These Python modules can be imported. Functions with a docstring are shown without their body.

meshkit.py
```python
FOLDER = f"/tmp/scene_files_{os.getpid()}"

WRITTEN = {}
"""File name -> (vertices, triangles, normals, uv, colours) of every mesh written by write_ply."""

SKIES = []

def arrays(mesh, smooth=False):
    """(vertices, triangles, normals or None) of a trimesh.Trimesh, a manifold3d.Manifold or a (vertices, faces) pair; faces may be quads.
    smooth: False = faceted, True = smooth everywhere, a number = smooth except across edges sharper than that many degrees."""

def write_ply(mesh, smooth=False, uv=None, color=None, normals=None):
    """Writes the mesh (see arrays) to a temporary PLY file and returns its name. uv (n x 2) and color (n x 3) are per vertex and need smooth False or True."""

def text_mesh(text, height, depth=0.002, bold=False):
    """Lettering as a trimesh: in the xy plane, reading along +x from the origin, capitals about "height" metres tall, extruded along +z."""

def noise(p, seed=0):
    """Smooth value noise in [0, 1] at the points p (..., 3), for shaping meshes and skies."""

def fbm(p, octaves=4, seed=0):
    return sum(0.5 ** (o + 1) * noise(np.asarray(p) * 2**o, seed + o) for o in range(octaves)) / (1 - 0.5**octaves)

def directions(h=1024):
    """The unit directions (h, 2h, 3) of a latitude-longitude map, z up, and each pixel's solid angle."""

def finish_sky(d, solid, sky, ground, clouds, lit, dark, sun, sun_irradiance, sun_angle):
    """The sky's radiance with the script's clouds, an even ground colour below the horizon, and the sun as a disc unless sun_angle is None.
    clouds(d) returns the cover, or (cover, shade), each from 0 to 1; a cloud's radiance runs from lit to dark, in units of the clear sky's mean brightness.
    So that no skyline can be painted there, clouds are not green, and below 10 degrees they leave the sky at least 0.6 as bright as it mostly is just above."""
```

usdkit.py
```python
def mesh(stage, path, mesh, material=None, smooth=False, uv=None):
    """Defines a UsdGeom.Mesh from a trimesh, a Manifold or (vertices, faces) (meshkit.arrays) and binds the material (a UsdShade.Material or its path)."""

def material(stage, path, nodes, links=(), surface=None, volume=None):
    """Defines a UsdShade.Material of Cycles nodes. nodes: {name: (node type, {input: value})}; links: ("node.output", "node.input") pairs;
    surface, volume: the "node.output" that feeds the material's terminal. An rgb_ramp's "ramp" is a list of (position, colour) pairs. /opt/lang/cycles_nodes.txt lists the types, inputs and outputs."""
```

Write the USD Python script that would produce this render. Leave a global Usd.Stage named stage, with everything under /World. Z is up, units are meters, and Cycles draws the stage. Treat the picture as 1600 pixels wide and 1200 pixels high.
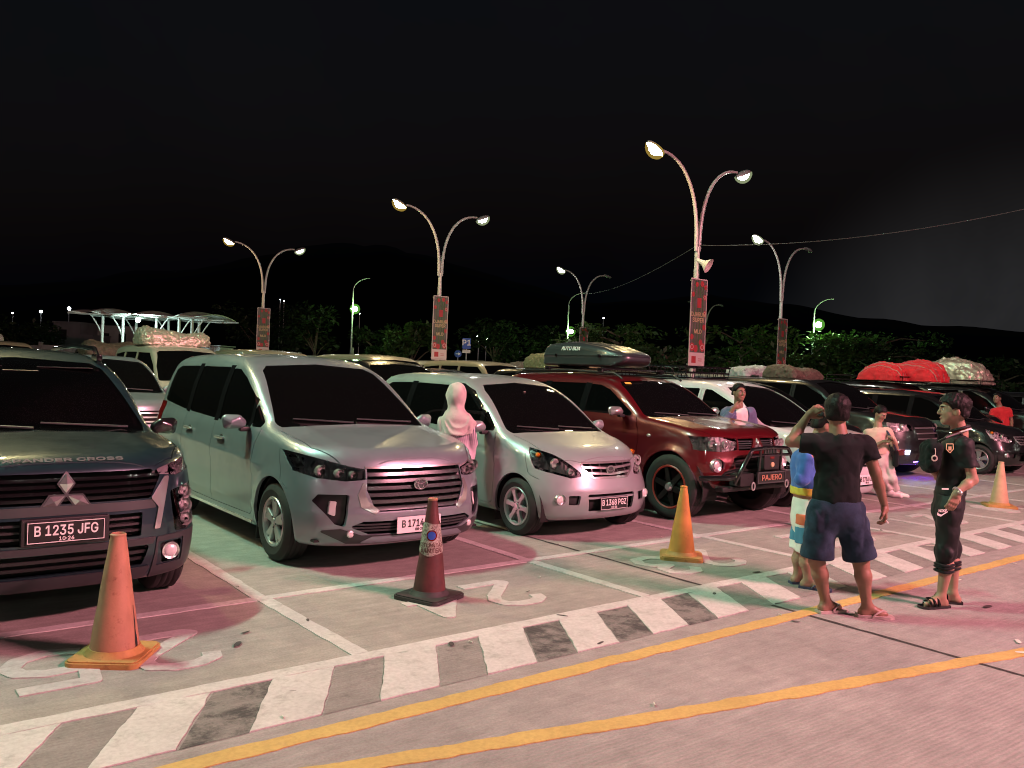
import math, random
import numpy as np, trimesh, manifold3d as mf, meshkit, usdkit
from scipy.interpolate import PchipInterpolator
from shapely.geometry import Polygon, LineString, box as sbox
from shapely import affinity
from shapely.ops import unary_union
from pxr import Usd, UsdGeom, UsdLux, UsdShade, Gf, Sdf, Vt

PI = math.pi
rng = np.random.default_rng(7)
random.seed(7)
stage = Usd.Stage.CreateInMemory()
UsdGeom.SetStageUpAxis(stage, 'Z')
UsdGeom.SetStageMetersPerUnit(stage, 1.0)
world = UsdGeom.Xform.Define(stage, '/World')
stage.SetDefaultPrim(world.GetPrim())
UsdGeom.Scope.Define(stage, '/World/Looks')

# ---------------------------------------------------------------- camera
YAW, PITCH, ROLL, EYE, FPX = math.radians(38.72), math.radians(-0.89), math.radians(2.33), 1.715, 1308.0
_f = np.array([math.sin(YAW) * math.cos(PITCH), math.cos(YAW) * math.cos(PITCH), math.sin(PITCH)])
_r = np.array([math.cos(YAW), -math.sin(YAW), 0.0])
_u = np.cross(_r, _f)
CR, CU = _r * math.cos(ROLL) + _u * math.sin(ROLL), -_r * math.sin(ROLL) + _u * math.cos(ROLL)
VIEW_ = np.array([_f[0], _f[1], 0]) / np.hypot(_f[0], _f[1]); RIGHT_ = np.array([VIEW_[1], -VIEW_[0], 0])
cam = UsdGeom.Camera.Define(stage, '/World/camera')
cam.CreateHorizontalApertureAttr(36.0)
cam.CreateVerticalApertureAttr(27.0)
cam.CreateFocalLengthAttr(FPX / 1600 * 36.0)
cam.CreateClippingRangeAttr(Gf.Vec2f(0.05, 5000))
cam.CreateExposureAttr(0.0)
cam.AddTransformOp().Set(Gf.Matrix4d(*CR, 0, *CU, 0, *(-_f), 0, 0, 0, EYE, 1))

# ---------------------------------------------------------------- night sky: sun far below the horizon, faint clouded glow
usdkit.material(stage, '/World/Looks/sky', {
    'sky': ('sky_texture', {'sky_type': 'single_scattering', 'sun_disc': False, 'sun_elevation': -0.06, 'sun_rotation': 4.2}),
    'geo': ('geometry', {}),
    'no': ('noise_texture', {'scale': 2.4, 'detail': 7.0, 'roughness': 0.55, 'distortion': 0.5}),
    'nr': ('map_range', {'from_min': 0.35, 'from_max': 0.75, 'to_min': 0.25, 'to_max': 1.0, 'clamp': True}),
    'dot': ('vector_math', {'math_type': 'dot_product', 'vector2': (0.940, 0.335, -0.06)}),
    'dr': ('map_range', {'range_type': 'smoothstep', 'from_min': 0.945, 'from_max': 1.005, 'to_min': 0.03, 'to_max': 1.0, 'clamp': True}),
    'mu': ('math', {'math_type': 'multiply'}),
    'gl': ('mix', {'mix_type': 'mix', 'color2': (0.42, 0.41, 0.42)}),
    'tint': ('mix', {'mix_type': 'add', 'fac': 1.0, 'color2': (0.0, 0.004, 0.012)}),
    'bg': ('background_shader', {'strength': 0.1})},
    [('geo.position', 'no.vector'), ('geo.position', 'dot.vector1'), ('dot.value', 'dr.value'), ('no.fac', 'nr.value'), ('nr.result', 'mu.value1'), ('dr.result', 'mu.value2'), ('mu.value', 'gl.fac'),
     ('sky.color', 'gl.color1'), ('gl.color', 'tint.color1'), ('tint.color', 'bg.color')], surface='bg.background')
dome = UsdLux.DomeLight.Define(stage, '/World/sky')
UsdShade.MaterialBindingAPI.Apply(dome.GetPrim()).Bind(UsdShade.Material.Get(stage, '/World/Looks/sky'))
dome.GetPrim().SetCustomDataByKey('kind', 'structure')
# ---------------------------------------------------------------- helpers
TAKEN = {}


def numbered(parent, name):
    k = (parent, name)
    n = TAKEN.get(k, -1) + 1
    TAKEN[k] = n
    return f'{parent}/{name}' + (f'_{n:03d}' if n else '')


def custom(prim, **kw):
    for k, v in kw.items():
        if v:
            prim.SetCustomDataByKey(k, v)


def thing(name, label, cat, loc=(0, 0, 0), rz=0.0, group=None, kind=None):
    x = UsdGeom.Xform.Define(stage, numbered('/World', name))
    x.AddTranslateOp().Set(Gf.Vec3d(*map(float, loc)))
    x.AddRotateZOp().Set(math.degrees(rz))
    custom(x.GetPrim(), label=label, category=cat, group=group, kind=kind)
    return str(x.GetPath())


def clone(src, label, loc, rz=0.0, group=None, name=None, scale=None):
    sp = stage.GetPrimAtPath(src)
    base = name or src.rsplit('/', 1)[1].rstrip('0123456789').rstrip('_')
    x = UsdGeom.Xform.Define(stage, numbered('/World', base))
    x.GetPrim().GetReferences().AddInternalReference(sp.GetPath())
    x.ClearXformOpOrder()
    x.AddTranslateOp().Set(Gf.Vec3d(*map(float, loc)))
    x.AddRotateZOp().Set(math.degrees(rz))
    if scale:
        x.AddScaleOp().Set(Gf.Vec3f(*map(float, scale)))
    x.GetPrim().SetInstanceable(True)
    d = sp.GetCustomData()
    custom(x.GetPrim(), label=label, category=d['category'], group=group or d.get('group'))
    return str(x.GetPath())


def obj(name, mesh, mat, parent='/World', smooth=35, label=None, cat=None, group=None, kind=None, uv=None):
    path = numbered(parent, name)
    if isinstance(mesh, (list,)):
        mesh = cat_mesh(mesh)
    if smooth and smooth is not True:
        v, f, _ = meshkit.arrays(mesh)
        m = mesh_raw(path, *crease_normals(np.asarray(v, float), np.asarray(f), smooth), mat)
    else:
        m = usdkit.mesh(stage, path, mesh, M[mat] if isinstance(mat, str) else mat, smooth=smooth, uv=uv)
    custom(m.GetPrim(), label=label, category=cat, group=group, kind=kind)
    return path


def crease_normals(v, f, deg):
    """Corner normals, averaged over the neighbouring faces that lie within the angle."""
    q = np.round(v * 1e5).astype(np.int64)
    key = (q[:, 0] * 73856093) ^ (q[:, 1] * 19349663) ^ (q[:, 2] * 83492791)
    _, w = np.unique(key, return_inverse=True)
    n = np.cross(v[f[:, 1]] - v[f[:, 0]], v[f[:, 2]] - v[f[:, 0]])
    u = n / np.maximum(np.linalg.norm(n, axis=1, keepdims=True), 1e-15)
    c = w[f].ravel()
    face = np.repeat(np.arange(len(f)), 3)
    o = np.argsort(c, kind='stable')
    cnt = np.bincount(c)
    start = np.cumsum(cnt) - cnt
    k = cnt[c[o]]
    a = np.repeat(o, k)
    off = np.arange(k.sum()) - np.repeat(np.cumsum(k) - k, k)
    b = o[np.repeat(start[c[o]], k) + off]
    ok = (u[face[a]] * u[face[b]]).sum(1) > math.cos(math.radians(deg))
    N = np.zeros((len(c), 3))
    for j in range(3):
        N[:, j] = np.bincount(a[ok], n[face[b[ok]], j], len(c))
    L = np.linalg.norm(N, axis=1, keepdims=True)
    N = np.where(L > 1e-15, N / np.maximum(L, 1e-15), [0, 0, 1.0])
    return v[f].reshape(-1, 3), np.arange(3 * len(f)).reshape(-1, 3), N


def cat_mesh(ms):
    vs, fs, n = [], [], 0
    for m in ms:
        v, f, _ = meshkit.arrays(m)
        vs.append(v)
        fs.append(np.asarray(f) + n)
        n += len(v)
    return trimesh.Trimesh(np.vstack(vs), np.vstack(fs), process=False)


def mesh_raw(path, v, f, n, mat):
    m = UsdGeom.Mesh.Define(stage, path)
    m.CreatePointsAttr(Vt.Vec3fArray.FromNumpy(v.astype(np.float32)))
    m.CreateFaceVertexCountsAttr(Vt.IntArray.FromNumpy(np.full(len(f), 3, np.int32)))
    m.CreateFaceVertexIndicesAttr(Vt.IntArray.FromNumpy(f.astype(np.int32).ravel()))
    m.CreateSubdivisionSchemeAttr('none')
    m.CreateNormalsAttr(Vt.Vec3fArray.FromNumpy(n.astype(np.float32)))
    m.SetNormalsInterpolation('vertex')
    UsdShade.MaterialBindingAPI.Apply(m.GetPrim()).Bind(M[mat] if isinstance(mat, str) else mat)
    return m


def smax(a, b, r):
    h = np.maximum(r - np.abs(a - b), 0) / r
    return np.maximum(a, b) + h * h * r * 0.25


def smin(a, b, r):
    return -smax(-a, -b, r)


def sstep(a, b, x):
    t = np.clip((x - a) / (b - a), 0, 1)
    return t * t * (3 - 2 * t)


def pch(pts):
    pts = sorted(pts)
    x, y = np.array([p[0] for p in pts], float), np.array([p[1] for p in pts], float)
    g = PchipInterpolator(x, y)
    ys = g(np.linspace(x[0], x[-1], 900))
    dy = np.diff(ys, append=ys[-1])
    k, x0 = 899 / (x[-1] - x[0]), x[0]

    def look(q):
        t = np.clip((np.asarray(q, float) - x0) * k, 0, 899)
        i = t.astype(np.intp)
        return ys[i] + dy[i] * (t - i)
    return look


def grad(f, p, e=1.5e-3):
    g = np.empty_like(p)
    for k in range(3):
        d = np.zeros(3)
        d[k] = e
        g[:, k] = (f(p + d) - f(p - d)) / (2 * e)
    return g


def nets(f, lo, hi, h, it=2, lip=1.25):
    """A closed triangle mesh of f = 0 inside the box (naive surface nets, then pulled onto the surface)."""
    lo, hi = np.array(lo, float), np.array(hi, float)
    n = np.ceil((hi - lo) / h).astype(int) + 1
    ax = [lo[k] + np.arange(n[k]) * h for k in range(3)]
    K = 4                                    # far from the surface a coarse grid is enough
    nb = (n - 2) // K + 1
    bx = [lo[k] + (np.arange(nb[k]) + 0.5) * K * h for k in range(3)]
    C = f(np.stack(np.meshgrid(*bx, indexing='ij'), -1).reshape(-1, 3)).reshape(nb)
    near = np.abs(C) < lip * K * h
    F = np.repeat(np.repeat(np.repeat(np.where(C < 0, -1.0, 1.0), K, 0), K, 1), K, 2)
    F = np.pad(F, [(0, max(0, n[k] - F.shape[k])) for k in range(3)], mode='edge')[:n[0], :n[1], :n[2]]
    need = np.zeros(n + K, bool)
    for q in np.argwhere(near):
        x, y, z = q * K
        need[x:x + K + 1, y:y + K + 1, z:z + K + 1] = True
    need = need[:n[0], :n[1], :n[2]]
    w = np.argwhere(need)
    F[need] = f(lo + w * h)
    F[0] = F[-1] = 1; F[:, 0] = F[:, -1] = 1; F[:, :, 0] = F[:, :, -1] = 1
    I = F < 0
    c = n - 1
    cnt = sum(I[i:i + c[0], j:j + c[1], k:k + c[2]].astype(np.int8) for i in (0, 1) for j in (0, 1) for k in (0, 1))
    act = (cnt > 0) & (cnt < 8)
    idx = np.full(tuple(c), -1)
    cells = np.argwhere(act)
    idx[act] = np.arange(len(cells))
    acc, num = np.zeros((len(cells), 3)), np.zeros(len(cells))
    corners = [np.array(q) for q in np.ndindex(2, 2, 2)]
    for a in corners:
        for k in range(3):
            if a[k]:
                continue
            b = a.copy(); b[k] = 1
            fa, fb = F[tuple((cells + a).T)], F[tuple((cells + b).T)]
            x = (fa < 0) != (fb < 0)
            t = np.where(x, fa / np.where(x, fa - fb, 1), 0)
            acc += np.where(x[:, None], a + t[:, None] * (b - a), 0)
            num += x
    v = lo + (cells + acc / num[:, None]) * h
    quads = []
    for k in range(3):
        u, w = (k + 1) % 3, (k + 2) % 3
        s0 = [slice(None)] * 3; s1 = [slice(None)] * 3
        s0[k] = slice(0, -1); s1[k] = slice(1, None)
        cr = I[tuple(s0)] != I[tuple(s1)]
        e = np.argwhere(cr)
        ins = I[tuple(s0)][cr]
        q = []
        for du, dw in ((0, 0), (-1, 0), (-1, -1), (0, -1)):
            cc = e.copy(); cc[:, u] += du; cc[:, w] += dw
            q.append(idx[tuple(cc.T)])
        q = np.stack(q, 1)
        q[~ins] = q[~ins][:, ::-1]
        quads.append(q)
    q = np.vstack(quads)
    for _ in range(it):
        val = f(v)
        g = np.column_stack([(f(v + d) - val) / 2e-3 for d in np.eye(3) * 2e-3])
        s = val[:, None] * g / np.maximum((g * g).sum(1), 0.05)[:, None]
        L = np.linalg.norm(s, axis=1, keepdims=True)
        v = v - s * np.minimum(1, 0.5 * h / np.maximum(L, 1e-12))
    d1 = np.linalg.norm(v[q[:, 0]] - v[q[:, 2]], axis=1) < np.linalg.norm(v[q[:, 1]] - v[q[:, 3]], axis=1)
    tri = np.vstack([q[d1][:, [0, 1, 2]], q[d1][:, [0, 2, 3]], q[~d1][:, [0, 1, 3]], q[~d1][:, [1, 2, 3]]])
    return v, tri


def mani(v, f, tol=0.0):
    m = mf.Manifold(mf.Mesh(np.asarray(v, np.float32), np.asarray(f, np.uint32)))
    if m.status() != mf.Error.NoError:
        t = trimesh.Trimesh(v, f)
        t.update_faces(t.nondegenerate_faces()); t.fill_holes()
        m = mf.Manifold(mf.Mesh(np.asarray(t.vertices, np.float32), np.asarray(t.faces, np.uint32)))
    return m.simplify(tol) if tol else m


def field_obj(name, m, f, offs, mat, parent, eps=2e-3, smooth=None, **kw):
    """A Manifold as a mesh; where it lies on f + d = 0 it takes the field's own normals, elsewhere it is flat (or smoothed by an angle)."""
    if m.is_empty():
        return None
    mm = m.to_mesh()
    v, t = np.asarray(mm.vert_properties[:, :3], float), np.asarray(mm.tri_verts, int)
    val = f(v)
    g = np.column_stack([(f(v + d) - val) / 1.5e-3 for d in np.eye(3) * 1.5e-3])
    gl = np.maximum(np.linalg.norm(g, axis=1), 1e-6)
    g = g / gl[:, None]
    fn = np.cross(v[t[:, 1]] - v[t[:, 0]], v[t[:, 2]] - v[t[:, 0]])
    fn /= np.maximum(np.linalg.norm(fn, axis=1, keepdims=True), 1e-12)
    done = np.zeros(len(t), bool)
    V, T, N, n = [], [], [], 0
    for d in offs:
        on = np.abs(val + d) / gl < eps
        face = on[t].all(1) & ~done
        for sgn in (1, -1):
            dots = sgn * (g[t] * fn[:, None]).sum(2).min(1)
            fc = face & (dots > 0.6)
            done |= fc
            if fc.any():
                u, inv = np.unique(t[fc], return_inverse=True)
                V.append(v[u]); T.append(inv.reshape(-1, 3) + n); N.append(sgn * g[u]); n += len(u)
    r = ~done
    if r.any():
        if smooth:
            vv, tt, nn = meshkit.arrays(trimesh.Trimesh(v, t[r], process=False), smooth)
            V.append(vv); T.append(tt + n); N.append(nn); n += len(vv)
        else:
            V.append(v[t[r]].reshape(-1, 3)); T.append(np.arange(3 * r.sum()).reshape(-1, 3) + n); N.append(np.repeat(fn[r], 3, 0)); n += 3 * r.sum()
    path = numbered(parent, name)
    p = mesh_raw(path, np.vstack(V), np.vstack(T), np.vstack(N), mat)
    custom(p.GetPrim(), **kw)
    return path


def rnd(pts, r):
    p = Polygon(pts)
    if not p.is_valid:
        p = p.buffer(0)
    return p.buffer(-r).buffer(r, quad_segs=5) if r else p


def cs(poly):
    out = mf.CrossSection()
    for g in getattr(poly, 'geoms', [poly]):
        if g.is_empty:
            continue
        out = out + mf.CrossSection([np.array(r.coords)[:-1] for r in (g.exterior, *g.interiors)], mf.FillRule.EvenOdd)
    return out


def side_prism(poly, x0, x1):      # polygon in (y, z)
    return mf.Manifold.extrude(cs(poly), x1 - x0).transform(np.array([[0, 0, 1, x0], [1, 0, 0, 0], [0, 1, 0, 0]], float))


def front_prism(poly, y0, y1):     # polygon in (x, z)
    return mf.Manifold.extrude(cs(poly), y1 - y0).transform(np.array([[1, 0, 0, 0], [0, 0, 1, y0], [0, 1, 0, 0]], float))


def top_prism(poly, z0, z1):       # polygon in (x, y)
    return mf.Manifold.extrude(cs(poly), z1 - z0).translate((0, 0, z0))


def mirx(poly):
    return affinity.scale(poly, -1, 1, origin=(0, 0))


def mbox(x0, x1, y0, y1, z0, z1):
    return mf.Manifold.cube((x1 - x0, y1 - y0, z1 - z0)).translate((x0, y0, z0))


def rbox(x0, x1, y0, y1, z0, z1, r):
    pts = [mf.Manifold.sphere(r, 8).translate((x, y, z)) for x in (x0 + r, x1 - r) for y in (y0 + r, y1 - r) for z in (z0 + r, z1 - r)]
    return mf.Manifold.batch_hull(pts)


def cyl(p, q, r0, r1=None, seg=20):
    p, q = np.array(p, float), np.array(q, float)
    d = q - p
    L = np.linalg.norm(d)
    m = mf.Manifold.cylinder(L, r0, r0 if r1 is None else r1, seg)
    z = d / L
    a = np.array([1, 0, 0]) if abs(z[0]) < 0.9 else np.array([0, 1, 0])
    x = np.cross(a, z); x /= np.linalg.norm(x)
    y = np.cross(z, x)
    return m.transform(np.column_stack([x, y, z, p]))


def tube(pts, r, seg=8, closed=False):
    pts = np.array(pts, float)
    n = len(pts)
    rad = np.broadcast_to(np.asarray(r, float), (n,))
    tan = np.gradient(pts, axis=0) if not closed else np.roll(pts, -1, 0) - np.roll(pts, 1, 0)
    tan /= np.linalg.norm(tan, axis=1, keepdims=True)
    a = np.array([0, 0, 1.0]) if abs(tan[0][2]) < 0.9 else np.array([1.0, 0, 0])
    u = a - tan[0] * (a @ tan[0]); u /= np.linalg.norm(u)
    V = []
    for i in range(n):
        u = u - tan[i] * (u @ tan[i]); u /= np.linalg.norm(u)
        w = np.cross(tan[i], u)
        t = np.arange(seg) * 2 * PI / seg
        V.append(pts[i] + rad[i] * (np.cos(t)[:, None] * u + np.sin(t)[:, None] * w))
    V = np.vstack(V)
    F = []
    for i in range(n if closed else n - 1):
        j = (i + 1) % n
        for k in range(seg):
            l = (k + 1) % seg
            F += [[i * seg + k, i * seg + l, j * seg + l], [i * seg + k, j * seg + l, j * seg + k]]
    if not closed:
        V = np.vstack([V, pts[0], pts[-1]])
        for k in range(seg):
            l = (k + 1) % seg
            F += [[n * seg, l, k], [n * seg + 1, (n - 1) * seg + k, (n - 1) * seg + l]]
    return trimesh.Trimesh(V, np.array(F), process=False)


def lathe(prof, seg=32):          # (r, z) profile from bottom to top
    prof = np.array(prof, float)
    t = np.arange(seg) * 2 * PI / seg
    V = np.stack([prof[:, 0][:, None] * np.cos(t), prof[:, 0][:, None] * np.sin(t), np.repeat(prof[:, 1][:, None], seg, 1)], -1).reshape(-1, 3)
    F = []
    for i in range(len(prof) - 1):
        for k in range(seg):
            l = (k + 1) % seg
            F += [[i * seg + k, i * seg + l, (i + 1) * seg + l], [i * seg + k, (i + 1) * seg + l, (i + 1) * seg + k]]
    m = trimesh.Trimesh(V, np.array(F), process=False)
    return m


def xf(mesh, R=None, t=(0, 0, 0)):
    v, f, _ = meshkit.arrays(mesh)
    v = np.asarray(v, float)
    if R is not None:
        v = v @ np.asarray(R, float).T
        if np.linalg.det(R) < 0:
            f = np.asarray(f)[:, ::-1]
    return trimesh.Trimesh(v + np.asarray(t, float), f, process=False)


def rotx(a):
    c, s = math.cos(a), math.sin(a)
    return np.array([[1, 0, 0], [0, c, -s], [0, s, c]])


def roty(a):
    c, s = math.cos(a), math.sin(a)
    return np.array([[c, 0, s], [0, 1, 0], [-s, 0, c]])


def rotz(a):
    c, s = math.cos(a), math.sin(a)
    return np.array([[c, -s, 0], [s, c, 0], [0, 0, 1]])


FACE = np.array([[1, 0, 0], [0, 0, -1], [0, 1, 0]], float)     # flat xy lettering stood up to face -y
_TXT = {}


def text(s, h, depth=0.003, bold=True, wx=1.0):
    k = (s, h, depth, bold)
    if k not in _TXT:
        t = meshkit.text_mesh(s, h, depth, bold)
        t.apply_translation((-t.bounds[:, 0].mean(), 0, 0))
        _TXT[k] = t
    t = _TXT[k].copy()
    t.apply_scale((wx, 1, 1))
    return t


def drape(poly, z, cell=0.4):
    """A flat polygon as a sheet at height z."""
    ms = []
    for g in getattr(poly, 'geoms', [poly]):
        if g.area < 1e-6:
            continue
        v, f = trimesh.creation.triangulate_polygon(g, engine='earcut')
        ms.append(trimesh.Trimesh(np.column_stack([v, np.full(len(v), z)]), f, process=False))
    m = cat_mesh(ms)
    n = np.cross(m.vertices[m.faces[:, 1]] - m.vertices[m.faces[:, 0]], m.vertices[m.faces[:, 2]] - m.vertices[m.faces[:, 0]])[:, 2]
    F = m.faces.copy()
    F[n < 0] = F[n < 0][:, ::-1]
    return trimesh.Trimesh(m.vertices, F, process=False)


def ragged(poly, amp=0.012, step=0.035, seed=0):
    out = []
    for g in getattr(poly, 'geoms', [poly]):
        g = g.segmentize(step)
        c = np.array(g.exterior.coords)[:-1]
        nz = meshkit.noise(np.column_stack([c * 9, np.full(len(c), seed)]), 3) + 0.6 * meshkit.noise(np.column_stack([c * 28, np.full(len(c), seed)]), 4) - 0.8
        ctr = np.array(g.centroid.coords[0])
        t = np.roll(c, -1, 0) - np.roll(c, 1, 0)
        nn = np.column_stack([t[:, 1], -t[:, 0]])
        nn /= np.maximum(np.linalg.norm(nn, axis=1, keepdims=True), 1e-9)
        out.append(Polygon(c + nn * nz[:, None] * amp).buffer(0))
    return unary_union(out)
# ---------------------------------------------------------------- materials
M = {}


def pm(name, base, rough=0.5, metal=0.0, coat=0.0, coat_r=0.04, spec=0.5, var=0.0, vs=4.0, bump=0.0, bs=60.0, sheen=0.0, rv=0.0, flake=False, dirt=None, dlo=0.5):
    nodes = {'p': ('principled_bsdf', {'base_color': base, 'roughness': rough, 'metallic': metal, 'coat_weight': coat, 'coat_roughness': coat_r, 'specular_ior_level': spec, 'sheen_weight': sheen})}
    links = []
    if var or bump or rv or dirt:
        nodes['co'] = ('texture_coordinate', {})
    if var or rv or dirt:
        nodes['n'] = ('noise_texture', {'scale': vs, 'detail': 6.0, 'roughness': 0.6})
        links.append(('co.object', 'n.vector'))
    if var:
        a = [max(0, c * (1 - var)) for c in base]
        b = [min(1, c * (1 + var)) for c in base]
        nodes['r'] = ('rgb_ramp', {'ramp': [(0.3, a), (0.7, b)]})
        links += [('n.fac', 'r.fac')]
        last = 'r.color'
        if dirt:
            nodes['n2'] = ('noise_texture', {'scale': vs * 2.7, 'detail': 8.0, 'roughness': 0.7})
            nodes['r2'] = ('rgb_ramp', {'ramp': [(dlo, (0, 0, 0)), (dlo + 0.2, (1, 1, 1))]})
            nodes['mx'] = ('mix', {'mix_type': 'mix', 'color2': dirt})
            links += [('co.object', 'n2.vector'), ('n2.fac', 'r2.fac'), ('r2.color', 'mx.fac'), (last, 'mx.color1')]
            last = 'mx.color'
        links.append((last, 'p.base_color'))
    if rv:
        nodes['mr'] = ('map_range', {'from_min': 0.3, 'from_max': 0.7, 'to_min': max(0.02, rough - rv), 'to_max': rough + rv})
        links += [('n.fac', 'mr.value'), ('mr.result', 'p.roughness')]
    if bump:
        nodes['bn'] = ('noise_texture', {'scale': bs, 'detail': 4.0, 'roughness': 0.6})
        nodes['b'] = ('bump', {'strength': bump, 'distance': 0.004})
        links += [('co.object', 'bn.vector'), ('bn.fac', 'b.height'), ('b.normal', 'p.normal')]
    M[name] = usdkit.material(stage, '/World/Looks/' + name, nodes, links, surface='p.BSDF')


def glow(name, col, s):
    M[name] = usdkit.material(stage, '/World/Looks/' + name, {'e': ('emission', {'color': col, 'strength': s})}, [], surface='e.emission')


def pane(name, tint, rough=0.02, dust=0.008):
    M[name] = usdkit.material(stage, '/World/Looks/' + name, {
        't': ('transparent_bsdf', {'color': tint}), 'g': ('glossy_bsdf', {'color': (1, 1, 1), 'roughness': rough}),
        'f': ('fresnel', {'IOR': 1.5}), 'm': ('mix_closure', {}), 'du': ('diffuse_bsdf', {'color': (0.30, 0.30, 0.30)}), 'm2': ('mix_closure', {'fac': dust})},
        [('f.fac', 'm.fac'), ('t.BSDF', 'm.closure1'), ('g.BSDF', 'm.closure2'), ('m.closure', 'm2.closure1'), ('du.BSDF', 'm2.closure2')], surface='m2.closure')


# car paints
pm('paint_silver', (0.24, 0.29, 0.32), 0.36, 0.45, 0.8, 0.02, rv=0.05, vs=2.0, var=0.03)
pm('paint_pale_silver', (0.33, 0.375, 0.385), 0.40, 0.35, 0.8, 0.02, rv=0.05, vs=2.0, var=0.03)
pm('paint_graphite', (0.016, 0.042, 0.052), 0.34, 0.45, 1.0, 0.02, rv=0.05, vs=2.0, var=0.05)
pm('paint_maroon', (0.105, 0.003, 0.007), 0.35, 0.30, 1.0, 0.02, var=0.05, vs=2.0)
pm('paint_white', (0.58, 0.62, 0.63), 0.38, 0.0, 0.8, 0.02, var=0.02, vs=2.0)
pm('paint_black', (0.010, 0.010, 0.011), 0.28, 0.0, 1.0, 0.02, rv=0.05, vs=2.0, var=0.1)
pm('paint_grey', (0.16, 0.165, 0.17), 0.36, 0.4, 0.8, 0.02, var=0.04, vs=2.0)
pm('paint_beige', (0.34, 0.29, 0.20), 0.4, 0.1, 0.8, 0.02, var=0.04, vs=2.0)
pm('paint_cream', (0.40, 0.36, 0.29), 0.4, 0.0, 0.8, 0.02, var=0.04, vs=2.0)
pm('black_plastic', (0.016, 0.016, 0.017), 0.5, bump=0.1, bs=300)
pm('grey_plastic', (0.035, 0.037, 0.040), 0.45)
pm('gloss_black', (0.008, 0.008, 0.009), 0.12, 0, 0.6)
pm('dark_cavity', (0.006, 0.006, 0.006), 0.8)
pm('chrome', (0.80, 0.80, 0.80), 0.22, 0.85)
pm('dark_chrome', (0.13, 0.14, 0.145), 0.28, 0.7)
pm('lamp_bowl', (0.72, 0.72, 0.72), 0.30, 0.2, bump=0.6, bs=45)
pm('lamp_inner', (0.26, 0.26, 0.27), 0.30, 0.3, bump=0.6, bs=40)
pm('lamp_dark', (0.05, 0.05, 0.055), 0.25, 0.5)
pm('amber', (0.75, 0.25, 0.03), 0.25, coat=0.5)
pm('red_lens', (0.13, 0.005, 0.005), 0.2, coat=0.6)
pm('alloy', (0.55, 0.55, 0.55), 0.30, 0.7, var=0.06, vs=20)
pm('alloy_dark', (0.012, 0.012, 0.012), 0.35, 0.3)
pm('alloy_red', (0.30, 0.03, 0.02), 0.4)
pm('rubber', (0.018, 0.018, 0.018), 0.75, var=0.25, vs=14, bump=0.25, bs=120)
pm('plate_black', (0.012, 0.012, 0.013), 0.4)
pm('plate_white', (0.78, 0.77, 0.76), 0.45)
pm('white_print', (0.80, 0.80, 0.78), 0.45)
pm('black_print', (0.02, 0.02, 0.02), 0.45)
pm('interior', (0.10, 0.095, 0.09), 0.75)
pm('interior_beige', (0.22, 0.19, 0.16), 0.8)
pane('tinted_glass', (0.13, 0.14, 0.14))
pane('windscreen_glass', (0.30, 0.31, 0.31))
pane('clear_screen', (0.62, 0.64, 0.63), dust=0.003)
pane('lamp_glass', (0.95, 0.95, 0.95), 0.01, 0.0)
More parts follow.
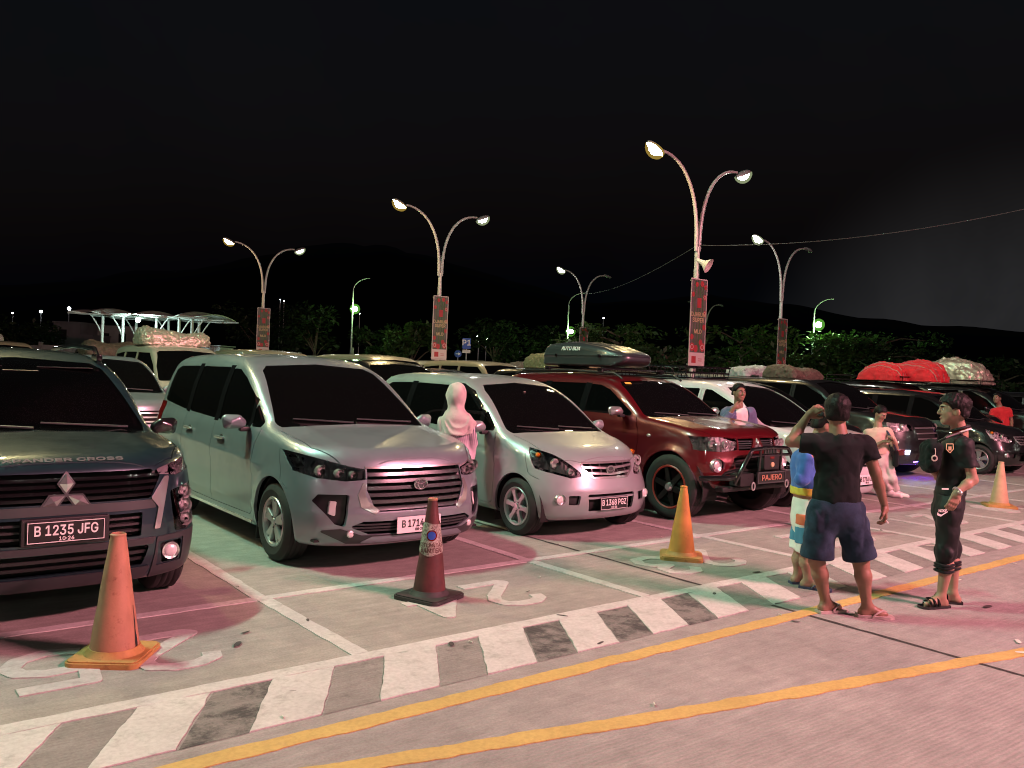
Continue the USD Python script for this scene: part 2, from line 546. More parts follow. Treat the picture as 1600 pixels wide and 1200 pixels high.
# people and goods
pm('skin', (0.33, 0.21, 0.145), 0.48, spec=0.4, var=0.10, vs=9, bump=0.08, bs=200)
pm('skin_dark', (0.24, 0.14, 0.095), 0.46, spec=0.4, var=0.10, vs=9, bump=0.08, bs=200)
pm('hair', (0.005, 0.005, 0.005), 0.5, spec=0.22, var=0.3, vs=60, bump=0.9, bs=150)
pm('lips', (0.30, 0.11, 0.09), 0.5)
pm('eye', (0.6, 0.58, 0.55), 0.25)
pm('black_cotton', (0.004, 0.0085, 0.009), 0.9, spec=0.25, sheen=0.03, var=0.2, vs=12, bump=0.3, bs=220)
pm('black_jersey', (0.004, 0.0075, 0.0085), 0.62, spec=0.35, sheen=0.03, var=0.2, vs=12, bump=0.2, bs=260)
pm('denim', (0.018, 0.036, 0.062), 0.9, spec=0.2, sheen=0.05, var=0.6, vs=7, bump=0.4, bs=260)
pm('blue_cloth', (0.035, 0.13, 0.45), 0.8, sheen=0.2, var=0.15, vs=12, bump=0.25, bs=200)
pm('navy_cloth', (0.02, 0.028, 0.06), 0.85, sheen=0.2, var=0.15, vs=12, bump=0.25, bs=200)
pm('slate_cloth', (0.10, 0.12, 0.22), 0.85, sheen=0.2, var=0.15, vs=12, bump=0.25, bs=200)
pm('white_cloth', (0.72, 0.70, 0.68), 0.85, sheen=0.2, var=0.04, vs=12, bump=0.25, bs=200)
pm('hijab_cloth', (0.52, 0.45, 0.43), 0.85, sheen=0.3, var=0.05, vs=12, bump=0.15, bs=120)
pm('khaki_cloth', (0.55, 0.45, 0.35), 0.85, sheen=0.2, var=0.06, vs=12, bump=0.25, bs=200)
pm('pale_trouser', (0.55, 0.52, 0.48), 0.85, var=0.08, vs=12, bump=0.25, bs=200)
pm('red_cloth', (0.55, 0.012, 0.02), 0.8, sheen=0.2, var=0.15, vs=9, bump=0.3, bs=120)
pm('yellow_cloth', (0.62, 0.48, 0.06), 0.8, var=0.1, vs=9)
pm('orange_cloth', (0.65, 0.16, 0.08), 0.8)
pm('sea_blue_cloth', (0.06, 0.22, 0.36), 0.8)
pm('sandal', (0.10, 0.075, 0.065), 0.6)
pm('sandal_pale', (0.42, 0.36, 0.33), 0.6)
pm('sandal_blue', (0.035, 0.05, 0.10), 0.6)
pm('shoe_white', (0.75, 0.73, 0.70), 0.55)
pm('phone', (0.015, 0.015, 0.016), 0.15)
pm('silver_tarp', (0.45, 0.42, 0.33), 0.38, 0.45, var=0.2, vs=9, bump=0.5, bs=30)
pm('blue_tarp', (0.03, 0.09, 0.35), 0.5, var=0.2, vs=9)
pm('pale_tarp', (0.28, 0.32, 0.31), 0.5, var=0.25, vs=9, bump=0.3, bs=40)
pm('brown_tarp', (0.09, 0.07, 0.05), 0.7, var=0.3, vs=9, bump=0.3, bs=40)
pm('olive_tarp', (0.16, 0.14, 0.07), 0.7, var=0.3, vs=9, bump=0.3, bs=40)
pm('rope', (0.35, 0.30, 0.24), 0.8)
pm('cone_orange', (0.40, 0.20, 0.12), 0.6, var=0.16, vs=6, bump=0.4, bs=40, dirt=(0.16, 0.05, 0.03), dlo=0.58)
pm('cone_yellow', (0.50, 0.235, 0.05), 0.6, var=0.14, vs=6, bump=0.3, bs=40, dirt=(0.22, 0.10, 0.02), dlo=0.6)
pm('cone_pale', (0.52, 0.36, 0.22), 0.6, var=0.14, vs=6, bump=0.3, bs=40, dirt=(0.40, 0.16, 0.06), dlo=0.6)
pm('cone_dark', (0.085, 0.022, 0.022), 0.6, var=0.35, vs=9, bump=0.3, bs=50)
pm('cone_band', (0.36, 0.36, 0.30), 0.6, var=0.3, vs=22, dirt=(0.06, 0.025, 0.022), dlo=0.44)
pm('cone_base_black', (0.03, 0.027, 0.027), 0.65, var=0.3, vs=9, bump=0.3, bs=50)
pm('cone_base_yellow', (0.42, 0.235, 0.07), 0.65, var=0.2, vs=9, bump=0.3, bs=50, dirt=(0.20, 0.09, 0.04), dlo=0.55)
# place
pm('pole_paint', (0.45, 0.43, 0.42), 0.45, 0.2, var=0.1, vs=3)
pm('galv', (0.38, 0.39, 0.40), 0.45, 0.6, var=0.1, vs=6)
pm('lamp_housing', (0.35, 0.35, 0.36), 0.4, 0.5)
pm('banner_dark', (0.115, 0.11, 0.10), 0.6, var=0.3, vs=5)
pm('banner_cream', (0.62, 0.56, 0.52), 0.6)
pm('banner_red', (0.42, 0.05, 0.055), 0.6)
pm('banner_green', (0.06, 0.14, 0.05), 0.6)
pm('banner_gold', (0.55, 0.45, 0.25), 0.6)
pm('membrane', (0.58, 0.55, 0.50), 0.75, var=0.08, vs=2)
pm('steel_white', (0.55, 0.54, 0.50), 0.5)
pm('corrugated', (0.36, 0.37, 0.38), 0.5, 0.3, var=0.1, vs=3)
pm('far_wall', (0.16, 0.15, 0.16), 0.9, var=0.3, vs=0.6)
pm('far_wall_pale', (0.30, 0.29, 0.28), 0.9, var=0.3, vs=0.6)
pm('hill', (0.008, 0.010, 0.007), 1.0, var=0.4, vs=0.02)
pm('bark', (0.10, 0.075, 0.055), 0.9, var=0.3, vs=6, bump=0.6, bs=20)
pm('sign_blue', (0.02, 0.08, 0.40), 0.5)
pm('wire', (0.05, 0.05, 0.05), 0.6)
pm('tissue_yellow', (0.75, 0.55, 0.08), 0.6)
pm('box_shell', (0.032, 0.038, 0.042), 0.35, 0.1, 0.5, bump=0.08, bs=300)
pm('old_stain', (0.055, 0.05, 0.048), 0.8, var=0.3, vs=8)
pm('sealant', (0.03, 0.028, 0.027), 0.8, var=0.3, vs=20)
pm('litter', (0.6, 0.56, 0.5), 0.8)
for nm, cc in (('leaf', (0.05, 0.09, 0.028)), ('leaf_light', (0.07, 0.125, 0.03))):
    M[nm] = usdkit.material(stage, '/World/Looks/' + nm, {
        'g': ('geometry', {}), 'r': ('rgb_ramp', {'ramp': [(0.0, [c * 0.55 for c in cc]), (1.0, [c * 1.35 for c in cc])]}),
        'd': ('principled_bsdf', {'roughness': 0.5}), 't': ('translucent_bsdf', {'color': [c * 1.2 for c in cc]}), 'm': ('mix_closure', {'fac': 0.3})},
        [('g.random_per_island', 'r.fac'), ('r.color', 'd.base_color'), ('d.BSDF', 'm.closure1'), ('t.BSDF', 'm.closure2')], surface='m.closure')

# thermoplastic road paint, worn and dirty
def road_paint(name, c, dark, lo=0.52):
    M[name] = usdkit.material(stage, '/World/Looks/' + name, {
        'g': ('geometry', {}), 'n1': ('noise_texture', {'scale': 2.2, 'detail': 8.0, 'roughness': 0.65}), 'n2': ('noise_texture', {'scale': 38.0, 'detail': 6.0, 'roughness': 0.7}),
        'n3': ('noise_texture', {'scale': 7.5, 'detail': 10.0, 'roughness': 0.75}),
        'r1': ('rgb_ramp', {'ramp': [(0.3, [x * 0.84 for x in c]), (0.7, [min(1, x * 1.08) for x in c])]}),
        'r3': ('rgb_ramp', {'ramp': [(lo, (0, 0, 0)), (lo + 0.16, (0.55, 0.55, 0.55))]}), 'mx': ('mix', {'mix_type': 'mix', 'color2': dark}),
        'r2': ('rgb_ramp', {'ramp': [(0.35, (0.86, 0.86, 0.86)), (0.6, (1.04, 1.04, 1.04))]}), 'ml': ('mix', {'mix_type': 'multiply', 'fac': 1.0}),
        'b': ('bump', {'strength': 0.5, 'distance': 0.003}), 'p': ('principled_bsdf', {'roughness': 0.72, 'specular_ior_level': 0.35})},
        [('g.position', 'n1.vector'), ('g.position', 'n2.vector'), ('g.position', 'n3.vector'), ('n1.fac', 'r1.fac'), ('n3.fac', 'r3.fac'), ('r3.color', 'mx.fac'), ('r1.color', 'mx.color1'),
         ('n2.fac', 'r2.fac'), ('mx.color', 'ml.color1'), ('r2.color', 'ml.color2'), ('ml.color', 'p.base_color'), ('n2.fac', 'b.height'), ('b.normal', 'p.normal')], surface='p.BSDF')


road_paint('line_white', (0.53, 0.525, 0.505), (0.27, 0.28, 0.25), 0.51)
road_paint('line_number', (0.50, 0.49, 0.47), (0.27, 0.25, 0.23), 0.50)
road_paint('line_yellow', (0.50, 0.36, 0.12), (0.33, 0.24, 0.14), 0.58)


def concrete(name, base, spread, wave_dir, wave, dark=None, dlo=0.58):
    nodes = {'g': ('geometry', {}), 'n1': ('noise_texture', {'scale': 0.55, 'detail': 8.0, 'roughness': 0.62}), 'n2': ('noise_texture', {'scale': 5.5, 'detail': 9.0, 'roughness': 0.7, 'distortion': 0.3}),
             'n3': ('noise_texture', {'scale': 70.0, 'detail': 6.0, 'roughness': 0.7}),
             'mp': ('mapping', {'scale': (1.2, 9.0, 1.0), 'rotation': (0, 0, 0.25)}), 'n4': ('noise_texture', {'scale': 2.2, 'detail': 8.0, 'roughness': 0.65}),
             'r1': ('rgb_ramp', {'ramp': [(0.28, [x * (1 - spread) for x in base]), (0.72, [x * (1 + spread) for x in base])]}),
             'r2': ('rgb_ramp', {'ramp': [(0.3, (0.80, 0.80, 0.80)), (0.68, (1.10, 1.09, 1.08))]}), 'r3': ('rgb_ramp', {'ramp': [(0.3, (0.80, 0.80, 0.80)), (0.65, (1.1, 1.1, 1.1))]}),
             'r4': ('rgb_ramp', {'ramp': [(0.36, (0.88, 0.875, 0.87)), (0.62, (1.04, 1.04, 1.04))]}),
             'm1': ('mix', {'mix_type': 'multiply', 'fac': 1.0}), 'm2': ('mix', {'mix_type': 'multiply', 'fac': 1.0}), 'm3': ('mix', {'mix_type': 'multiply', 'fac': 1.0}),
             'wm': ('mapping', {'rotation': (0, 0, wave_dir)}), 'w': ('wave_texture', {'wave_type': 'bands', 'bands_direction': 'y', 'scale': 11.0, 'distortion': 3.5, 'detail': 3.0, 'detail_scale': 1.4}) ,
             'h': ('math', {'math_type': 'multiply_add', 'value2': wave}), 'b': ('bump', {'strength': 0.55, 'distance': 0.004}),
             'p': ('principled_bsdf', {'roughness': 0.78, 'specular_ior_level': 0.35})}
    links = [('g.position', n + '.vector') for n in ('n1', 'n2', 'n3', 'mp', 'wm')] + [('mp.vector', 'n4.vector'), ('wm.vector', 'w.vector'), ('n1.fac', 'r1.fac'), ('n2.fac', 'r2.fac'), ('n3.fac', 'r3.fac'), ('n4.fac', 'r4.fac'),
             ('r1.color', 'm1.color1'), ('r2.color', 'm1.color2'), ('m1.color', 'm2.color1'), ('r3.color', 'm2.color2'), ('m2.color', 'm3.color1'), ('r4.color', 'm3.color2'),
             ('w.fac', 'h.value1'), ('n3.fac', 'h.value3'), ('h.value', 'b.height'), ('b.normal', 'p.normal')]
    last = 'm3.color'
    if dark:
        nodes['n5'] = ('noise_texture', {'scale': 4.0, 'detail': 10.0, 'roughness': 0.75})
        nodes['r5'] = ('rgb_ramp', {'ramp': [(dlo, (0, 0, 0)), (dlo + 0.12, (1, 1, 1))]})
        nodes['m5'] = ('mix', {'mix_type': 'mix', 'color2': dark})
        links += [('g.position', 'n5.vector'), ('n5.fac', 'r5.fac'), ('r5.color', 'm5.fac'), (last, 'm5.color1')]
        last = 'm5.color'
    links.append((last, 'p.base_color'))
    M[name] = usdkit.material(stage, '/World/Looks/' + name, nodes, links, surface='p.BSDF')


concrete('concrete_lot', (0.32, 0.31, 0.285), 0.16, 0.0, 0.15, (0.19, 0.18, 0.165), 0.64)
concrete('concrete_road', (0.305, 0.29, 0.28), 0.15, 0.06, 0.8, (0.20, 0.19, 0.18), 0.65)
concrete('concrete_gap', (0.25, 0.235, 0.225), 0.12, 0.0, 0.6, (0.11, 0.105, 0.10), 0.56)
concrete('concrete_gap_dark', (0.21, 0.20, 0.19), 0.15, 0.0, 0.6, (0.06, 0.058, 0.058), 0.46)
# ---------------------------------------------------------------- ground, slabs and road markings
def sheet(poly, z, name, mat, parent='/World', **kw):
    return obj(name, drape(poly, z), mat, parent, smooth=False, **kw)


sheet(sbox(-900, -900, 900, 900), -0.035, 'ground', 'concrete_road', kind='structure')
JX = 5.611
for nm, mat, y0, y1 in (('parking_lot', 'concrete_lot', 4.33, 75.0), ('road', 'concrete_road', -26.0, 4.33)):
    p = UsdGeom.Xform.Define(stage, f'/World/{nm}')
    custom(p.GetPrim(), kind='structure')
    xs = [-34, -14.2, JX - 14, JX, JX + 12, JX + 24, JX + 40, JX + 60]
    ys = [y0, y0 + 12.0, y0 + 30, y1] if nm == 'parking_lot' else [y0, -12.0, y1]
    for a, b in zip(xs, xs[1:]):
        for c, d in zip(ys, ys[1:]):
            e = 0.0 if abs(d - 4.33) < 0.01 else 0.006
            e0 = 0.0 if abs(c - 4.33) < 0.01 else 0.006
            poly = sbox(a + 0.006, c + e0, b - 0.006, d - e)
            if nm == 'parking_lot' or True:
                poly = ragged(poly, 0.004, 0.12, 5) if abs(a - JX) < 0.1 or abs(b - JX) < 0.1 else poly
            obj('concrete_slab', mf.Manifold.extrude(cs(poly), 0.03).translate((0, 0, -0.03)), mat, f'/World/{nm}', smooth=False)
obj('joint_sealant', drape(ragged(sbox(JX - 0.02, -26, JX + 0.02, 30), 0.014, 0.05, 8), 0.0015), 'sealant', '/World/road', smooth=False)


def slab_paint(poly, name, mat, parent, amp=0.012, seed=0, hgt=0.006, z0=0.0):
    pg = ragged(poly, amp, 0.03, seed) if amp else poly
    return obj(name, mf.Manifold.extrude(cs(pg), hgt).translate((0, 0, z0)), mat, parent, smooth=False)


hm = UsdGeom.Xform.Define(stage, '/World/road_edge_marking'); custom(hm.GetPrim(), kind='structure')
PITCH_X = 0.69
slab_paint(sbox(-3, 4.265, 24, 4.375), 'border_strip', 'line_white', '/World/road_edge_marking', 0.011, 1)
for k in range(-5, 32):
    x0 = 0.83 + 0.33 + PITCH_X * k
    sk = 0.345
    poly = Polygon([(x0, 4.262), (x0 + 0.36, 4.262), (x0 + 0.36 - sk, 3.705), (x0 - sk, 3.705)])
    slab_paint(poly, 'painted_block', 'line_white', '/World/road_edge_marking', 0.011, 10 + k)
    g0 = x0 - 0.32
    gap = Polygon([(g0, 4.258), (g0 + 0.315, 4.258), (g0 + 0.315 - sk, 3.70), (g0 - sk, 3.70)])
    obj('worn_gap', drape(ragged(gap, 0.006, 0.05, k), 0.002), 'concrete_gap_dark' if k in (1, 4, 5, 6) else 'concrete_gap', '/World/road_edge_marking', smooth=False)
yl = UsdGeom.Xform.Define(stage, '/World/yellow_road_lines'); custom(yl.GetPrim(), kind='structure')
c1 = LineString([(-2.5, 3.56), (1.15, 3.535), (5.6, 3.44), (9.7, 3.40), (14, 3.36), (26, 3.2)]).buffer(0.058, cap_style=2)
c2 = LineString([(-2.5, 3.9 - 0.25), (1.0, 3.33), (1.7, 3.155), (3.56, 2.70), (6.14, 2.13), (9, 1.5), (16, 0.0)]).buffer(0.058, cap_style=2).difference(sbox(-5, 3.3, 1.3, 6))
slab_paint(c1, 'yellow_line', 'line_yellow', '/World/yellow_road_lines', 0.016, 60, 0.005)
slab_paint(c2, 'yellow_line', 'line_yellow', '/World/yellow_road_lines', 0.016, 61, 0.005)
LANES = [-7.5, -5.0, -2.5, -0.05, 2.42, 4.92, 7.36, 9.68, 12.1, 14.5, 17.0, 19.4, 21.9, 24.3, 26.8, 29.2, 31.7, 34.1, 36.6]
bl = UsdGeom.Xform.Define(stage, '/World/bay_lines'); custom(bl.GetPrim(), kind='structure')
for i, x in enumerate(LANES):
    ln = LineString([(x + 0.02, 4.38), (x - 0.01, 5.74)]).buffer(0.052, cap_style=2)
    slab_paint(ln, 'bay_line', 'line_white', '/World/bay_lines', 0.012, 80 + i, 0.005)
    ln = LineString([(x - 0.02, 5.83), (x - 0.03, 40.0)]).buffer(0.052, cap_style=2)
    slab_paint(ln, 'bay_line', 'line_white', '/World/bay_lines', 0.012, 120 + i, 0.005)
slab_paint(sbox(-8, 5.735, 37, 5.83), 'stop_line', 'line_white', '/World/bay_lines', 0.014, 140, 0.005)
# bay numbers, painted to be read by the drivers
DIG = {'2': [(-.19, .17), (-.17, .25), (-.08, .31), (.06, .31), (.16, .25), (.18, .15), (.12, .05), (-.19, -.24), (-.16, -.275), (.2, -.275)],
       '5': [(.19, .275), (-.15, .275), (-.175, .05), (.03, .06), (.15, 0), (.18, -.1), (.12, -.22), (-.02, -.285), (-.19, -.23)],
       '4': [(.08, -.3), (.08, .29), (-.19, -.09), (.21, -.09)],
       '3': [(-.18, .2), (-.08, .3), (.07, .3), (.16, .22), (.14, .09), (-.02, .03), (.14, -.03), (.18, -.15), (.1, -.27), (-.08, -.29), (-.19, -.2)],
       '1': [(-.1, .18), (.03, .29), (.03, -.3)],
       '0': [(0, .29), (.14, .22), (.17, 0), (.14, -.22), (0, -.29), (-.14, -.22), (-.17, 0), (-.14, .22), (0, .29)]}
bn = UsdGeom.Xform.Define(stage, '/World/bay_numbers'); custom(bn.GetPrim(), kind='structure')
for i, (xc, num) in enumerate(((1.225, '25'), (3.71, '24'), (6.22, '23'), (8.6, '22'), (10.95, '21'), (13.4, '20'))):
    for j, ch in enumerate(num):
        g = LineString(DIG[ch]).buffer(0.052, cap_style=2, join_style=1)
        g = affinity.translate(affinity.rotate(g, 180, origin=(0, 0)), xc + (0.31 if j == 0 else -0.31), 5.03)
        slab_paint(g, 'painted_digit', 'line_number', '/World/bay_numbers', 0.006, 150 + 2 * i + j, 0.006)
# loose litter and oil spots on the concrete
ls = UsdGeom.Xform.Define(stage, '/World/litter'); custom(ls.GetPrim(), kind='stuff', label='small scraps, cigarette ends and oil spots scattered on the concrete', category='litter')
r2 = np.random.default_rng(3)
for k in range(46):
    x, y = r2.uniform(0.5, 10), r2.uniform(1.2, 6.5)
    if k % 3 == 0:
        obj('cigarette_end', cyl((x, y, 0.011), (x + r2.uniform(-.03, .03), y + 0.03, 0.011), 0.004, seg=6), 'litter', '/World/litter', smooth=40)
    else:
        a = r2.uniform(0, PI)
        pl = affinity.rotate(affinity.scale(LineString([(x, y), (x + 0.012, y)]).buffer(r2.uniform(0.006, 0.03), quad_segs=3), 1.6, 0.7), math.degrees(a))
        obj('scrap', drape(ragged(pl, 0.01, 0.015, k), 0.0075), 'old_stain' if k % 4 else 'litter', '/World/litter', smooth=False)
# wooded hills behind the port
def ridge(name, pts, dist, seed):
    az = np.radians(np.linspace(-22, 105, 180))
    el = np.interp(np.degrees(az), [p[0] for p in pts], [p[1] for p in pts])
    rows = []
    for d, k in ((0, 0.0), (0.12, 0.35), (0.3, 0.75), (0.5, 1.0), (0.9, 0.8), (1.4, 0.0)):
        R = dist * (1 + d)
        P = np.column_stack([np.sin(az) * R, np.cos(az) * R])
        z = el * dist * (1 + 0.5) * k * (1 + 0.16 * (meshkit.fbm(np.column_stack([P / 60, np.full(len(az), seed)]), 5) - 0.5) * 2) - (1.0 if k == 0 else 0)
        rows.append(np.column_stack([P, z]))
    n = len(az)
    V = np.vstack(rows)
    F = [[r * n + i, r * n + i + 1, (r + 1) * n + i + 1] for r in range(5) for i in range(n - 1)] + [[r * n + i, (r + 1) * n + i + 1, (r + 1) * n + i] for r in range(5) for i in range(n - 1)]
    obj(name, trimesh.Trimesh(V, np.array(F)[:, ::-1], process=False), 'hill', smooth=True, kind='structure')


ridge('hill', [(-22, .07), (5, .06), (15, .09), (24, .13), (30, .15), (37, .12), (44, .09), (52, .10), (60, .08), (75, .06), (105, .05)], 330, 1)
# ---------------------------------------------------------------- lamps that light the lot
glow('lamp_warm', (1.0, 0.76, 0.36), 1300.0)
glow('lamp_warm_near', (1.0, 0.78, 0.36), 1700.0)
glow('lamp_white', (0.95, 1.0, 0.85), 650.0)
glow('lamp_green', (0.50, 1.0, 0.36), 900.0)
glow('lamp_cyan', (0.65, 1.0, 0.92), 600.0)
glow('flood_key', (0.52, 1.0, 0.72), 1220.0)
glow('flood_pink', (1.0, 0.335, 0.41), 1420.0)
glow('far_light', (0.9, 0.95, 1.0), 60.0)
for nm_, col_ in (('bowl_warm', (1.0, 0.66, 0.12)), ('bowl_white', (0.85, 1.0, 0.55)), ('bowl_green', (0.30, 1.0, 0.12)), ('bowl_cyan', (0.35, 0.95, 0.80))):   # added faintly glowing shells, a painted halo round each lamp
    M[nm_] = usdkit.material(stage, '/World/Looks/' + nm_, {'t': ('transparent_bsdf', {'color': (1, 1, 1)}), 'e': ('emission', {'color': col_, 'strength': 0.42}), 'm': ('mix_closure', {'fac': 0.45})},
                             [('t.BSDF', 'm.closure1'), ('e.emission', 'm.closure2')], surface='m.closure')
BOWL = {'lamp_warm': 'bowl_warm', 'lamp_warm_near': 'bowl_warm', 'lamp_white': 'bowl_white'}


def lamp_head(parent, tip, ang, mat, sx):
    """Cobra head at the arm's end: a shallow housing with a lens below, tipped outward."""
    q = np.linspace(0, PI, 9)
    shell = mf.Manifold.sphere(1.0, 20).trim_by_plane((0, 0, 1), -0.15).scale((0.30, 0.13, 0.10))
    R = roty(-ang * sx)
    h = obj('lamp_head', xf(shell, R, tip), 'lamp_housing', parent, smooth=40)
    lens = mf.Manifold.sphere(1.0, 16).trim_by_plane((0, 0, -1), 0.12).scale((0.21, 0.13, 0.15))
    obj('lens', xf(lens, R, tip), mat, h, smooth=True)
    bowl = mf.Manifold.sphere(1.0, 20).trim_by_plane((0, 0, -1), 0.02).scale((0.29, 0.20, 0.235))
    obj('frosted_bowl', xf(bowl, R, tip), BOWL[mat], h, smooth=True)  # added glowing shell that imitates the lamp's halo, no real glass part


def twin_lamp(loc, label, mats, banner=True, horn=False, group=None):
    t = thing('street_lamp', label, 'street lamp', loc, group=group)
    g = lambda pts, r, seg=10: tube(np.array(pts), r, seg)
    obj('pole', lathe([(0.0, 0), (0.17, 0), (0.17, 0.03), (0.10, 0.05), (0.085, 1.2), (0.075, 3.0), (0.065, 5.0), (0.0, 5.02)], 16), 'pole_paint', t)
    for sx, mt in ((-1, mats[0]), (1, mats[1])):
        s = np.linspace(0, 1, 16)
        P = np.column_stack([sx * (0.055 + 1.4 * (1 - np.cos(s * PI / 2))**1.15), 0 * s, 4.9 + 2.22 * np.sin(s * PI / 2)**0.92])
        P[:, 0] = sx * np.maximum(0.05, np.abs(P[:, 0]))
        obj('arm', g(P, np.linspace(0.052, 0.034, 16)), 'pole_paint', t)
        if mt:
            lamp_head(t, (sx * 1.72, 0, 7.12), 0.42, mt, sx)
        else:
            obj('lamp_head', xf(mf.Manifold.sphere(1.0, 12).scale((0.3, 0.12, 0.06)), roty(0.2 * sx), (sx * 1.7, 0, 7.12)), 'lamp_housing', t)
    if banner:
        b = obj('banner', rbox(-0.31, 0.31, -0.115, -0.095, 2.0, 4.2, 0.008), 'banner_dark', t)
        f = -0.118
        fl = lambda poly, z: mf.Manifold.extrude(cs(poly), 0.003).transform(np.array([[1, 0, 0, 0], [0, 0, 1, z], [0, 1, 0, 0]], float))
        obj('banner_border', fl(sbox(-.31, 2.0, .31, 4.2).difference(sbox(-.285, 2.03, .285, 4.175)), f), 'banner_cream', b, smooth=False)
        obj('footer_panel', fl(sbox(-.284, 2.035, .284, 2.36), f), 'banner_cream', b, smooth=False)
        st = unary_union([sbox(x, 2.38, x + w, 4.15) for x, w in ((-.06, .035), (.03, .05), (.13, .04), (-.17, .03))])
        obj('green_stripes', fl(st, f), 'banner_green', b, smooth=False)
        r3 = np.random.default_rng(5)
        fruit = unary_union([affinity.scale(LineString([(x, z), (x + .01, z)]).buffer(r), 1, 1.25) for x, z, r in ((-.2, 2.5, .08), (-.06, 2.46, .07), (.2, 2.5, .085), (.12, 2.62, .06), (-.22, 2.75, .055), (.23, 3.0, .055), (.24, 3.35, .05), (-.23, 3.8, .05), (.22, 3.75, .055), (.1, 4.08, .06), (-.1, 4.05, .05), (.24, 4.0, .05))]).intersection(sbox(-.283, 2.37, .283, 4.17))
        obj('fruit_print', fl(fruit, f - .002), 'banner_red', b, smooth=False)
        obj('red_square', fl(sbox(-.06, 3.48, .09, 3.72), f - .003), 'banner_red', b, smooth=False)
        lt = [xf(text('DJARUM', 0.105, 0.003, True, .95), FACE, (0, f - .004, 3.26)), xf(text('SUPER', 0.105, 0.003, True, .95), FACE, (0, f - .004, 3.12)), xf(text('MLD', 0.1, .003), FACE, (0, f - .004, 2.84))]
        obj('lettering', cat_mesh(lt), 'banner_gold', b, smooth=False)
        rings = unary_union([LineString([(x, z), (x + .001, z)]).buffer(r).difference(LineString([(x, z), (x + .001, z)]).buffer(r * .75)) for x, z, r in ((-.2, 2.5, .06), (.2, 2.5, .065), (.23, 3.35, .04), (.22, 3.75, .045))]).intersection(sbox(-.283, 2.37, .283, 4.17))
        obj('fruit_rings', fl(rings, f - .004), 'banner_cream', b, smooth=False)
        obj('footer_print', fl(unary_union([sbox(-.2, 2.1, -.03, 2.27), sbox(.06, 2.2, .2, 2.215), sbox(.06, 2.15, .2, 2.165)]), f - .003), 'banner_red', b, smooth=False)
        for z in (2.06, 4.14):
            obj('banner_arm', mbox(-.31, .31, -.096, -.07, z - .015, z + .015), 'pole_paint', t, smooth=False)
    if horn:
        hs = lathe([(0.0, 0.0), (.05, .0), (.055, .12), (.075, .16), (.09, .26), (.17, .34), (.19, .345), (.175, .33), (.08, .2), (0.0, .12)], 24)
        obj('horn_loudspeaker', xf(hs, rotz(0.35) @ rotx(PI / 2 + 0.5), (-0.02, -0.02, 4.68)), 'banner_cream', t, smooth=40)
    return t


twin_lamp((16.65, 13.57, 0), 'tall twin arm street lamp with horn loudspeaker above its banner', ('lamp_warm', 'lamp_white'), horn=True)
twin_lamp((16.09, 24.28, 0), 'twin arm street lamp with banner rising behind the pale silver minivan', ('lamp_warm', 'lamp_white'))
twin_lamp((15.41, 38.15, 0), 'twin arm street lamp with banner rising behind the grey silver minivan near the shelter', ('lamp_warm', 'lamp_white'))
twin_lamp((28.8, 19.2, 0), 'twin arm street lamp with one lit head and grey banner, right of the loudspeaker lamp', ('lamp_white', None))
twin_lamp((31.0, 32.8, 0), 'twin arm street lamp with one lit head above the grey roof box', ('lamp_white', None))
twin_lamp((48.2, 38.3, 0), 'unlit dark twin arm street lamp far behind the loudspeaker lamp', (None, None), banner=False)
# the same kind of lamps stand along the lane left of the picture
twin_lamp((-0.3, 12.2, 0), 'twin arm street lamp at the left lane, outside the picture', ('lamp_warm_near', 'lamp_warm_near'), banner=True)


for k_, (x_, y_) in enumerate(((-13.0, -15.0), (3.0, -15.5), (18.5, -15.0), (-17.0, 2.0), (-16.5, 17.0), (30.0, -9.0))):  # unseen lamps added so the car paint picks up small bright reflections
    twin_lamp((x_, y_, 0), ('added unseen twin arm street lamp across the road, behind the viewer', 'added unseen twin arm street lamp far left of the lot, outside the picture')[k_ in (3, 4)], ('lamp_white', 'lamp_white'), banner=False, group=('added lamps across the road', 'added lamps far left')[k_ in (3, 4)])


def high_mast(loc, hgt, aim, n, mat, label, w, hh, name='floodlight_mast'):
    t = thing(name, label, 'floodlight', loc)
    obj('mast', lathe([(0, 0), (.35, 0), (.35, .05), (.22, .08), (.12, hgt - .2), (0, hgt - .2)], 14), 'galv', t)
    d = np.array(aim, float) - np.array([loc[0], loc[1], hgt])
    az = math.atan2(d[1], d[0])
    el = math.atan2(-d[2], math.hypot(d[0], d[1]))
    obj('crossbar', xf(mbox(-.06, .06, -w * n * .6, w * n * .6, hgt - .25, hgt - .13), rotz(az)), 'galv', t)
    for k in range(n):
        o = (k - (n - 1) / 2) * w * 1.2
        R = rotz(az) @ roty(el)
        hd = obj('flood_head', xf(mbox(-.16, .0, -w / 2 - .02, w / 2 + .02, -hh / 2 - .02, hh / 2 + .02), R, rotz(az) @ np.array([.12, o, 0]) + np.array([0, 0, hgt])), 'lamp_housing', t)
        q = np.array([[0.004, -w / 2, -hh / 2], [0.004, w / 2, -hh / 2], [0.004, w / 2, hh / 2], [0.004, -w / 2, hh / 2]])
        obj('lens', xf(trimesh.Trimesh(q, [[0, 1, 2], [0, 2, 3]], process=False), R, rotz(az) @ np.array([.12, o, 0]) + np.array([0, 0, hgt])), mat, hd, smooth=False)
    return t


high_mast((-5.0, 13.0, 0), 17.0, (5, 4, 0), 4, 'flood_key', 'high mast with greenish white floodlights left of the lot', .6, .5)
high_mast((10.5, -8.0, 0), 9.5, (3.0, 6.5, 0.5), 4, 'flood_pink', 'low mast with pink floodlights beside the road', .7, .6, 'floodlight_mast')


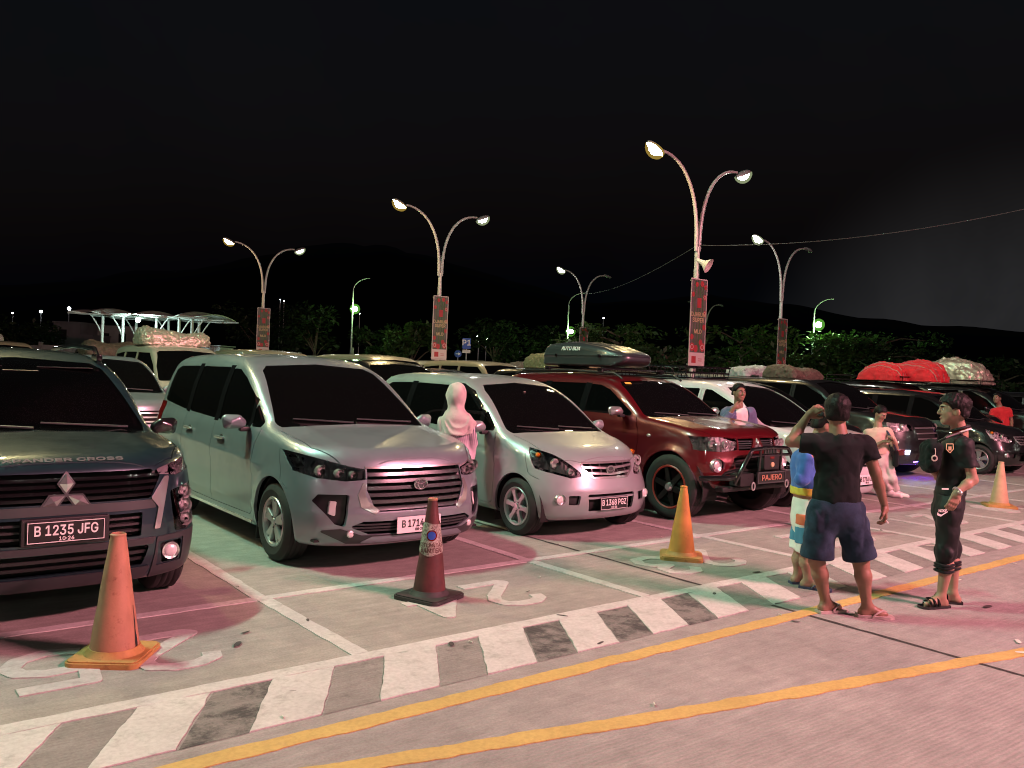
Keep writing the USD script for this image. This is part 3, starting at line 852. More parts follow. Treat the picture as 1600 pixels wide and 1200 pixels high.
def globe_post(loc, hgt, label, arm=True, z=None):
    t = thing('lamp_post', label, 'lamp post', loc)
    obj('pole', lathe([(0, 0), (.12, 0), (.12, .04), (.07, .06), (.05, hgt), (0, hgt)], 12), 'galv', t)
    if arm:
        s = np.linspace(0, 1, 10)
        obj('arm', tube(np.column_stack([0.9 * (1 - np.cos(s * PI / 2)), -0.7 * (1 - np.cos(s * PI / 2)), hgt + 0.9 * np.sin(s * PI / 2)]), .035, 8), 'galv', t)
    zz = z or hgt * 0.8
    obj('bracket', mbox(-.2, .2, -.12, -.05, zz - .04, zz + .04), 'galv', t)
    obj('lamp_bulb', xf(mf.Manifold.sphere(.18, 16), None, (0.02, -.3, zz)), 'lamp_green', t)
    obj('frosted_globe', xf(mf.Manifold.sphere(.36, 20), None, (0.02, -.3, zz)), 'bowl_green', t, smooth=True)  # halo round the bulb, painted as an added glowing shell
    obj('control_box', mbox(-.12, .12, -.2, -.05, 2.4, 2.9), 'galv', t, smooth=False)


globe_post((27.9, 53.0, 0), 6.9, 'slender lamp post with a glaring green lamp, right of the tent shelter', z=5.6)
globe_post((40.5, 44.4, 0), 6.6, 'lamp post with a green lamp just left of the roof box lamp', z=4.7)
globe_post((45.2, 27.85, 0), 5.9, 'lamp post with a bright green lamp above the tree tops at right', z=5.2)
# ---------------------------------------------------------------- cars
CARS = {}


class Car:
    """Car body as a smooth field: x across, y from the nose backwards, z up."""

    def __init__(s, P, res=0.027, share=None):
        s.P, s.res, s.cache = P, res, CARS.setdefault(share, {}) if share else {}
        g = {k: pch(P[k]) for k in ('top', 'nose', 'tail', 'cf', 'wy', 'tz', 'ws', 'rear', 'roof', 'wg', 'gy', 'bot')}
        s.g = g
        hw, L, n = P['hw'], P['L'], P.get('n', 3.0)
        kt, kr, cw = pch(P.get('kt', [(0, .07), (1.2, .05), (5, .02)])), P.get('kr', .07), P.get('cw', .16)
        ax, ar, fl = P['axles'], P['arch'], P.get('flare', .015)
        rs = P.get('r', {})

        def f(p):
            x, y, z = np.abs(p[:, 0]), p[:, 1], p[:, 2]
            w = hw * g['wy'](y) * g['tz'](z)
            for a in ax:
                d = np.hypot(y - a, z - P['tyre']) - ar
                w = w + fl * np.exp(-(np.maximum(d, -0.02) / .07)**2) * sstep(P['tyre'] - .28, P['tyre'] - .05, z)
            for (z0, z1, y0, y1, amp, wd) in P.get('creases', ()):
                zc = z0 + (z1 - z0) * (y - y0) / (y1 - y0)
                t = (z - zc) / wd
                w = w + amp * np.exp(-np.where(t > 0, t * 2.2, t)**2) * sstep(y0 - .15, y0 + .15, y) * (1 - sstep(y1 - .15, y1 + .15, y))
            side = (x - w) * .97
            xn = x / hw
            c = g['cf'](z)
            fr = (g['nose'](z) + c * xn**n - y) / np.sqrt(1 + (n * c / hw * xn**(n - 1))**2)
            re = (y - (L - g['tail'](z)) + .16 * xn**4) / np.sqrt(1 + (.64 / hw * xn**3)**2)
            tp = (z - g['top'](y) + kt(y) * x * x - P.get('ridge', 0) * np.exp(-((xn - .62) / .1)**2) * sstep(.1, .5, y)) * .98
            a = smax(side, fr, rs.get('sf', .10))
            a = smax(a, re, .14)
            a = smax(a, tp, rs.get('st', .085))
            a = smax(a, g['bot'](y) - z, .06)
            sg = (x - g['wg'](z) * g['gy'](y)) * .95
            wsd = (g['ws'](z) + cw * x * x - y) * P.get('wcos', .55)
            rg = (y - g['rear'](z) + .10 * x * x) * .93
            rf = z - g['roof'](y) + kr * x * x
            b = smax(sg, wsd, rs.get('sw', .09))
            b = smax(b, rg, .12)
            b = smax(b, rf, rs.get('sr', .12))
            b = smax(b, P.get('gz', .9) - z, .02)
            return smin(a, b, rs.get('u', .05))
        s.f = f
        H = max(v for _, v in P['roof'])
        s.lo, s.hi = (-hw - .09, -.07, .05), (hw + .09, L + .06, H + .06)

    def raw(s, d, *_):
        """The body moved inwards by d."""
        k = round(d, 4)
        if k not in s.cache:
            if 'v' not in s.cache:
                v, t = nets(s.f, s.lo, s.hi, s.res)
                g = grad(s.f, v)
                s.cache['v'] = (v, t, g / np.linalg.norm(g, axis=1, keepdims=True))
            v, t, g = s.cache['v']
            if abs(d) > 1e-6:
                v = v - g * d
                if abs(d) > .03:
                    v = v - g * (s.f(v) + d)[:, None]
            s.cache[k] = mani(v, t, 0.0006)
        return s.cache[k]

    def front(s, d):
        k = ('f', round(d, 4))
        if k not in s.cache:
            s.cache[k] = s.raw(d).trim_by_plane((0, -1, 0), -s.P.get('front_len', 1.05))
        return s.cache[k]

    def yf(s, x, z):
        ys = np.linspace(-.1, 1.4, 700)
        return float(ys[np.argmax(s.f(np.column_stack([np.full(700, x), ys, np.full(700, z)])) < 0)])

    def F2(s, name, reg, *a, **k):
        s.F(name, reg, *a, **k)
        s.F(name, reg.mirror((1, 0, 0)), *a, **k)

    def F(s, name, reg, d, mat, t=None, parent=None, full=False, **kw):
        DS = np.array([-.012, -.006, 0, .005, .011, .018, .026, .045, .07, .11])
        t = None if t is None else float(DS[np.argmin(np.abs(DS - d - t))])
        d = float(DS[np.argmin(np.abs(DS - d))])
        if t is not None:
            t = max(t, float(DS[np.argmin(np.abs(DS - d)) + 1])) - d
        m = (s.raw(d) if full else s.front(d)) ^ reg
        offs = [d]
        if t:
            m = m - (s.raw(d + t) if full else s.front(d + t))
            offs.append(d + t)
        return field_obj(name, m, s.f, offs, mat, parent or s.path, eps=3e-3, **kw)


def segmented_bowl(c, reg, name='headlamp', mat='lamp_bowl', nx=7, nz=3, deep=.05, parent=None):
    """The stepped reflector behind a lamp glass: small facets that all face forward."""
    x0, y0, z0, x1, y1, z1 = reg.bounding_box()
    cav, out = reg ^ c.front(.011), None
    for i in range(nx):
        for j in range(nz):
            a, b = x0 + (x1 - x0) * i / nx, x0 + (x1 - x0) * (i + 1) / nx
            d, e = z0 + (z1 - z0) * j / nz, z0 + (z1 - z0) * (j + 1) / nz
            p = cav ^ mbox(a, b, -1, 2, d, e)
            if p.is_empty():
                continue
            bb = p.bounding_box()
            yy = bb[1] + deep + (.008 if (i + j) % 2 else 0)
            k = cav ^ mbox(a + .0005, b - .0005, yy, max(yy + .012, bb[4] + .03), d + .0005, e - .0005)
            out = k if out is None else out + k
    return obj(name, xf(out), mat, parent or c.path, smooth=False)


def both(reg):
    return reg + reg.mirror((1, 0, 0))


def make_wheel(name, parent, c, r, w, rim_r, style, mats=('rubber', 'alloy'), side=-1, steer=0.0):
    """Wheel with its axle along x; side -1: outer face towards -x."""
    def put(m):
        return xf(m, rotz(steer) @ np.diag([-side, 1.0, 1.0]), c)
    hwd = w / 2
    prof = [(rim_r - .01, -hwd + .012), (rim_r + .006, -hwd + .002), (rim_r + .02, -hwd - .002), ((rim_r + r) / 2, -hwd - .012), (r - .028, -hwd - .002), (r - .006, -hwd + .018)]
    tr = []
    zs = np.linspace(-hwd + .022, hwd - .022, 13)
    for i, z in enumerate(zs):
        tr.append((r - (.007 if i in (3, 6, 9) else 0), z))
    prof = prof + tr + [(a, -b) for a, b in prof[::-1]]
    ty = lathe(prof, 44)
    A = np.array([[0, 0, 1], [1, 0, 0], [0, 1, 0]], float)        # lathe axis z -> x, outer face (-z) -> -x
    t = obj('wheel', put(xf(ty, A)), mats[0], parent, smooth=28)
    barrel = lathe([(rim_r - .012, hwd - .01), (rim_r - .03, hwd * .3), (rim_r - .025, -hwd + .04), (rim_r + .004, -hwd + .006), (rim_r - .004, -hwd - .004), (rim_r - .02, -hwd + .004), (rim_r - .028, -hwd + .03)], 40)
    obj('rim', put(xf(barrel, A)), mats[-1] if style != 'dark' else 'alloy_dark', t, smooth=35)
    if style == 'dark':
        obj('rim_edge', put(xf(lathe([(rim_r - .022, -hwd + .002), (rim_r - .006, -hwd - .006), (rim_r + .004, -hwd + .002)], 40), A)), 'alloy_red', t)
    obj('brake_disc', put(xf(lathe([(0, -.01), (rim_r * .72, -.01), (rim_r * .72, .01), (0, .01)], 24), A)), 'dark_chrome' if style != 'dark' else 'alloy_dark', t)
    obj('wheel_back', put(xf(lathe([(0, .035), (rim_r - .03, .035)], 24), A)), 'dark_cavity', t)
    z0 = -hwd + .012
    R = rim_r - .018
    S = []
    if style == 'five_twin':      # five pairs of blades
        for k in range(5):
            for o in (-.17, .17):
                S.append(affinity.rotate(Polygon([(.035, -.022), (R, -.016 + .0), (R, .030), (.035, .022)]), math.degrees(k * 2 * PI / 5 + o + .3), origin=(0, 0)))
    elif style == 'six':
        for k in range(6):
            S.append(affinity.rotate(Polygon([(.03, -.032), (R * .6, -.021), (R, -.033), (R, .033), (R * .6, .021), (.03, .032)]), 60 * k + 8, origin=(0, 0)))
    else:
        for k in range(6 if style == 'dark' else 5):
            S.append(affinity.rotate(Polygon([(.03, -.038), (R, -.030), (R, .030), (.03, .038)]), (60 if style == 'dark' else 72) * k + 15, origin=(0, 0)))
    sp = unary_union(S + [LineString([(0, 0), (.001, 0)]).buffer(.062 if style != 'dark' else .075)])
    sp = sp.buffer(-.006).buffer(.012).buffer(-.006)
    ms = mf.Manifold.extrude(cs(sp.buffer(-.004)), .006).translate((0, 0, z0)) + mf.Manifold.extrude(cs(sp), .028).translate((0, 0, z0 + .005))
    obj('spokes', put(xf(ms, A)), 'alloy' if style != 'dark' else 'alloy_dark', t, smooth=20)
    obj('hub_cap', put(xf(lathe([(0, z0 - .012), (.028, z0 - .010), (.034, z0 + .004)] if style != 'dark' else [(0, z0 - .04), (.035, z0 - .038), (.05, z0 - .02), (.055, z0 + .004)], 18), A)), 'chrome' if style != 'five_twin' else 'alloy', t)
    for k in range(5):
        a = k * 2 * PI / 5 + .9
        obj('wheel_nut', put(xf(mf.Manifold.cylinder(.012, .009, .008, 6).translate((.048 * math.cos(a), .048 * math.sin(a), z0 - .006)), A)), 'dark_chrome', t, smooth=False)
    return t


def body_shell(c, cuts, name='body', mat='paint_silver', wall=.028, seams=(), hollow=True):
    m = c.raw(0.0)
    if hollow:
        m = m - c.raw(wall, None, .04)
    for k in cuts:
        m = m - k
    if seams:
        inner = c.raw(.011)
        s0 = seams[0]
        for k in seams[1:]:
            s0 = s0 + k
        m = m - (s0 - inner)
    return field_obj(name, m, c.f, [0.0, wall, .011], mat, c.path)


def ribbon(pts, w=.0035):
    return LineString(pts).buffer(w, cap_style=2, join_style=1, quad_segs=3)


def arch_cut(c):
    P, m = c.P, None
    for a in P['axles']:
        q = mf.Manifold.cylinder(2.6, P['arch'], P['arch'], 56, True).rotate((0, 90, 0)).translate((0, a, P['tyre'] + P.get('arch_up', 0)))
        q = q - mbox(-P['hw'] + .34, P['hw'] - .34, a - 1, a + 1, -1, 2)
        m = q if m is None else m + q
    return m


def liners(c):
    P = c.P
    for a in P['axles']:
        for sx in (-1, 1):
            ro = P['arch'] + .012
            zc = P['tyre'] + P.get('arch_up', 0)
            tubeshell = mf.Manifold.cylinder(.27, ro, ro, 40) - mf.Manifold.cylinder(.27, ro - .006, ro - .006, 40).translate((0, 0, .006))
            tubeshell = tubeshell.rotate((0, 90, 0)).trim_by_plane((0, 0, 1), -.12)
            if sx < 0:
                tubeshell = tubeshell.mirror((1, 0, 0))
            obj('wheel_liner', xf(tubeshell, None, (sx * (P['hw'] - .32), a, zc)), 'dark_cavity', c.path, smooth=30)


def plate(c, txt, sub, x, y, z, white=False, w=.43, h=.135, rx=0.0, split=True):
    bg, ink = ('plate_white', 'black_print') if white else ('plate_black', 'white_print')
    R = rotx(rx)
    p = obj('number_plate', xf(rbox(-w / 2, w / 2, -.004, .004, -h / 2, h / 2, .003), R, (x, y, z)), bg, c.path, smooth=30)
    k = .058
    t = xf(text(txt, k, .002, True, .78), FACE, (0, -.006, -.018))
    t2 = xf(text(sub, .022, .002, True), FACE, (0, -.006, -.052))
    obj('lettering', xf(cat_mesh([t, t2]), R, (x, y, z)), ink, p, smooth=False)
    if not white:
        fr = sbox(-w / 2 + .006, -h / 2 + .006, w / 2 - .006, h / 2 - .006)
        fr = fr.difference(fr.buffer(-.004))
        obj('border_line', xf(xf(mf.Manifold.extrude(cs(fr), .002), FACE, (0, -.006, 0)), R, (x, y, z)), ink, p, smooth=False)
    return p


def mirror_unit(c, y, z, mat, x0, chrome=False):
    for sx in (-1, 1):
        m = mf.Manifold.batch_hull([mf.Manifold.sphere(r_, 20).translate(q_) for r_, q_ in ((.05, (sx * -.06, 0, -.01)), (.045, (sx * .065, .01, .022)), (.038, (sx * .06, .005, -.03)), (.045, (sx * -.03, -.02, .02)), (.04, (sx * .03, -.03, 0)))])
        m = m.trim_by_plane((0, -1, 0), -.032)
        mr = obj('door_mirror', xf(m, rotz(sx * .12), (sx * (x0 + .12), y, z + .05)), mat, c.path, smooth=50)
        obj('mirror_glass', xf(mf.Manifold.sphere(1, 20).scale((.085, .004, .05)), rotz(sx * .12), (sx * (x0 + .12), y + .037, z + .05)), 'chrome', mr, smooth=True)
        obj('mirror_foot', rbox(min(sx * (x0 - .03), sx * (x0 + .07)), max(sx * (x0 - .03), sx * (x0 + .07)), y - .03, y + .03, z - .04, z + .005, .012), 'black_plastic', mr)


def handles(c, spots, mat):
    for y, z in spots:
        for sx in (-1, 1):
            w = c.P['hw']
            # lie on the body side
            xs = np.linspace(.4, w + .1, 200)
            xx = xs[np.argmax(c.f(np.column_stack([xs * sx, np.full(200, y), np.full(200, z)])) > 0)]
            h = obj('door_handle', rbox(min(sx * xx, sx * (xx + .035)) , max(sx * xx, sx * (xx + .035)), y - .10, y + .10, z - .013, z + .013, .011).translate((sx * .004, 0, 0)), mat, c.path, smooth=40)
            obj('handle_cup', xf(mf.Manifold.sphere(1, 16).scale((.006, .055, .03)), None, (sx * (xx - .001), y - .01, z)), 'black_plastic', h, smooth=True)


def wipers(c, yz0, spans):
    for i, (xa, xb) in enumerate(spans):
        P = []
        for t in np.linspace(0, 1, 9):
            x = xa + (xb - xa) * t
            z = yz0[1] + .012 + .030 * t
            # find the screen's surface by marching along y
            ys = np.linspace(.4, 2.2, 500)
            yy = ys[np.argmax(c.f(np.column_stack([np.full(500, x), ys, np.full(500, z)])) < 0)]
            P.append((x, yy - .012, z + .006))
        obj('wiper', tube(P, np.linspace(.010, .007, 9), 6), 'grey_plastic', c.path)


def seat_row(c, y, z, w=.46, xs=(-.38, .38)):
    for x in xs:
        st = obj('seat', rbox(x - w / 2, x + w / 2, y - .1, y + .12, z, z + .62, .05), 'interior', c.path)
        obj('headrest', rbox(x - .14, x + .14, y - .04, y + .07, z + .64, z + .82, .04), 'interior', st)


def side_windows(c, wins, glass='tinted_glass', frame=None, d=.006):
    cuts = None
    for pts in wins:
        k = both(side_prism(rnd(pts, .03), .3, 1.3))
        cuts = k if cuts is None else cuts + k
    return cuts


def glaze(c, wins, glass='tinted_glass', grow=.012):
    for pts in wins:
        poly = rnd(pts, .03).buffer(grow)
        for sx in (0, 1):
            reg = side_prism(poly, .3, 1.3)
            if sx:
                reg = reg.mirror((1, 0, 0))
            m = (c.raw(.005) ^ reg) - c.raw(.011)
            field_obj('side_window', m, c.f, [.005, .011], glass, c.path)


def under(c, z=.26):
    P = c.P
    obj('floor_pan', mbox(-P['hw'] + .1, P['hw'] - .1, .3, P['L'] - .25, z, z + .02), 'dark_cavity', c.path, smooth=False)
    for a in P['axles']:
        obj('axle', cyl((-P['hw'] + .2, a, P['tyre']), (P['hw'] - .2, a, P['tyre']), .05), 'dark_cavity', c.path)




def reshape(path, fn, skip=('wheel',)):
    """Moves the finished points of a car's parts (proportions corrected against the photograph)."""
    for pr in Usd.PrimRange(stage.GetPrimAtPath(path)):
        if pr.IsA(UsdGeom.Mesh) and not any(('/' + k) in str(pr.GetPath())[len(path):] for k in skip):
            a = UsdGeom.Mesh(pr).GetPointsAttr()
            v = np.array(a.Get(), float)
            a.Set(Vt.Vec3fArray.FromNumpy(fn(v).astype(np.float32)))


def shrink(y0=None, ky=1.0, z0=None, kz=1.0):
    def fn(v):
        v = v.copy()
        if y0 is not None:
            v[:, 1] = np.where(v[:, 1] < y0, y0 - (y0 - v[:, 1]) * ky, v[:, 1])
        if z0 is not None:
            v[:, 2] = np.where(v[:, 2] > z0, z0 + (v[:, 2] - z0) * kz, v[:, 2])
        return v
    return fn
# ---------------------------------------------------------------- grey silver minivan (second bay)
def build_silver_minivan():
    P = dict(L=4.735, hw=.915, axles=(.92, 3.67), tyre=.336, arch=.395, flare=.02, n=3.2,
             top=[(-.1, .97), (0, .985), (.12, 1.005), (.35, 1.045), (.75, 1.10), (1.1, 1.145), (1.3, 1.16), (2.0, 1.13), (4.5, 1.13), (4.8, 1.1)],
             nose=[(.1, .16), (.2, .10), (.3, .035), (.42, .005), (.5, .0), (.56, .012), (.62, .012), (.7, .02), (.82, .05), (.92, .09), (1.0, .14), (1.1, .22), (1.3, .5)],
             tail=[(.1, .12), (.3, .03), (.5, .0), (.8, .01), (1.1, .04), (1.3, .1)], cf=[(.1, .5), (.45, .40), (.8, .46), (1.0, .52), (1.2, .5)],
             wy=[(0, .965), (.5, .985), (1.0, 1.0), (3.7, 1.0), (4.4, .97), (4.75, .94)], tz=[(.1, .90), (.25, .955), (.45, .985), (.65, 1.0), (.85, 1.0), (.97, .985), (1.08, .955), (1.2, .92), (1.4, .86)],
             ws=[(.9, .85), (1.0, .98), (1.15, 1.16), (1.4, 1.53), (1.6, 1.86), (1.72, 2.10), (1.8, 2.32), (1.9, 2.7)], rear=[(.9, 4.70), (1.2, 4.66), (1.4, 4.60), (1.65, 4.47), (1.8, 4.36), (1.9, 4.2)],
             roof=[(1.2, 1.42), (1.7, 1.62), (2.0, 1.71), (2.4, 1.768), (3.0, 1.795), (3.8, 1.78), (4.5, 1.73), (4.9, 1.68)], wg=[(.9, .90), (1.05, .875), (1.15, .855), (1.4, .80), (1.6, .735), (1.75, .675), (1.9, .60)],
             gy=[(.9, .93), (1.5, .975), (2.2, 1), (3.5, 1), (4.2, .975), (4.7, .93)], bot=[(0, .235), (.5, .21), (1.4, .20), (3.2, .20), (4.3, .25), (4.8, .33)], kt=[(0, .07), (1.0, .055), (1.4, .03), (5, .02)], ridge=.012,
             creases=[(.80, .90, 1.2, 4.5, .014, .09), (.42, .42, 1.3, 3.3, .010, .06)], cw=.17, wcos=.56)
    c = Car(P)
    c.path = thing('minivan', 'grey silver minivan with white plate B 1714 behind the dark red cone', 'car', (3.83, 5.94, 0))
    wins = [[(1.30, 1.115), (1.60, 1.105), (1.60, 1.33)], [(1.66, 1.10), (2.44, 1.115), (2.42, 1.63), (2.24, 1.625), (2.0, 1.545), (1.66, 1.37)],
            [(2.54, 1.12), (3.36, 1.145), (3.34, 1.635), (2.52, 1.64)], [(3.46, 1.15), (4.38, 1.21), (4.26, 1.58), (4.12, 1.62), (3.44, 1.635)]]
    ws_half = [(0, 1.155), (.55, 1.14), (.775, 1.125), (.70, 1.36), (.612, 1.62), (.54, 1.668), (0, 1.70)]
    wsp = Polygon(ws_half).union(mirx(Polygon(ws_half))).buffer(-.03).buffer(.03)
    ws_reg = front_prism(wsp, .7, 2.3)
    lamp = front_prism(rnd([(.475, .78), (.470, .862), (.62, .893), (1.0, 1.005), (1.0, .86), (.80, .782), (.62, .765)], .012), -.2, 1.0) ^ side_prism(rnd([(-.3, .6), (.40, .6), (.60, .84), (.84, 1.0), (.80, 1.1), (-.3, 1.1)], .01), .2, 1.2)
    gr = rnd([(-.455, .88), (.455, .88), (.475, .70), (.40, .52), (-.40, .52), (-.475, .70)], .02)
    gr_reg = front_prism(gr, -.2, .5)
    low = rnd([(-.50, .445), (.50, .445), (.60, .40), (.44, .335), (-.44, .335), (-.60, .40)], .012)
    low_reg = front_prism(low, -.2, .55)
    fog = rnd([(.60, .66), (.80, .655), (.835, .60), (.70, .42), (.63, .40), (.615, .52)], .015)
    fog_one = front_prism(fog, -.2, .7)
    fog_reg = both(fog_one)
    trim = rnd([(-.50, .33), (.50, .33), (.66, .385), (.80, .36), (.60, .255), (-.60, .255), (-.80, .36), (-.66, .385)], .01)
    seams = [both(side_prism(ribbon(q), .3, 1.3)) for q in ([(1.42, .36), (1.40, .95), (1.33, 1.10)], [(2.49, .30), (2.49, 1.64)], [(3.41, .33), (3.42, .62), (3.40, 1.1), (3.40, 1.64)], [(1.42, .36), (1.48, .315), (2.44, .305), (3.24, .31)], [(.62, .66), (.75, .72), (.84, .98)])]
    seams.append(top_prism(ribbon([(-.80, 1.06), (-.775, .5), (-.62, .2), (-.46, .105), (.46, .105), (.62, .2), (.775, .5), (.80, 1.06)]), .9, 1.25))
    acut = arch_cut(c)
    pil = [side_prism(Polygon(q), .3, 1.3) for q in ([(2.43, 1.10), (2.55, 1.10), (2.53, 1.66), (2.41, 1.66)], [(3.35, 1.13), (3.47, 1.14), (3.45, 1.66), (3.33, 1.66)], [(1.60, 1.09), (1.665, 1.09), (1.665, 1.38), (1.60, 1.35)])]
    body_shell(c, [side_windows(c, wins), ws_reg, both(lamp), gr_reg, low_reg, fog_reg, acut] + [both(q) for q in pil], mat='paint_silver', seams=seams)
    # pillars between the panes
    for q in pil:
        c.F2('door_pillar', q, 0, 'gloss_black', .02, full=True)
    glaze(c, wins)
    c.F('windscreen', front_prism(wsp.buffer(.012), .7, 2.4), .007, 'tinted_glass', .006, full=True)
    c.F('screen_frit', front_prism(wsp.buffer(.012).difference(wsp.buffer(-.035)), .7, 2.4), .014, 'gloss_black', .006, full=True)
    # head lamps
    for sx in (1, -1):
        q = (lambda m: m if sx > 0 else m.mirror((1, 0, 0)))
        h = segmented_bowl(c, q(lamp), mat='lamp_inner', nx=9)
        c.F('lens', q(lamp), .004, 'lamp_glass', .006, parent=h)
        strip = front_prism(Polygon([(.475, .86), (.62, .888), (1.0, 1.0), (1.0, .985), (.62, .872), (.475, .845)]), -.2, 1.0) ^ lamp
        c.F('chrome_strip', q(strip), .010, 'chrome', .02, parent=h)
        for x, z, r, y in ((.76, .835, .042, .20), (.65, .822, .036, .14), (.56, .815, .03, .11)):
            obj('projector', xf(lathe([(r * .55, .05), (r, .0), (r * 1.12, -.008), (r * 1.15, .05)], 20), rotx(-PI / 2) @ np.diag([1, 1, -1.0]), (sx * x, c.yf(x, z) + .035, z)), 'chrome', h)
            obj('bulb', xf(mf.Manifold.sphere(r * .8, 16), None, (sx * x, c.yf(x, z) + .06, z)), 'lamp_bowl', h, smooth=True)
    # grille
    c.F('grille', gr_reg, .07, 'dark_cavity', .05)
    for k, z in enumerate((.545, .60, .655, .71, .765, .82)):
        bar = front_prism(sbox(-.6, z - .014, .6, z + .014).intersection(gr.buffer(.004)), -.2, .5)
        c.F('grille_slat', bar, .012, 'dark_chrome', .035)
    c.F('grille_trim', front_prism(Polygon([(-.47, .868), (.47, .868), (.475, .885), (-.475, .885)]), -.2, .5), -.006, 'chrome', .03)
    brk = rnd([(.405, .50), (.52, .56), (.545, .66), (.50, .76), (.475, .75), (.488, .66), (.46, .60), (.375, .535)], .008)
    c.F('grille_bracket', front_prism(brk, -.2, .5), -.007, 'chrome', .04)
    c.F('grille_bracket', front_prism(mirx(brk), -.2, .5), -.007, 'chrome', .04)
    e = lathe([(.062, -.006), (.069, 0), (.062, .006), (.056, 0), (.062, -.006)], 28)
    em = xf(e, rotx(PI / 2) @ np.diag([1, .72, 1]), (0, .005, .735))
    em2 = xf(e, rotx(PI / 2) @ np.diag([.42, .66, 1]), (0, .003, .737))
    em3 = xf(e, rotx(PI / 2) @ np.diag([.8, .28, 1]), (0, .004, .757))
    b = obj('emblem', xf(mf.Manifold.sphere(1, 24).scale((.066, .008, .047)), None, (0, .012, .735)), 'dark_chrome', c.path, smooth=True)
    for q in (em, em2, em3):
        obj('emblem_ring', q, 'chrome', b)
    # lower bumper
    c.F('lower_grille', low_reg, .06, 'dark_cavity', .04)
    for z in (.365, .39, .415):
        c.F('lower_slat', front_prism(sbox(-.6, z - .007, .6, z + .007).intersection(low), -.2, .5), .02, 'grey_plastic', .03)
    c.F('lower_trim', front_prism(trim.difference(low), -.2, .6), -.004, 'grey_plastic', .02)
    sk = rnd([(-.42, .318), (.42, .318), (.52, .262), (-.52, .262)], .008)
    c.F('skid_panel', front_prism(sk, -.2, .6), -.012, 'paint_silver', .02)
    c.F2('fog_pocket', fog_one, .05, 'black_plastic', .04)
    for sx in (-1, 1):
        fl = rnd([(sx * .675, .60), (sx * .715, .60), (sx * .73, .50), (sx * .69, .48)], .008)
        c.F('fog_lamp', front_prism(fl, -.2, .7), .025, 'lamp_bowl', .02)
        yy = np.linspace(-.05, .7, 400)
        y0 = yy[np.argmax(c.f(np.column_stack([np.full(400, .585), yy, np.full(400, .345)])) < 0)]
        s1 = obj('bumper_lamp', xf(lathe([(0, -.006), (.026, -.006), (.034, 0), (.034, .03)], 20), rotx(-PI / 2), (sx * .585, y0 - .006, .345)), 'chrome', c.path)
        obj('lens', xf(mf.Manifold.sphere(1, 16).scale((.027, .01, .027)), None, (sx * .585, y0 - .010, .345)), 'lamp_bowl', s1, smooth=True)
    plate(c, 'B 1714 FKJ', '08·28', -.02, -.022, .405, white=True)
    for a in P['axles']:
        for sx in (-1, 1):
            make_wheel('wheel', c.path, (sx * (.915 - .115), a, .336), .336, .215, .215, 'five_twin', side=sx)
    liners(c)
    mirror_unit(c, 1.60, 1.10, 'paint_silver', .90)
    handles(c, ((2.22, .955), (3.18, .975)), 'chrome')
    wipers(c, (1.15, 1.15), ((.62, .02), (-.05, -.60)))
    seat_row(c, 2.35, .75); seat_row(c, 3.3, .78, 1.2, (0,))
    obj('dashboard', rbox(-.7, .7, 1.15, 1.65, .7, 1.06, .06), 'interior', c.path)
    obj('roof_fin', xf(mf.Manifold.sphere(1, 16).scale((.016, .09, .05)), rotx(-.25), (0, 4.2, 1.765)), 'paint_silver', c.path, smooth=True)
    for sx in (-1, 1):
        obj('mudflap', mbox(sx * .8 - .09, sx * .8 + .09, 1.31, 1.32, .12, .36), 'black_plastic', c.path, smooth=False)
        obj('door_sill_strip', mbox(sx * .883 - .004, sx * .883 + .006, 1.45, 3.2, .235, .262), 'chrome', c.path, smooth=False)
        tl = front_prism(rnd([(sx * .7, .9), (sx * 1.0, .9), (sx * 1.0, 1.2), (sx * .74, 1.2)], .02), 4.3, 5)
        c.F('tail_lamp', tl, -.004, 'red_lens', .03, full=True)
    under(c)
    return c


build_silver_minivan()
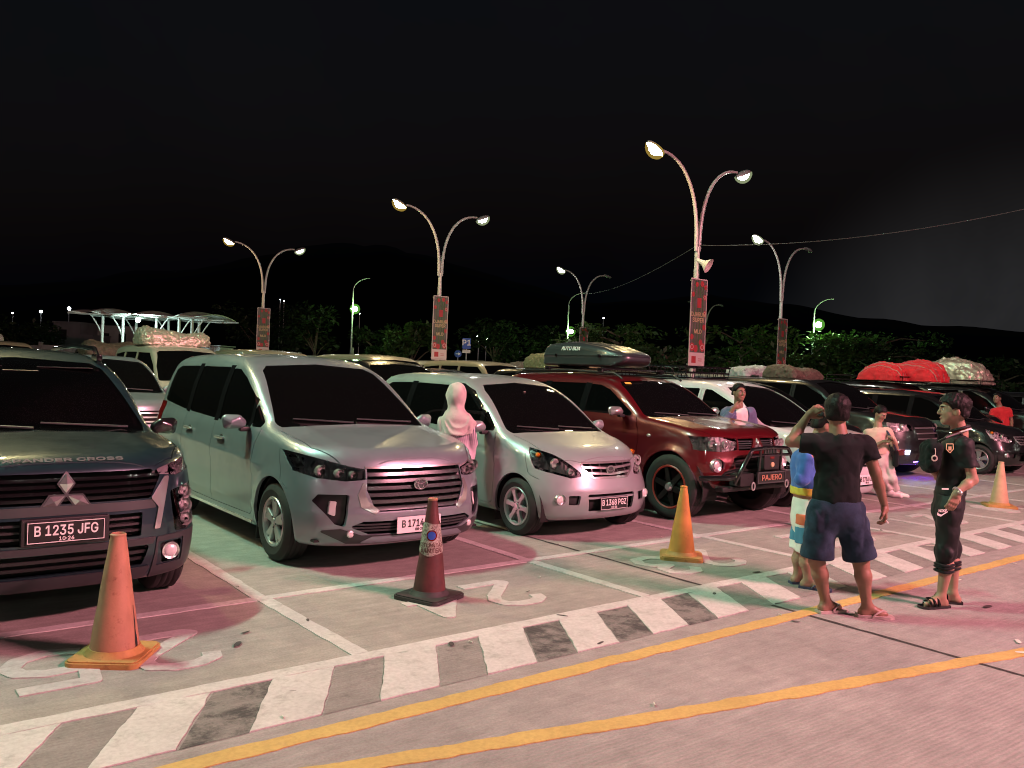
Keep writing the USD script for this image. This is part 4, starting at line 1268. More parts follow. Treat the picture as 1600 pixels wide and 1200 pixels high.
# ---------------------------------------------------------------- small silver minivan (third bay), and a black sister further right
def build_compact_minivan(loc, label, paint, plate_txt, plate_sub, hero=True, group=None):
    P = dict(L=4.12, hw=.825, axles=(.72, 3.375), tyre=.302, arch=.352, flare=.016, n=2.7,
             top=[(-.1, .80), (0, .83), (.1, .875), (.3, .935), (.6, 1.00), (.9, 1.055), (1.1, 1.075), (2, 1.03), (4.0, 1.05), (4.2, 1.02)],
             nose=[(.1, .14), (.2, .07), (.3, .02), (.4, .0), (.5, .008), (.58, .03), (.64, .05), (.75, .09), (.85, .15), (.95, .26), (1.1, .5)],
             tail=[(.1, .12), (.3, .03), (.5, .0), (.8, .01), (1.1, .04), (1.3, .1)], cf=[(.1, .42), (.4, .34), (.75, .42), (.95, .5), (1.2, .5)],
             wy=[(0, .97), (.5, .99), (1.0, 1.0), (3.2, 1.0), (3.9, .97), (4.15, .94)], tz=[(.1, .90), (.25, .965), (.45, .99), (.65, 1.0), (.8, .995), (.95, .965), (1.05, .94), (1.2, .91), (1.4, .86)],
             ws=[(.8, .55), (.95, .78), (1.07, .97), (1.3, 1.28), (1.5, 1.58), (1.62, 1.80), (1.7, 2.02), (1.8, 2.5)], rear=[(.8, 4.10), (1.1, 4.06), (1.35, 4.0), (1.6, 3.88), (1.7, 3.78), (1.8, 3.6)],
             roof=[(1.0, 1.25), (1.5, 1.50), (1.8, 1.60), (2.1, 1.655), (2.6, 1.69), (3.2, 1.685), (3.8, 1.64), (4.2, 1.59)], wg=[(.8, .83), (1.0, .80), (1.1, .785), (1.35, .725), (1.5, .675), (1.63, .62), (1.8, .53)],
             gy=[(.6, .93), (1.2, .97), (2.0, 1), (3.2, 1), (3.7, .975), (4.1, .93)], bot=[(0, .21), (.5, .19), (1.2, .19), (3.0, .19), (3.8, .24), (4.2, .32)], kt=[(0, .12), (.6, .09), (1.1, .06), (5, .03)], ridge=.0,
             creases=[(.78, .86, .9, 3.9, .010, .10)], cw=.20, wcos=.55, r=dict(sf=.14, st=.12, sw=.08, sr=.12, u=.07), front_len=.95, kr=.07)
    c = Car(P, .027, 'compact')
    c.path = thing('minivan', label, 'car', loc, group=group)
    wins = [[(1.16, 1.06), (1.42, 1.05), (1.42, 1.30)] , [(1.48, 1.04), (2.16, 1.045), (2.14, 1.53), (1.98, 1.525), (1.74, 1.45), (1.48, 1.28)],
            [(2.25, 1.045), (3.00, 1.06), (2.96, 1.545), (2.23, 1.54)], [(3.10, 1.07), (3.82, 1.12), (3.72, 1.46), (3.60, 1.525), (3.07, 1.545)]]
    wh = Polygon([(0, 1.065), (.5, 1.055), (.705, 1.045), (.645, 1.25), (.565, 1.50), (.50, 1.56), (0, 1.595)])
    wsp = wh.union(mirx(wh)).buffer(-.03).buffer(.03)
    lamp = front_prism(rnd([(.385, .655), (.395, .70), (.58, .865), (.72, .93), (.95, .965), (.95, .82), (.72, .70), (.50, .638)], .018), -.2, 1.0) ^ side_prism(rnd([(-.3, .5), (.30, .5), (.46, .72), (.66, .94), (.60, 1.1), (-.3, 1.1)], .02), .2, 1.2)
    gr = rnd([(-.385, .805), (.385, .805), (.36, .71), (.25, .628), (-.25, .628), (-.36, .71)], .03)
    gr_reg = front_prism(gr, -.2, .6)
    low = rnd([(-.34, .475), (.34, .475), (.32, .30), (-.32, .30)], .02)
    fogb = front_prism(rnd([(.42, .465), (.545, .465), (.545, .37), (.44, .37)], .012), -.2, .6)
    fogr = front_prism(LineString([(.625, .425), (.626, .425)]).buffer(.055), -.2, .7)
    seams = [both(side_prism(ribbon(q), .3, 1.3)) for q in ([(1.14, .30), (1.10, .7), (1.16, 1.05)], [(2.20, .28), (2.2, 1.55)], [(3.04, .30), (3.06, .6), (3.04, 1.0), (3.03, 1.55)], [(1.14, .30), (1.2, .27), (2.9, .27)], [(.38, .62), (.52, .66), (.66, .90)])]
    seams.append(top_prism(ribbon([(-.70, .95), (-.66, .5), (-.52, .26), (-.36, .16), (.36, .16), (.52, .26), (.66, .5), (.70, .95)]), .78, 1.2))
    pil = [side_prism(Polygon(q), .3, 1.3) for q in ([(2.155, 1.035), (2.26, 1.035), (2.24, 1.555), (2.13, 1.545)], [(2.985, 1.05), (3.11, 1.06), (3.08, 1.56), (2.95, 1.56)], [(1.415, 1.04), (1.485, 1.04), (1.485, 1.29), (1.415, 1.27)])]
    body_shell(c, [side_windows(c, wins), front_prism(wsp, .5, 2.2), both(lamp), gr_reg, front_prism(low, -.2, .5), both(fogb), both(fogr), arch_cut(c)] + [both(q) for q in pil], mat=paint, seams=seams)
    for q in pil:
        c.F2('door_pillar', q, 0, 'gloss_black', .02, full=True)
    glaze(c, wins)
    c.F('windscreen', front_prism(wsp.buffer(.012), .5, 2.3), .005, 'windscreen_glass' if hero else 'tinted_glass', .006, full=True)
    c.F('screen_frit', front_prism(wsp.buffer(.012).difference(wsp.buffer(-.03)), .5, 2.3), .011, 'gloss_black', .006, full=True)
    for sx in (1, -1):
        q = (lambda m: m if sx > 0 else m.mirror((1, 0, 0)))
        h = segmented_bowl(c, q(lamp), nx=8, nz=4)
        c.F('lens', q(lamp), .005, 'lamp_glass', .006, parent=h)
        edge = lamp - front_prism(rnd([(.41, .672), (.43, .70), (.60, .845), (.72, .90), (.92, .93), (.92, .83), (.70, .72), (.50, .66)], .015), -.2, 1.0)
        c.F('lamp_rim', q(edge), .011, 'lamp_dark', .02, parent=h)
        for x, z, r, y, mt in ((.60, .775, .062, .24, 'chrome'), (.48, .70, .042, .15, 'chrome'), (.70, .855, .026, .36, 'amber')):
            obj('reflector' if mt == 'chrome' else 'indicator', xf(lathe([(r * .3, .04), (r * .8, .012), (r, -.01), (r * 1.08, .03)], 20), rotx(-PI / 2) @ np.diag([1, 1, -1.0]), (sx * x, c.yf(x, z) + .03, z)), mt, h)
            if mt == 'chrome':
                obj('bulb', xf(mf.Manifold.sphere(r * .35, 12), None, (sx * x, c.yf(x, z) + .035, z)), 'white_print', h, smooth=True)
    c.F('grille', gr_reg, .07, 'dark_cavity', .04)
    c.F('grille_trim', front_prism(gr.difference(gr.buffer(-.022)), -.2, .6), -.006, 'chrome', .03)
    for z in (.683, .742):
        bar = LineString([(-.5, z + .02), (0, z - .012), (.5, z + .02)]).buffer(.011).intersection(gr.buffer(-.015))
        c.F('grille_bar', front_prism(bar, -.2, .6), .005, 'chrome', .03)
    for x in (-.24, -.12, .12, .24):
        c.F('grille_bar', front_prism(sbox(x - .005, .6, x + .005, .82).intersection(gr.buffer(-.015)), -.2, .6), .018, 'dark_chrome', .02)
    e = lathe([(.050, -.006), (.057, 0), (.050, .006), (.044, 0), (.050, -.006)], 24)
    b = obj('emblem', xf(mf.Manifold.sphere(1, 20).scale((.055, .01, .045)), None, (0, .075, .715)), 'dark_chrome', c.path, smooth=True)
    obj('emblem_ring', xf(e, rotx(PI / 2) @ np.diag([1.1, .85, 1]), (0, .068, .715)), 'chrome', b)
    obj('emblem_arch', xf(e, rotx(PI / 2) @ np.diag([.85, .42, 1]), (0, .066, .728)), 'chrome', b)
    c.F('lower_grille', front_prism(low, -.2, .5), .07, 'dark_cavity', .04)
    c.F('lower_bar', front_prism(sbox(-.35, .425, .35, .445), -.2, .5) , .011, paint, .03)
    c.F2('fog_pocket', fogb, .045, 'black_plastic', .03)
    for sx in (-1, 1):
        f1 = obj('fog_lamp', xf(lathe([(.036, .0), (.053, -.006), (.056, .05)], 24), rotx(-PI / 2), (sx * .625, c.yf(.625, .425) + .004, .425)), 'chrome', c.path)
        obj('lens', xf(mf.Manifold.sphere(1, 18).scale((.042, .016, .042)), None, (sx * .625, c.yf(.625, .425) + .008, .425)), 'lamp_bowl', f1, smooth=True)
        tl = front_prism(rnd([(sx * .62, .85), (sx * .95, .85), (sx * .95, 1.2), (sx * .68, 1.2)], .02), 3.7, 4.4)
        c.F('tail_lamp', tl, -.006, 'red_lens', .03, full=True)
        obj('mudflap', mbox(sx * .70 - .09, sx * .70 + .09, 1.09, 1.10, .10, .32), 'black_plastic', c.path, smooth=False)
        yv = [(1.50, 1.30), (1.74, 1.465), (1.98, 1.54), (2.14, 1.55)]
        c.F('rain_visor', side_prism(LineString(yv).buffer(.028, cap_style=2), .3, 1.3) if sx > 0 else side_prism(LineString(yv).buffer(.028, cap_style=2), .3, 1.3).mirror((1, 0, 0)), -.012, 'gloss_black', .01, full=True)
    plate(c, plate_txt, plate_sub, 0, -.012, .375, rx=-.03, w=.40)
    for a in P['axles']:
        for sx in (-1, 1):
            make_wheel('wheel', c.path, (sx * (.825 - .10), a, .302), .302, .185, .20, 'six' if hero else 'five_twin', side=sx)
    liners(c)
    mirror_unit(c, 1.32, 1.05, paint, .80)
    handles(c, ((1.98, .90), (2.82, .915)), paint)
    wipers(c, (1.07, 1.07), ((.52, .0), (-.05, -.55)))
    if hero:
        obj('screen_vent', side_prism(rnd([(1.30, 1.36), (1.42, 1.46), (1.44, 1.45), (1.32, 1.35)], .002), .64, .70).mirror((1, 0, 0)), 'gloss_black', c.path) if False else None
        seat_row(c, 2.15, .68, .44, (-.34, .34)); seat_row(c, 3.0, .7, 1.1, (0,))
        obj('dashboard', rbox(-.66, .66, .98, 1.45, .65, .99, .06), 'interior', c.path)
        obj('hanging_charm', cyl((-.02, 1.62, 1.50), (-.02, 1.60, 1.22), .018, .028, 8), 'interior_beige', c.path)
    under(c, .24)
    reshape(c.path, shrink(.72, .86, .9, .97))
    return c


build_compact_minivan((6.36, 6.05, 0), 'pale silver minivan with black plate B 1368 PGZ beside the maroon car', 'paint_pale_silver', 'B 1368 PGZ', '03·24')
# ---------------------------------------------------------------- maroon off-road car with bull bar and roof box (fourth bay)
def build_maroon():
    P = dict(L=4.70, hw=.905, axles=(.80, 3.60), tyre=.392, arch=.455, flare=.045, n=3.4,
             top=[(-.1, 1.07), (0, 1.10), (.1, 1.135), (.3, 1.185), (.7, 1.235), (1.1, 1.275), (1.3, 1.285), (2, 1.26), (4.5, 1.26), (4.8, 1.2)],
             nose=[(.2, .20), (.35, .10), (.5, .03), (.6, .0), (.72, .0), (.8, .02), (.9, .035), (1.0, .05), (1.08, .09), (1.15, .16), (1.3, .4)],
             tail=[(.1, .12), (.3, .03), (.5, .0), (.8, .01), (1.1, .04), (1.3, .1)], cf=[(.2, .40), (.6, .36), (1.0, .40), (1.3, .45)],
             wy=[(0, .96), (.5, .98), (1.0, .985), (3.7, .985), (4.4, .96), (4.75, .94)], tz=[(.2, .90), (.4, .95), (.6, .985), (.8, 1.0), (1.0, .995), (1.15, .965), (1.28, .94), (1.45, .88)],
             ws=[(1.0, .95), (1.15, 1.12), (1.29, 1.30), (1.5, 1.57), (1.7, 1.86), (1.8, 2.03), (1.86, 2.2), (1.95, 2.6)], rear=[(1.0, 4.66), (1.3, 4.62), (1.5, 4.54), (1.75, 4.38), (1.86, 4.3), (1.95, 4.2)],
             roof=[(1.3, 1.55), (1.7, 1.72), (2.0, 1.80), (2.3, 1.84), (3.0, 1.868), (3.8, 1.86), (4.4, 1.82), (4.9, 1.78)], wg=[(1.0, .89), (1.2, .86), (1.3, .84), (1.55, .775), (1.7, .725), (1.82, .67), (1.95, .60)],
             gy=[(1, .94), (1.6, .98), (2.2, 1), (3.5, 1), (4.2, .975), (4.7, .93)], bot=[(0, .42), (.5, .38), (1.2, .36), (3.2, .36), (4.2, .40), (4.8, .46)], kt=[(0, .08), (1.0, .06), (1.4, .03), (5, .02)], ridge=.018,
             creases=[(1.02, 1.04, 1.3, 4.5, .010, .08)], cw=.15, wcos=.60, r=dict(sf=.11, st=.10))
    c = Car(P)
    c.path = thing('off_road_car', 'maroon off-road car with black bull bar, big black wheels and a grey roof box', 'car', (8.77, 5.88, 0))
    wins = [[(1.52, 1.265), (2.42, 1.275), (2.40, 1.70), (2.22, 1.695), (2.02, 1.63), (1.56, 1.32)], [(2.52, 1.275), (3.36, 1.29), (3.22, 1.70), (2.50, 1.71)], [(3.46, 1.30), (4.32, 1.34), (4.16, 1.62), (4.06, 1.665), (3.34, 1.70)]]
    wh = Polygon([(0, 1.285), (.55, 1.275), (.765, 1.265), (.70, 1.48), (.62, 1.70), (.55, 1.755), (0, 1.785)])
    wsp = wh.union(mirx(wh)).buffer(-.03).buffer(.03)
    lamp = front_prism(rnd([(.385, .90), (.375, 1.055), (.60, 1.075), (1.0, 1.065), (1.0, .93), (.82, .885), (.60, .875)], .025), -.2, 1.0) ^ side_prism(rnd([(-.3, .6), (.36, .6), (.44, .95), (.52, 1.07), (.5, 1.2), (-.3, 1.2)], .02), .2, 1.2)
    gl = rnd([(.06, 1.055), (.36, 1.05), (.36, .895), (.13, .895)], .015)
    low = rnd([(-.46, .80), (.46, .80), (.40, .50), (-.40, .50)], .03)
    fog = front_prism(LineString([(.665, .70), (.666, .70)]).buffer(.085), -.2, .7)
    seams = [both(side_prism(ribbon(q), .3, 1.3)) for q in ([(1.40, .5), (1.36, 1.0), (1.45, 1.26)], [(2.47, .44), (2.47, 1.72)], [(3.30, .50), (3.42, .9), (3.40, 1.28), (3.28, 1.71)], [(1.40, .5), (1.48, .45), (3.2, .45)])]
    seams.append(top_prism(ribbon([(-.80, 1.2), (-.78, .5), (-.66, .20), (-.4, .10), (.4, .10), (.66, .20), (.78, .5), (.80, 1.2)]), 1.03, 1.4))
    pil = [side_prism(Polygon(q), .3, 1.3) for q in ([(2.41, 1.265), (2.53, 1.265), (2.51, 1.72), (2.39, 1.715)], [(3.35, 1.28), (3.47, 1.29), (3.35, 1.715), (3.21, 1.715)])]
    body_shell(c, [side_windows(c, wins), front_prism(wsp, .7, 2.3), both(lamp), both(front_prism(gl, -.2, .5)), front_prism(low, -.2, .5), both(fog), arch_cut(c)] + [both(q) for q in pil], mat='paint_maroon', seams=seams)
    for q in pil:
        c.F2('door_pillar', q, 0, 'gloss_black', .02, full=True)
    glaze(c, wins)
    c.F('windscreen', front_prism(wsp.buffer(.012), .7, 2.4), .005, 'windscreen_glass', .006, full=True)
    c.F('screen_frit', front_prism(wsp.buffer(.012).difference(wsp.buffer(-.03)), .7, 2.4), .011, 'gloss_black', .006, full=True)
    for sx in (1, -1):
        q = (lambda m: m if sx > 0 else m.mirror((1, 0, 0)))
        h = segmented_bowl(c, q(lamp), nx=9)
        c.F('lens', q(lamp), .005, 'lamp_glass', .006, parent=h)
        for x, z, r, y in ((.70, .97, .055, .10), (.54, .975, .055, .07), (.43, .975, .04, .05)):
            obj('reflector', xf(lathe([(r * .3, .04), (r * .8, .012), (r, -.01), (r * 1.08, .03)], 20), rotx(-PI / 2) @ np.diag([1, 1, -1.0]), (sx * x, c.yf(x, z) + .03, z)), 'chrome', h)
        g1 = c.F('grille', q(front_prism(gl, -.2, .5)), .07, 'dark_cavity', .04)
        for z in (.925, .955, .985, 1.015):
            c.F('grille_slat', q(front_prism(sbox(0, z - .006, .5, z + .006).intersection(gl), -.2, .5)), .018, 'dark_chrome', .02, parent=g1)
        f1 = obj('fog_lamp', xf(lathe([(.04, .02), (.066, .0), (.085, -.012), (.092, .01), (.09, .05)], 28), rotx(-PI / 2), (sx * .665, .15, .70)), 'chrome', c.path)
        obj('lens', xf(mf.Manifold.sphere(1, 18).scale((.05, .02, .05)), None, (sx * .665, .155, .70)), 'lamp_bowl', f1, smooth=True)
        tl = front_prism(rnd([(sx * .66, .95), (sx * 1.0, .95), (sx * 1.0, 1.32), (sx * .70, 1.32)], .02), 4.3, 5)
        c.F('tail_lamp', tl, -.006, 'red_lens', .03, full=True)
        obj('side_step', rbox(min(sx * .76, sx * .93), max(sx * .76, sx * .93), 1.4, 3.05, .40, .45, .02), 'black_plastic', c.path)
        obj('side_indicator', xf(mf.Manifold.sphere(1, 14).scale((.012, .035, .025)), None, (sx * .893, 1.18, 1.02)), 'chrome', c.path, smooth=True)
    # three-diamond badge
    rh = [affinity.rotate(Polygon([(0, .0), (.026, .045), (0, .09), (-.026, .045)]), k, origin=(0, 0)) for k in (0, 120, 240)]
    c.F('emblem', front_prism(affinity.translate(unary_union(rh).buffer(.001), 0, .965), -.2, .4), -.012, 'chrome', .02)
    c.F('lower_grille', front_prism(low, -.2, .5), .07, 'dark_cavity', .04)
    for z in (.56, .63, .70, .76):
        c.F('lower_slat', front_prism(sbox(-.5, z - .012, .5, z + .012).intersection(low), -.2, .5), .026, 'black_plastic', .03)
    tx = xf(text('CHALLENGER', .042, .004, True, 1.25), rotx(.62), (0, .115, 1.085))
    obj('bonnet_lettering', cat_mesh([tx]), 'chrome', c.path, smooth=False)
    # bull bar with winch plate
    bb = obj('bull_bar', tube([(-.62, -.14, .50), (-.58, -.18, .62), (-.42, -.20, .86), (-.36, -.20, .93), (0, -.21, .95), (.36, -.20, .93), (.42, -.20, .86), (.58, -.18, .62), (.62, -.14, .50)], .027, 12), 'gloss_black', c.path)
    obj('cross_tube', tube([(-.40, -.20, .84), (0, -.21, .85), (.40, -.20, .84)], .02, 10), 'gloss_black', bb)
    for sx in (-1, 1):
        obj('upright', tube([(sx * .22, -.19, .52), (sx * .21, -.21, .94)], .02, 10), 'gloss_black', bb)
        obj('corner_bar', tube([(sx * .40, -.16, .56), (sx * .62, -.12, .57), (sx * .86, .08, .56), (sx * .90, .22, .55)], .032, 12), 'gloss_black', bb)
        obj('corner_bar', tube([(sx * .40, -.13, .66), (sx * .58, -.12, .66), (sx * .70, -.04, .62), (sx * .74, .0, .56)], .02, 10), 'gloss_black', bb)
        obj('corner_plate', rbox(min(sx * .30, sx * .56), max(sx * .30, sx * .56), -.19, .02, .47, .62, .012), 'black_plastic', bb)
        obj('tow_hook', tube([(sx * .34 + .03 * math.cos(t), -.22, .47 + .045 * math.sin(t)) for t in np.linspace(0, 2 * PI, 14)[:-1]], .010, 8, True), 'alloy', bb)
        obj('bar_lamp', xf(lathe([(0, -.02), (.05, -.02), (.058, 0), (.03, .05)], 20), rotx(-PI / 2), (sx * .50, -.12, .78)), 'lamp_bowl', bb) if False else None
    wp = obj('winch_plate', rbox(-.29, .29, -.24, -.21, .49, .64, .01), 'gloss_black', bb)
    obj('plate_edge', xf(mf.Manifold.extrude(cs(sbox(-.28, -.07, .28, .07).difference(sbox(-.265, -.055, .265, .055))), .003), FACE, (0, -.243, .565)), 'dark_chrome', wp, smooth=False)
    obj('lettering', xf(text('PAJERO', .062, .004, True, 1.25), FACE, (0, -.243, .535)), 'cone_orange', wp, smooth=False)
    obj('winch_box', rbox(-.16, .16, -.24, -.10, .65, .86, .03), 'black_plastic', bb)
    obj('winch_badge', xf(lathe([(0, -.012), (.03, -.01), (.036, 0)], 20), rotx(-PI / 2), (0, -.243, .72)), 'banner_gold', bb)
    obj('winch_red_tag', mbox(-.05, .03, -.246, -.24, .80, .83), 'red_lens', bb, smooth=False)
    for k in range(5):
        obj('winch_slot', mbox(-.13 + .055 * k, -.105 + .055 * k, -.215, -.19, .87, .93), 'grey_plastic', bb, smooth=False)
    obj('lower_beam', rbox(-.75, .75, -.06, .10, .40, .46, .02), 'black_plastic', bb)
    for a in P['axles']:
        for sx in (-1, 1):
            make_wheel('wheel', c.path, (sx * (.905 - .115), a, .392), .392, .265, .262, 'dark', side=sx)
    liners(c)
    mirror_unit(c, 1.66, 1.28, 'chrome', .88)
    handles(c, ((2.24, 1.12), (3.10, 1.14)), 'chrome')
    wipers(c, (1.28, 1.28), ((.58, .02), (-.05, -.58)))
    seat_row(c, 2.4, .9); seat_row(c, 3.3, .9, 1.2, (0,))
    obj('dashboard', rbox(-.7, .7, 1.3, 1.75, .85, 1.20, .06), 'interior', c.path)
    obj('dash_cloth', xf(mf.Manifold.sphere(1, 18).scale((.20, .12, .07)), None, (-.1, 1.62, 1.26)), 'interior_beige', c.path, smooth=True)
    obj('screen_sticker', xf(mbox(-.06, .06, 0, .002, -.02, .02), rotx(-.75), (-.50, 1.94, 1.735)), 'yellow_cloth', c.path, smooth=False)
    # roof rails, bars
    for sx in (-1, 1):
        P2 = [(sx * .60, 1.95, 1.80), (sx * .60, 2.1, 1.88), (sx * .60, 3.0, 1.905), (sx * .59, 4.0, 1.88), (sx * .585, 4.2, 1.82)]
        obj('roof_rail', tube(P2, .018, 8), 'black_plastic', c.path)
    for y in (2.35, 3.45):
        obj('roof_bar', rbox(-.66, .66, y - .035, y + .035, 1.925, 1.955, .012), 'gloss_black', c.path)
        for sx in (-1, 1):
            obj('bar_foot', rbox(sx * .60 - .04, sx * .60 + .04, y - .05, y + .05, 1.885, 1.935, .012), 'gloss_black', c.path)
    obj('aerial', cyl((-.2, 2.12, 1.83), (-.2, 2.45, 2.0), .004, seg=6), 'black_plastic', c.path) if False else None
    under(c, .42)
    reshape(c.path, shrink(.80, .78, .7, .885))
    # the roof box is its own thing, clamped on the bars
    def fb(p):
        x, y, z = np.abs(p[:, 0]), p[:, 1], p[:, 2]
        t = y / 2.0                                       # nose (towards the front) at y = 0
        w = .40 * (1 - .35 * np.maximum(0, 1 - y / .75)**2.2) * (1 - .10 * np.maximum(0, (y - 1.6) / .45)**2)
        w = w * np.where(z > .17, 1 - .9 * np.maximum(z - .17, 0)**1.35, 1)
        rib = 0
        for xr in (.0, .14, .27):
            rib = rib + .012 * np.exp(-((x - xr) / .035)**2) * sstep(.1, .35, y) * (1 - sstep(.85, 1.1, y))
        top = np.interp(y, [0, .15, .5, 1.0, 1.5, 1.9, 2.05], [.20, .25, .335, .39, .40, .37, .33]) - .30 * x * x - rib
        lip = .012 * np.exp(-((z - .165) / .018)**2)
        a = smax(x - w - lip, z - top, .09)
        a = smax(a, -y + .30 * (z - .165)**2, .10)
        a = smax(a, y - 2.05 + .12 * (z - .1), .10)
        return smax(a, -z + .10 * np.maximum(0, 1 - y / .4)**2, .05)
    v, t = nets(fb, (-.5, -.08, -.05), (.5, 2.15, .5), .018)
    rb = thing('roof_box', 'dark grey ribbed roof box with white lettering on the maroon car', 'roof box', (8.72, 5.88 + 2.15, 1.83))
    mb = mani(v, t, .0004)
    cut = mbox(-1, 1, -1, 3, .160, .166)
    inner = mani(*nets(lambda p: fb(p) + .012, (-.5, -.08, -.05), (.5, 2.15, .5), .03))
    field_obj('lid', mb.trim_by_plane((0, 0, 1), .163) - (cut - inner), fb, [0, .012], 'box_shell', rb)
    field_obj('base', mb.trim_by_plane((0, 0, -1), -.163) - (cut - inner), fb, [0, .012], 'box_shell', rb)
    lx = -.405
    S = np.array([[0, 0, -1], [-1, 0, 0], [0, 1, 0]], float)
    lt = text('AUTO BOX', .062, .10, True, 1.1)
    xs = xf(lt, S, (lx + .03, 1.25, .245))
    obj('lettering', mani(xs.vertices, xs.faces) ^ mani(*nets(lambda p: fb(p) - .003, (-.5, -.08, -.05), (.5, 2.15, .5), .03)), 'white_print', rb, smooth=False)
    for y in (.55, 1.65):
        obj('clamp', rbox(-.30, .30, y - .04, y + .04, -.02, .02, .01), 'black_plastic', rb)
    for y in (.5, 1.6):
        obj('latch', rbox(-.425, -.40, y - .02, y + .02, .135, .185, .006), 'gloss_black', rb)
    reshape(rb, lambda v: v * np.array([1, .82, .92]), ())


build_maroon()
# ---------------------------------------------------------------- graphite cross-over (first bay)
LATER = []


def build_graphite():
    P = dict(L=4.50, hw=.90, axles=(.88, 3.655), tyre=.345, arch=.415, flare=.02, n=3.6,
             top=[(-.1, 1.03), (0, 1.045), (.1, 1.07), (.3, 1.105), (.7, 1.145), (1.05, 1.17), (1.3, 1.17), (2, 1.13), (4.3, 1.14), (4.6, 1.1)],
             nose=[(.1, .20), (.22, .12), (.34, .05), (.45, .01), (.6, .0), (.75, .012), (.88, .02), (.98, .035), (1.04, .07), (1.1, .14), (1.3, .4)],
             tail=[(.1, .12), (.3, .03), (.5, .0), (.8, .01), (1.1, .04), (1.3, .1)], cf=[(.1, .42), (.5, .34), (.9, .44), (1.1, .50), (1.3, .5)],
             wy=[(0, .965), (.5, .985), (1.0, 1.0), (3.6, 1.0), (4.2, .97), (4.5, .94)], tz=[(.1, .92), (.25, .965), (.45, .99), (.65, 1.0), (.85, .99), (1.0, .965), (1.1, .94), (1.2, .91), (1.4, .86)],
             ws=[(.9, .75), (1.05, .95), (1.17, 1.13), (1.4, 1.48), (1.6, 1.84), (1.68, 2.02), (1.75, 2.25), (1.85, 2.7)], rear=[(.9, 4.46), (1.2, 4.42), (1.4, 4.34), (1.6, 4.2), (1.72, 4.08), (1.85, 3.9)],
             roof=[(1.2, 1.40), (1.7, 1.60), (2.0, 1.675), (2.4, 1.725), (2.9, 1.745), (3.5, 1.735), (4.2, 1.68), (4.6, 1.62)], wg=[(.9, .88), (1.05, .865), (1.17, .84), (1.4, .78), (1.6, .71), (1.7, .665), (1.85, .60)],
             gy=[(.9, .94), (1.5, .98), (2.2, 1), (3.3, 1), (4.0, .97), (4.5, .92)], bot=[(0, .26), (.5, .24), (1.2, .23), (3.0, .23), (4.1, .28), (4.6, .36)], kt=[(0, .055), (1.0, .05), (1.4, .03), (5, .02)], ridge=.016,
             creases=[(.86, .98, 1.1, 4.3, .016, .09)], cw=.16, wcos=.55, r=dict(sf=.09, st=.07))
    c = Car(P)
    c.path = thing('crossover_car', 'dark graphite car with black plate B 1235 JFG behind the orange cone', 'car', (1.08, 5.60, 0))
    wins = [[(1.36, 1.13), (1.58, 1.12), (1.58, 1.31)], [(1.64, 1.115), (2.36, 1.13), (2.34, 1.60), (2.18, 1.59), (1.98, 1.515), (1.64, 1.35)], [(2.46, 1.13), (3.24, 1.15), (3.18, 1.60), (2.44, 1.61)], [(3.34, 1.16), (4.02, 1.24), (3.86, 1.50), (3.74, 1.56), (3.30, 1.60)]]
    wh = Polygon([(0, 1.165), (.55, 1.155), (.765, 1.14), (.69, 1.36), (.60, 1.59), (.53, 1.635), (0, 1.665)])
    wsp = wh.union(mirx(wh)).buffer(-.03).buffer(.03)
    drl = front_prism(rnd([(.50, .955), (.56, .985), (.80, 1.035), (1.0, 1.06), (1.0, 1.01), (.86, .955), (.70, .925)], .01), -.2, 1.0) ^ side_prism(rnd([(-.3, .8), (.35, .8), (.56, 1.0), (.56, 1.2), (-.3, 1.2)], .01), .2, 1.2)
    ml = front_prism(rnd([(.645, .83), (.86, .86), (.87, .68), (.80, .555), (.68, .56)], .02), -.2, .8)
    ug = rnd([(-.50, .985), (.50, .985), (.57, .94), (.50, .80), (-.50, .80), (-.57, .94)], .012)
    lg = rnd([(-.45, .715), (.45, .715), (.44, .565), (-.44, .565)], .012)
    bg = rnd([(-.50, .50), (.50, .50), (.46, .37), (-.46, .37)], .015)
    fog = front_prism(rnd([(.57, .50), (.74, .50), (.73, .355), (.60, .355)], .02), -.2, .7)
    seams = [both(side_prism(ribbon(q), .3, 1.3)) for q in ([(1.40, .36), (1.36, .8), (1.42, 1.11)], [(2.41, .33), (2.41, 1.62)], [(3.30, .36), (3.34, .7), (3.28, 1.15), (3.27, 1.62)], [(1.40, .36), (1.46, .32), (3.2, .33)])]
    seams.append(top_prism(ribbon([(-.79, 1.05), (-.78, .5), (-.68, .25), (-.5, .085), (.5, .085), (.68, .25), (.78, .5), (.79, 1.05)]), 1.0, 1.35))
    pil = [side_prism(Polygon(q), .3, 1.3) for q in ([(2.355, 1.12), (2.465, 1.12), (2.445, 1.62), (2.335, 1.615)], [(3.235, 1.14), (3.345, 1.15), (3.305, 1.61), (3.175, 1.61)], [(1.58, 1.11), (1.645, 1.11), (1.645, 1.35), (1.58, 1.31)])]
    body_shell(c, [side_windows(c, wins), front_prism(wsp, .6, 2.3), both(drl), both(ml), front_prism(ug, -.2, .5), front_prism(lg, -.2, .5), front_prism(bg, -.2, .5), both(fog), arch_cut(c)] + [both(q) for q in pil], mat='paint_graphite', seams=seams)
    for q in pil:
        c.F2('door_pillar', q, 0, 'gloss_black', .02, full=True)
    glaze(c, wins)
    c.F('windscreen', front_prism(wsp.buffer(.012), .6, 2.4), .005, 'clear_screen', .006, full=True)
    c.F('screen_frit', front_prism(wsp.buffer(.012).difference(wsp.buffer(-.03)), .6, 2.4), .011, 'gloss_black', .006, full=True)
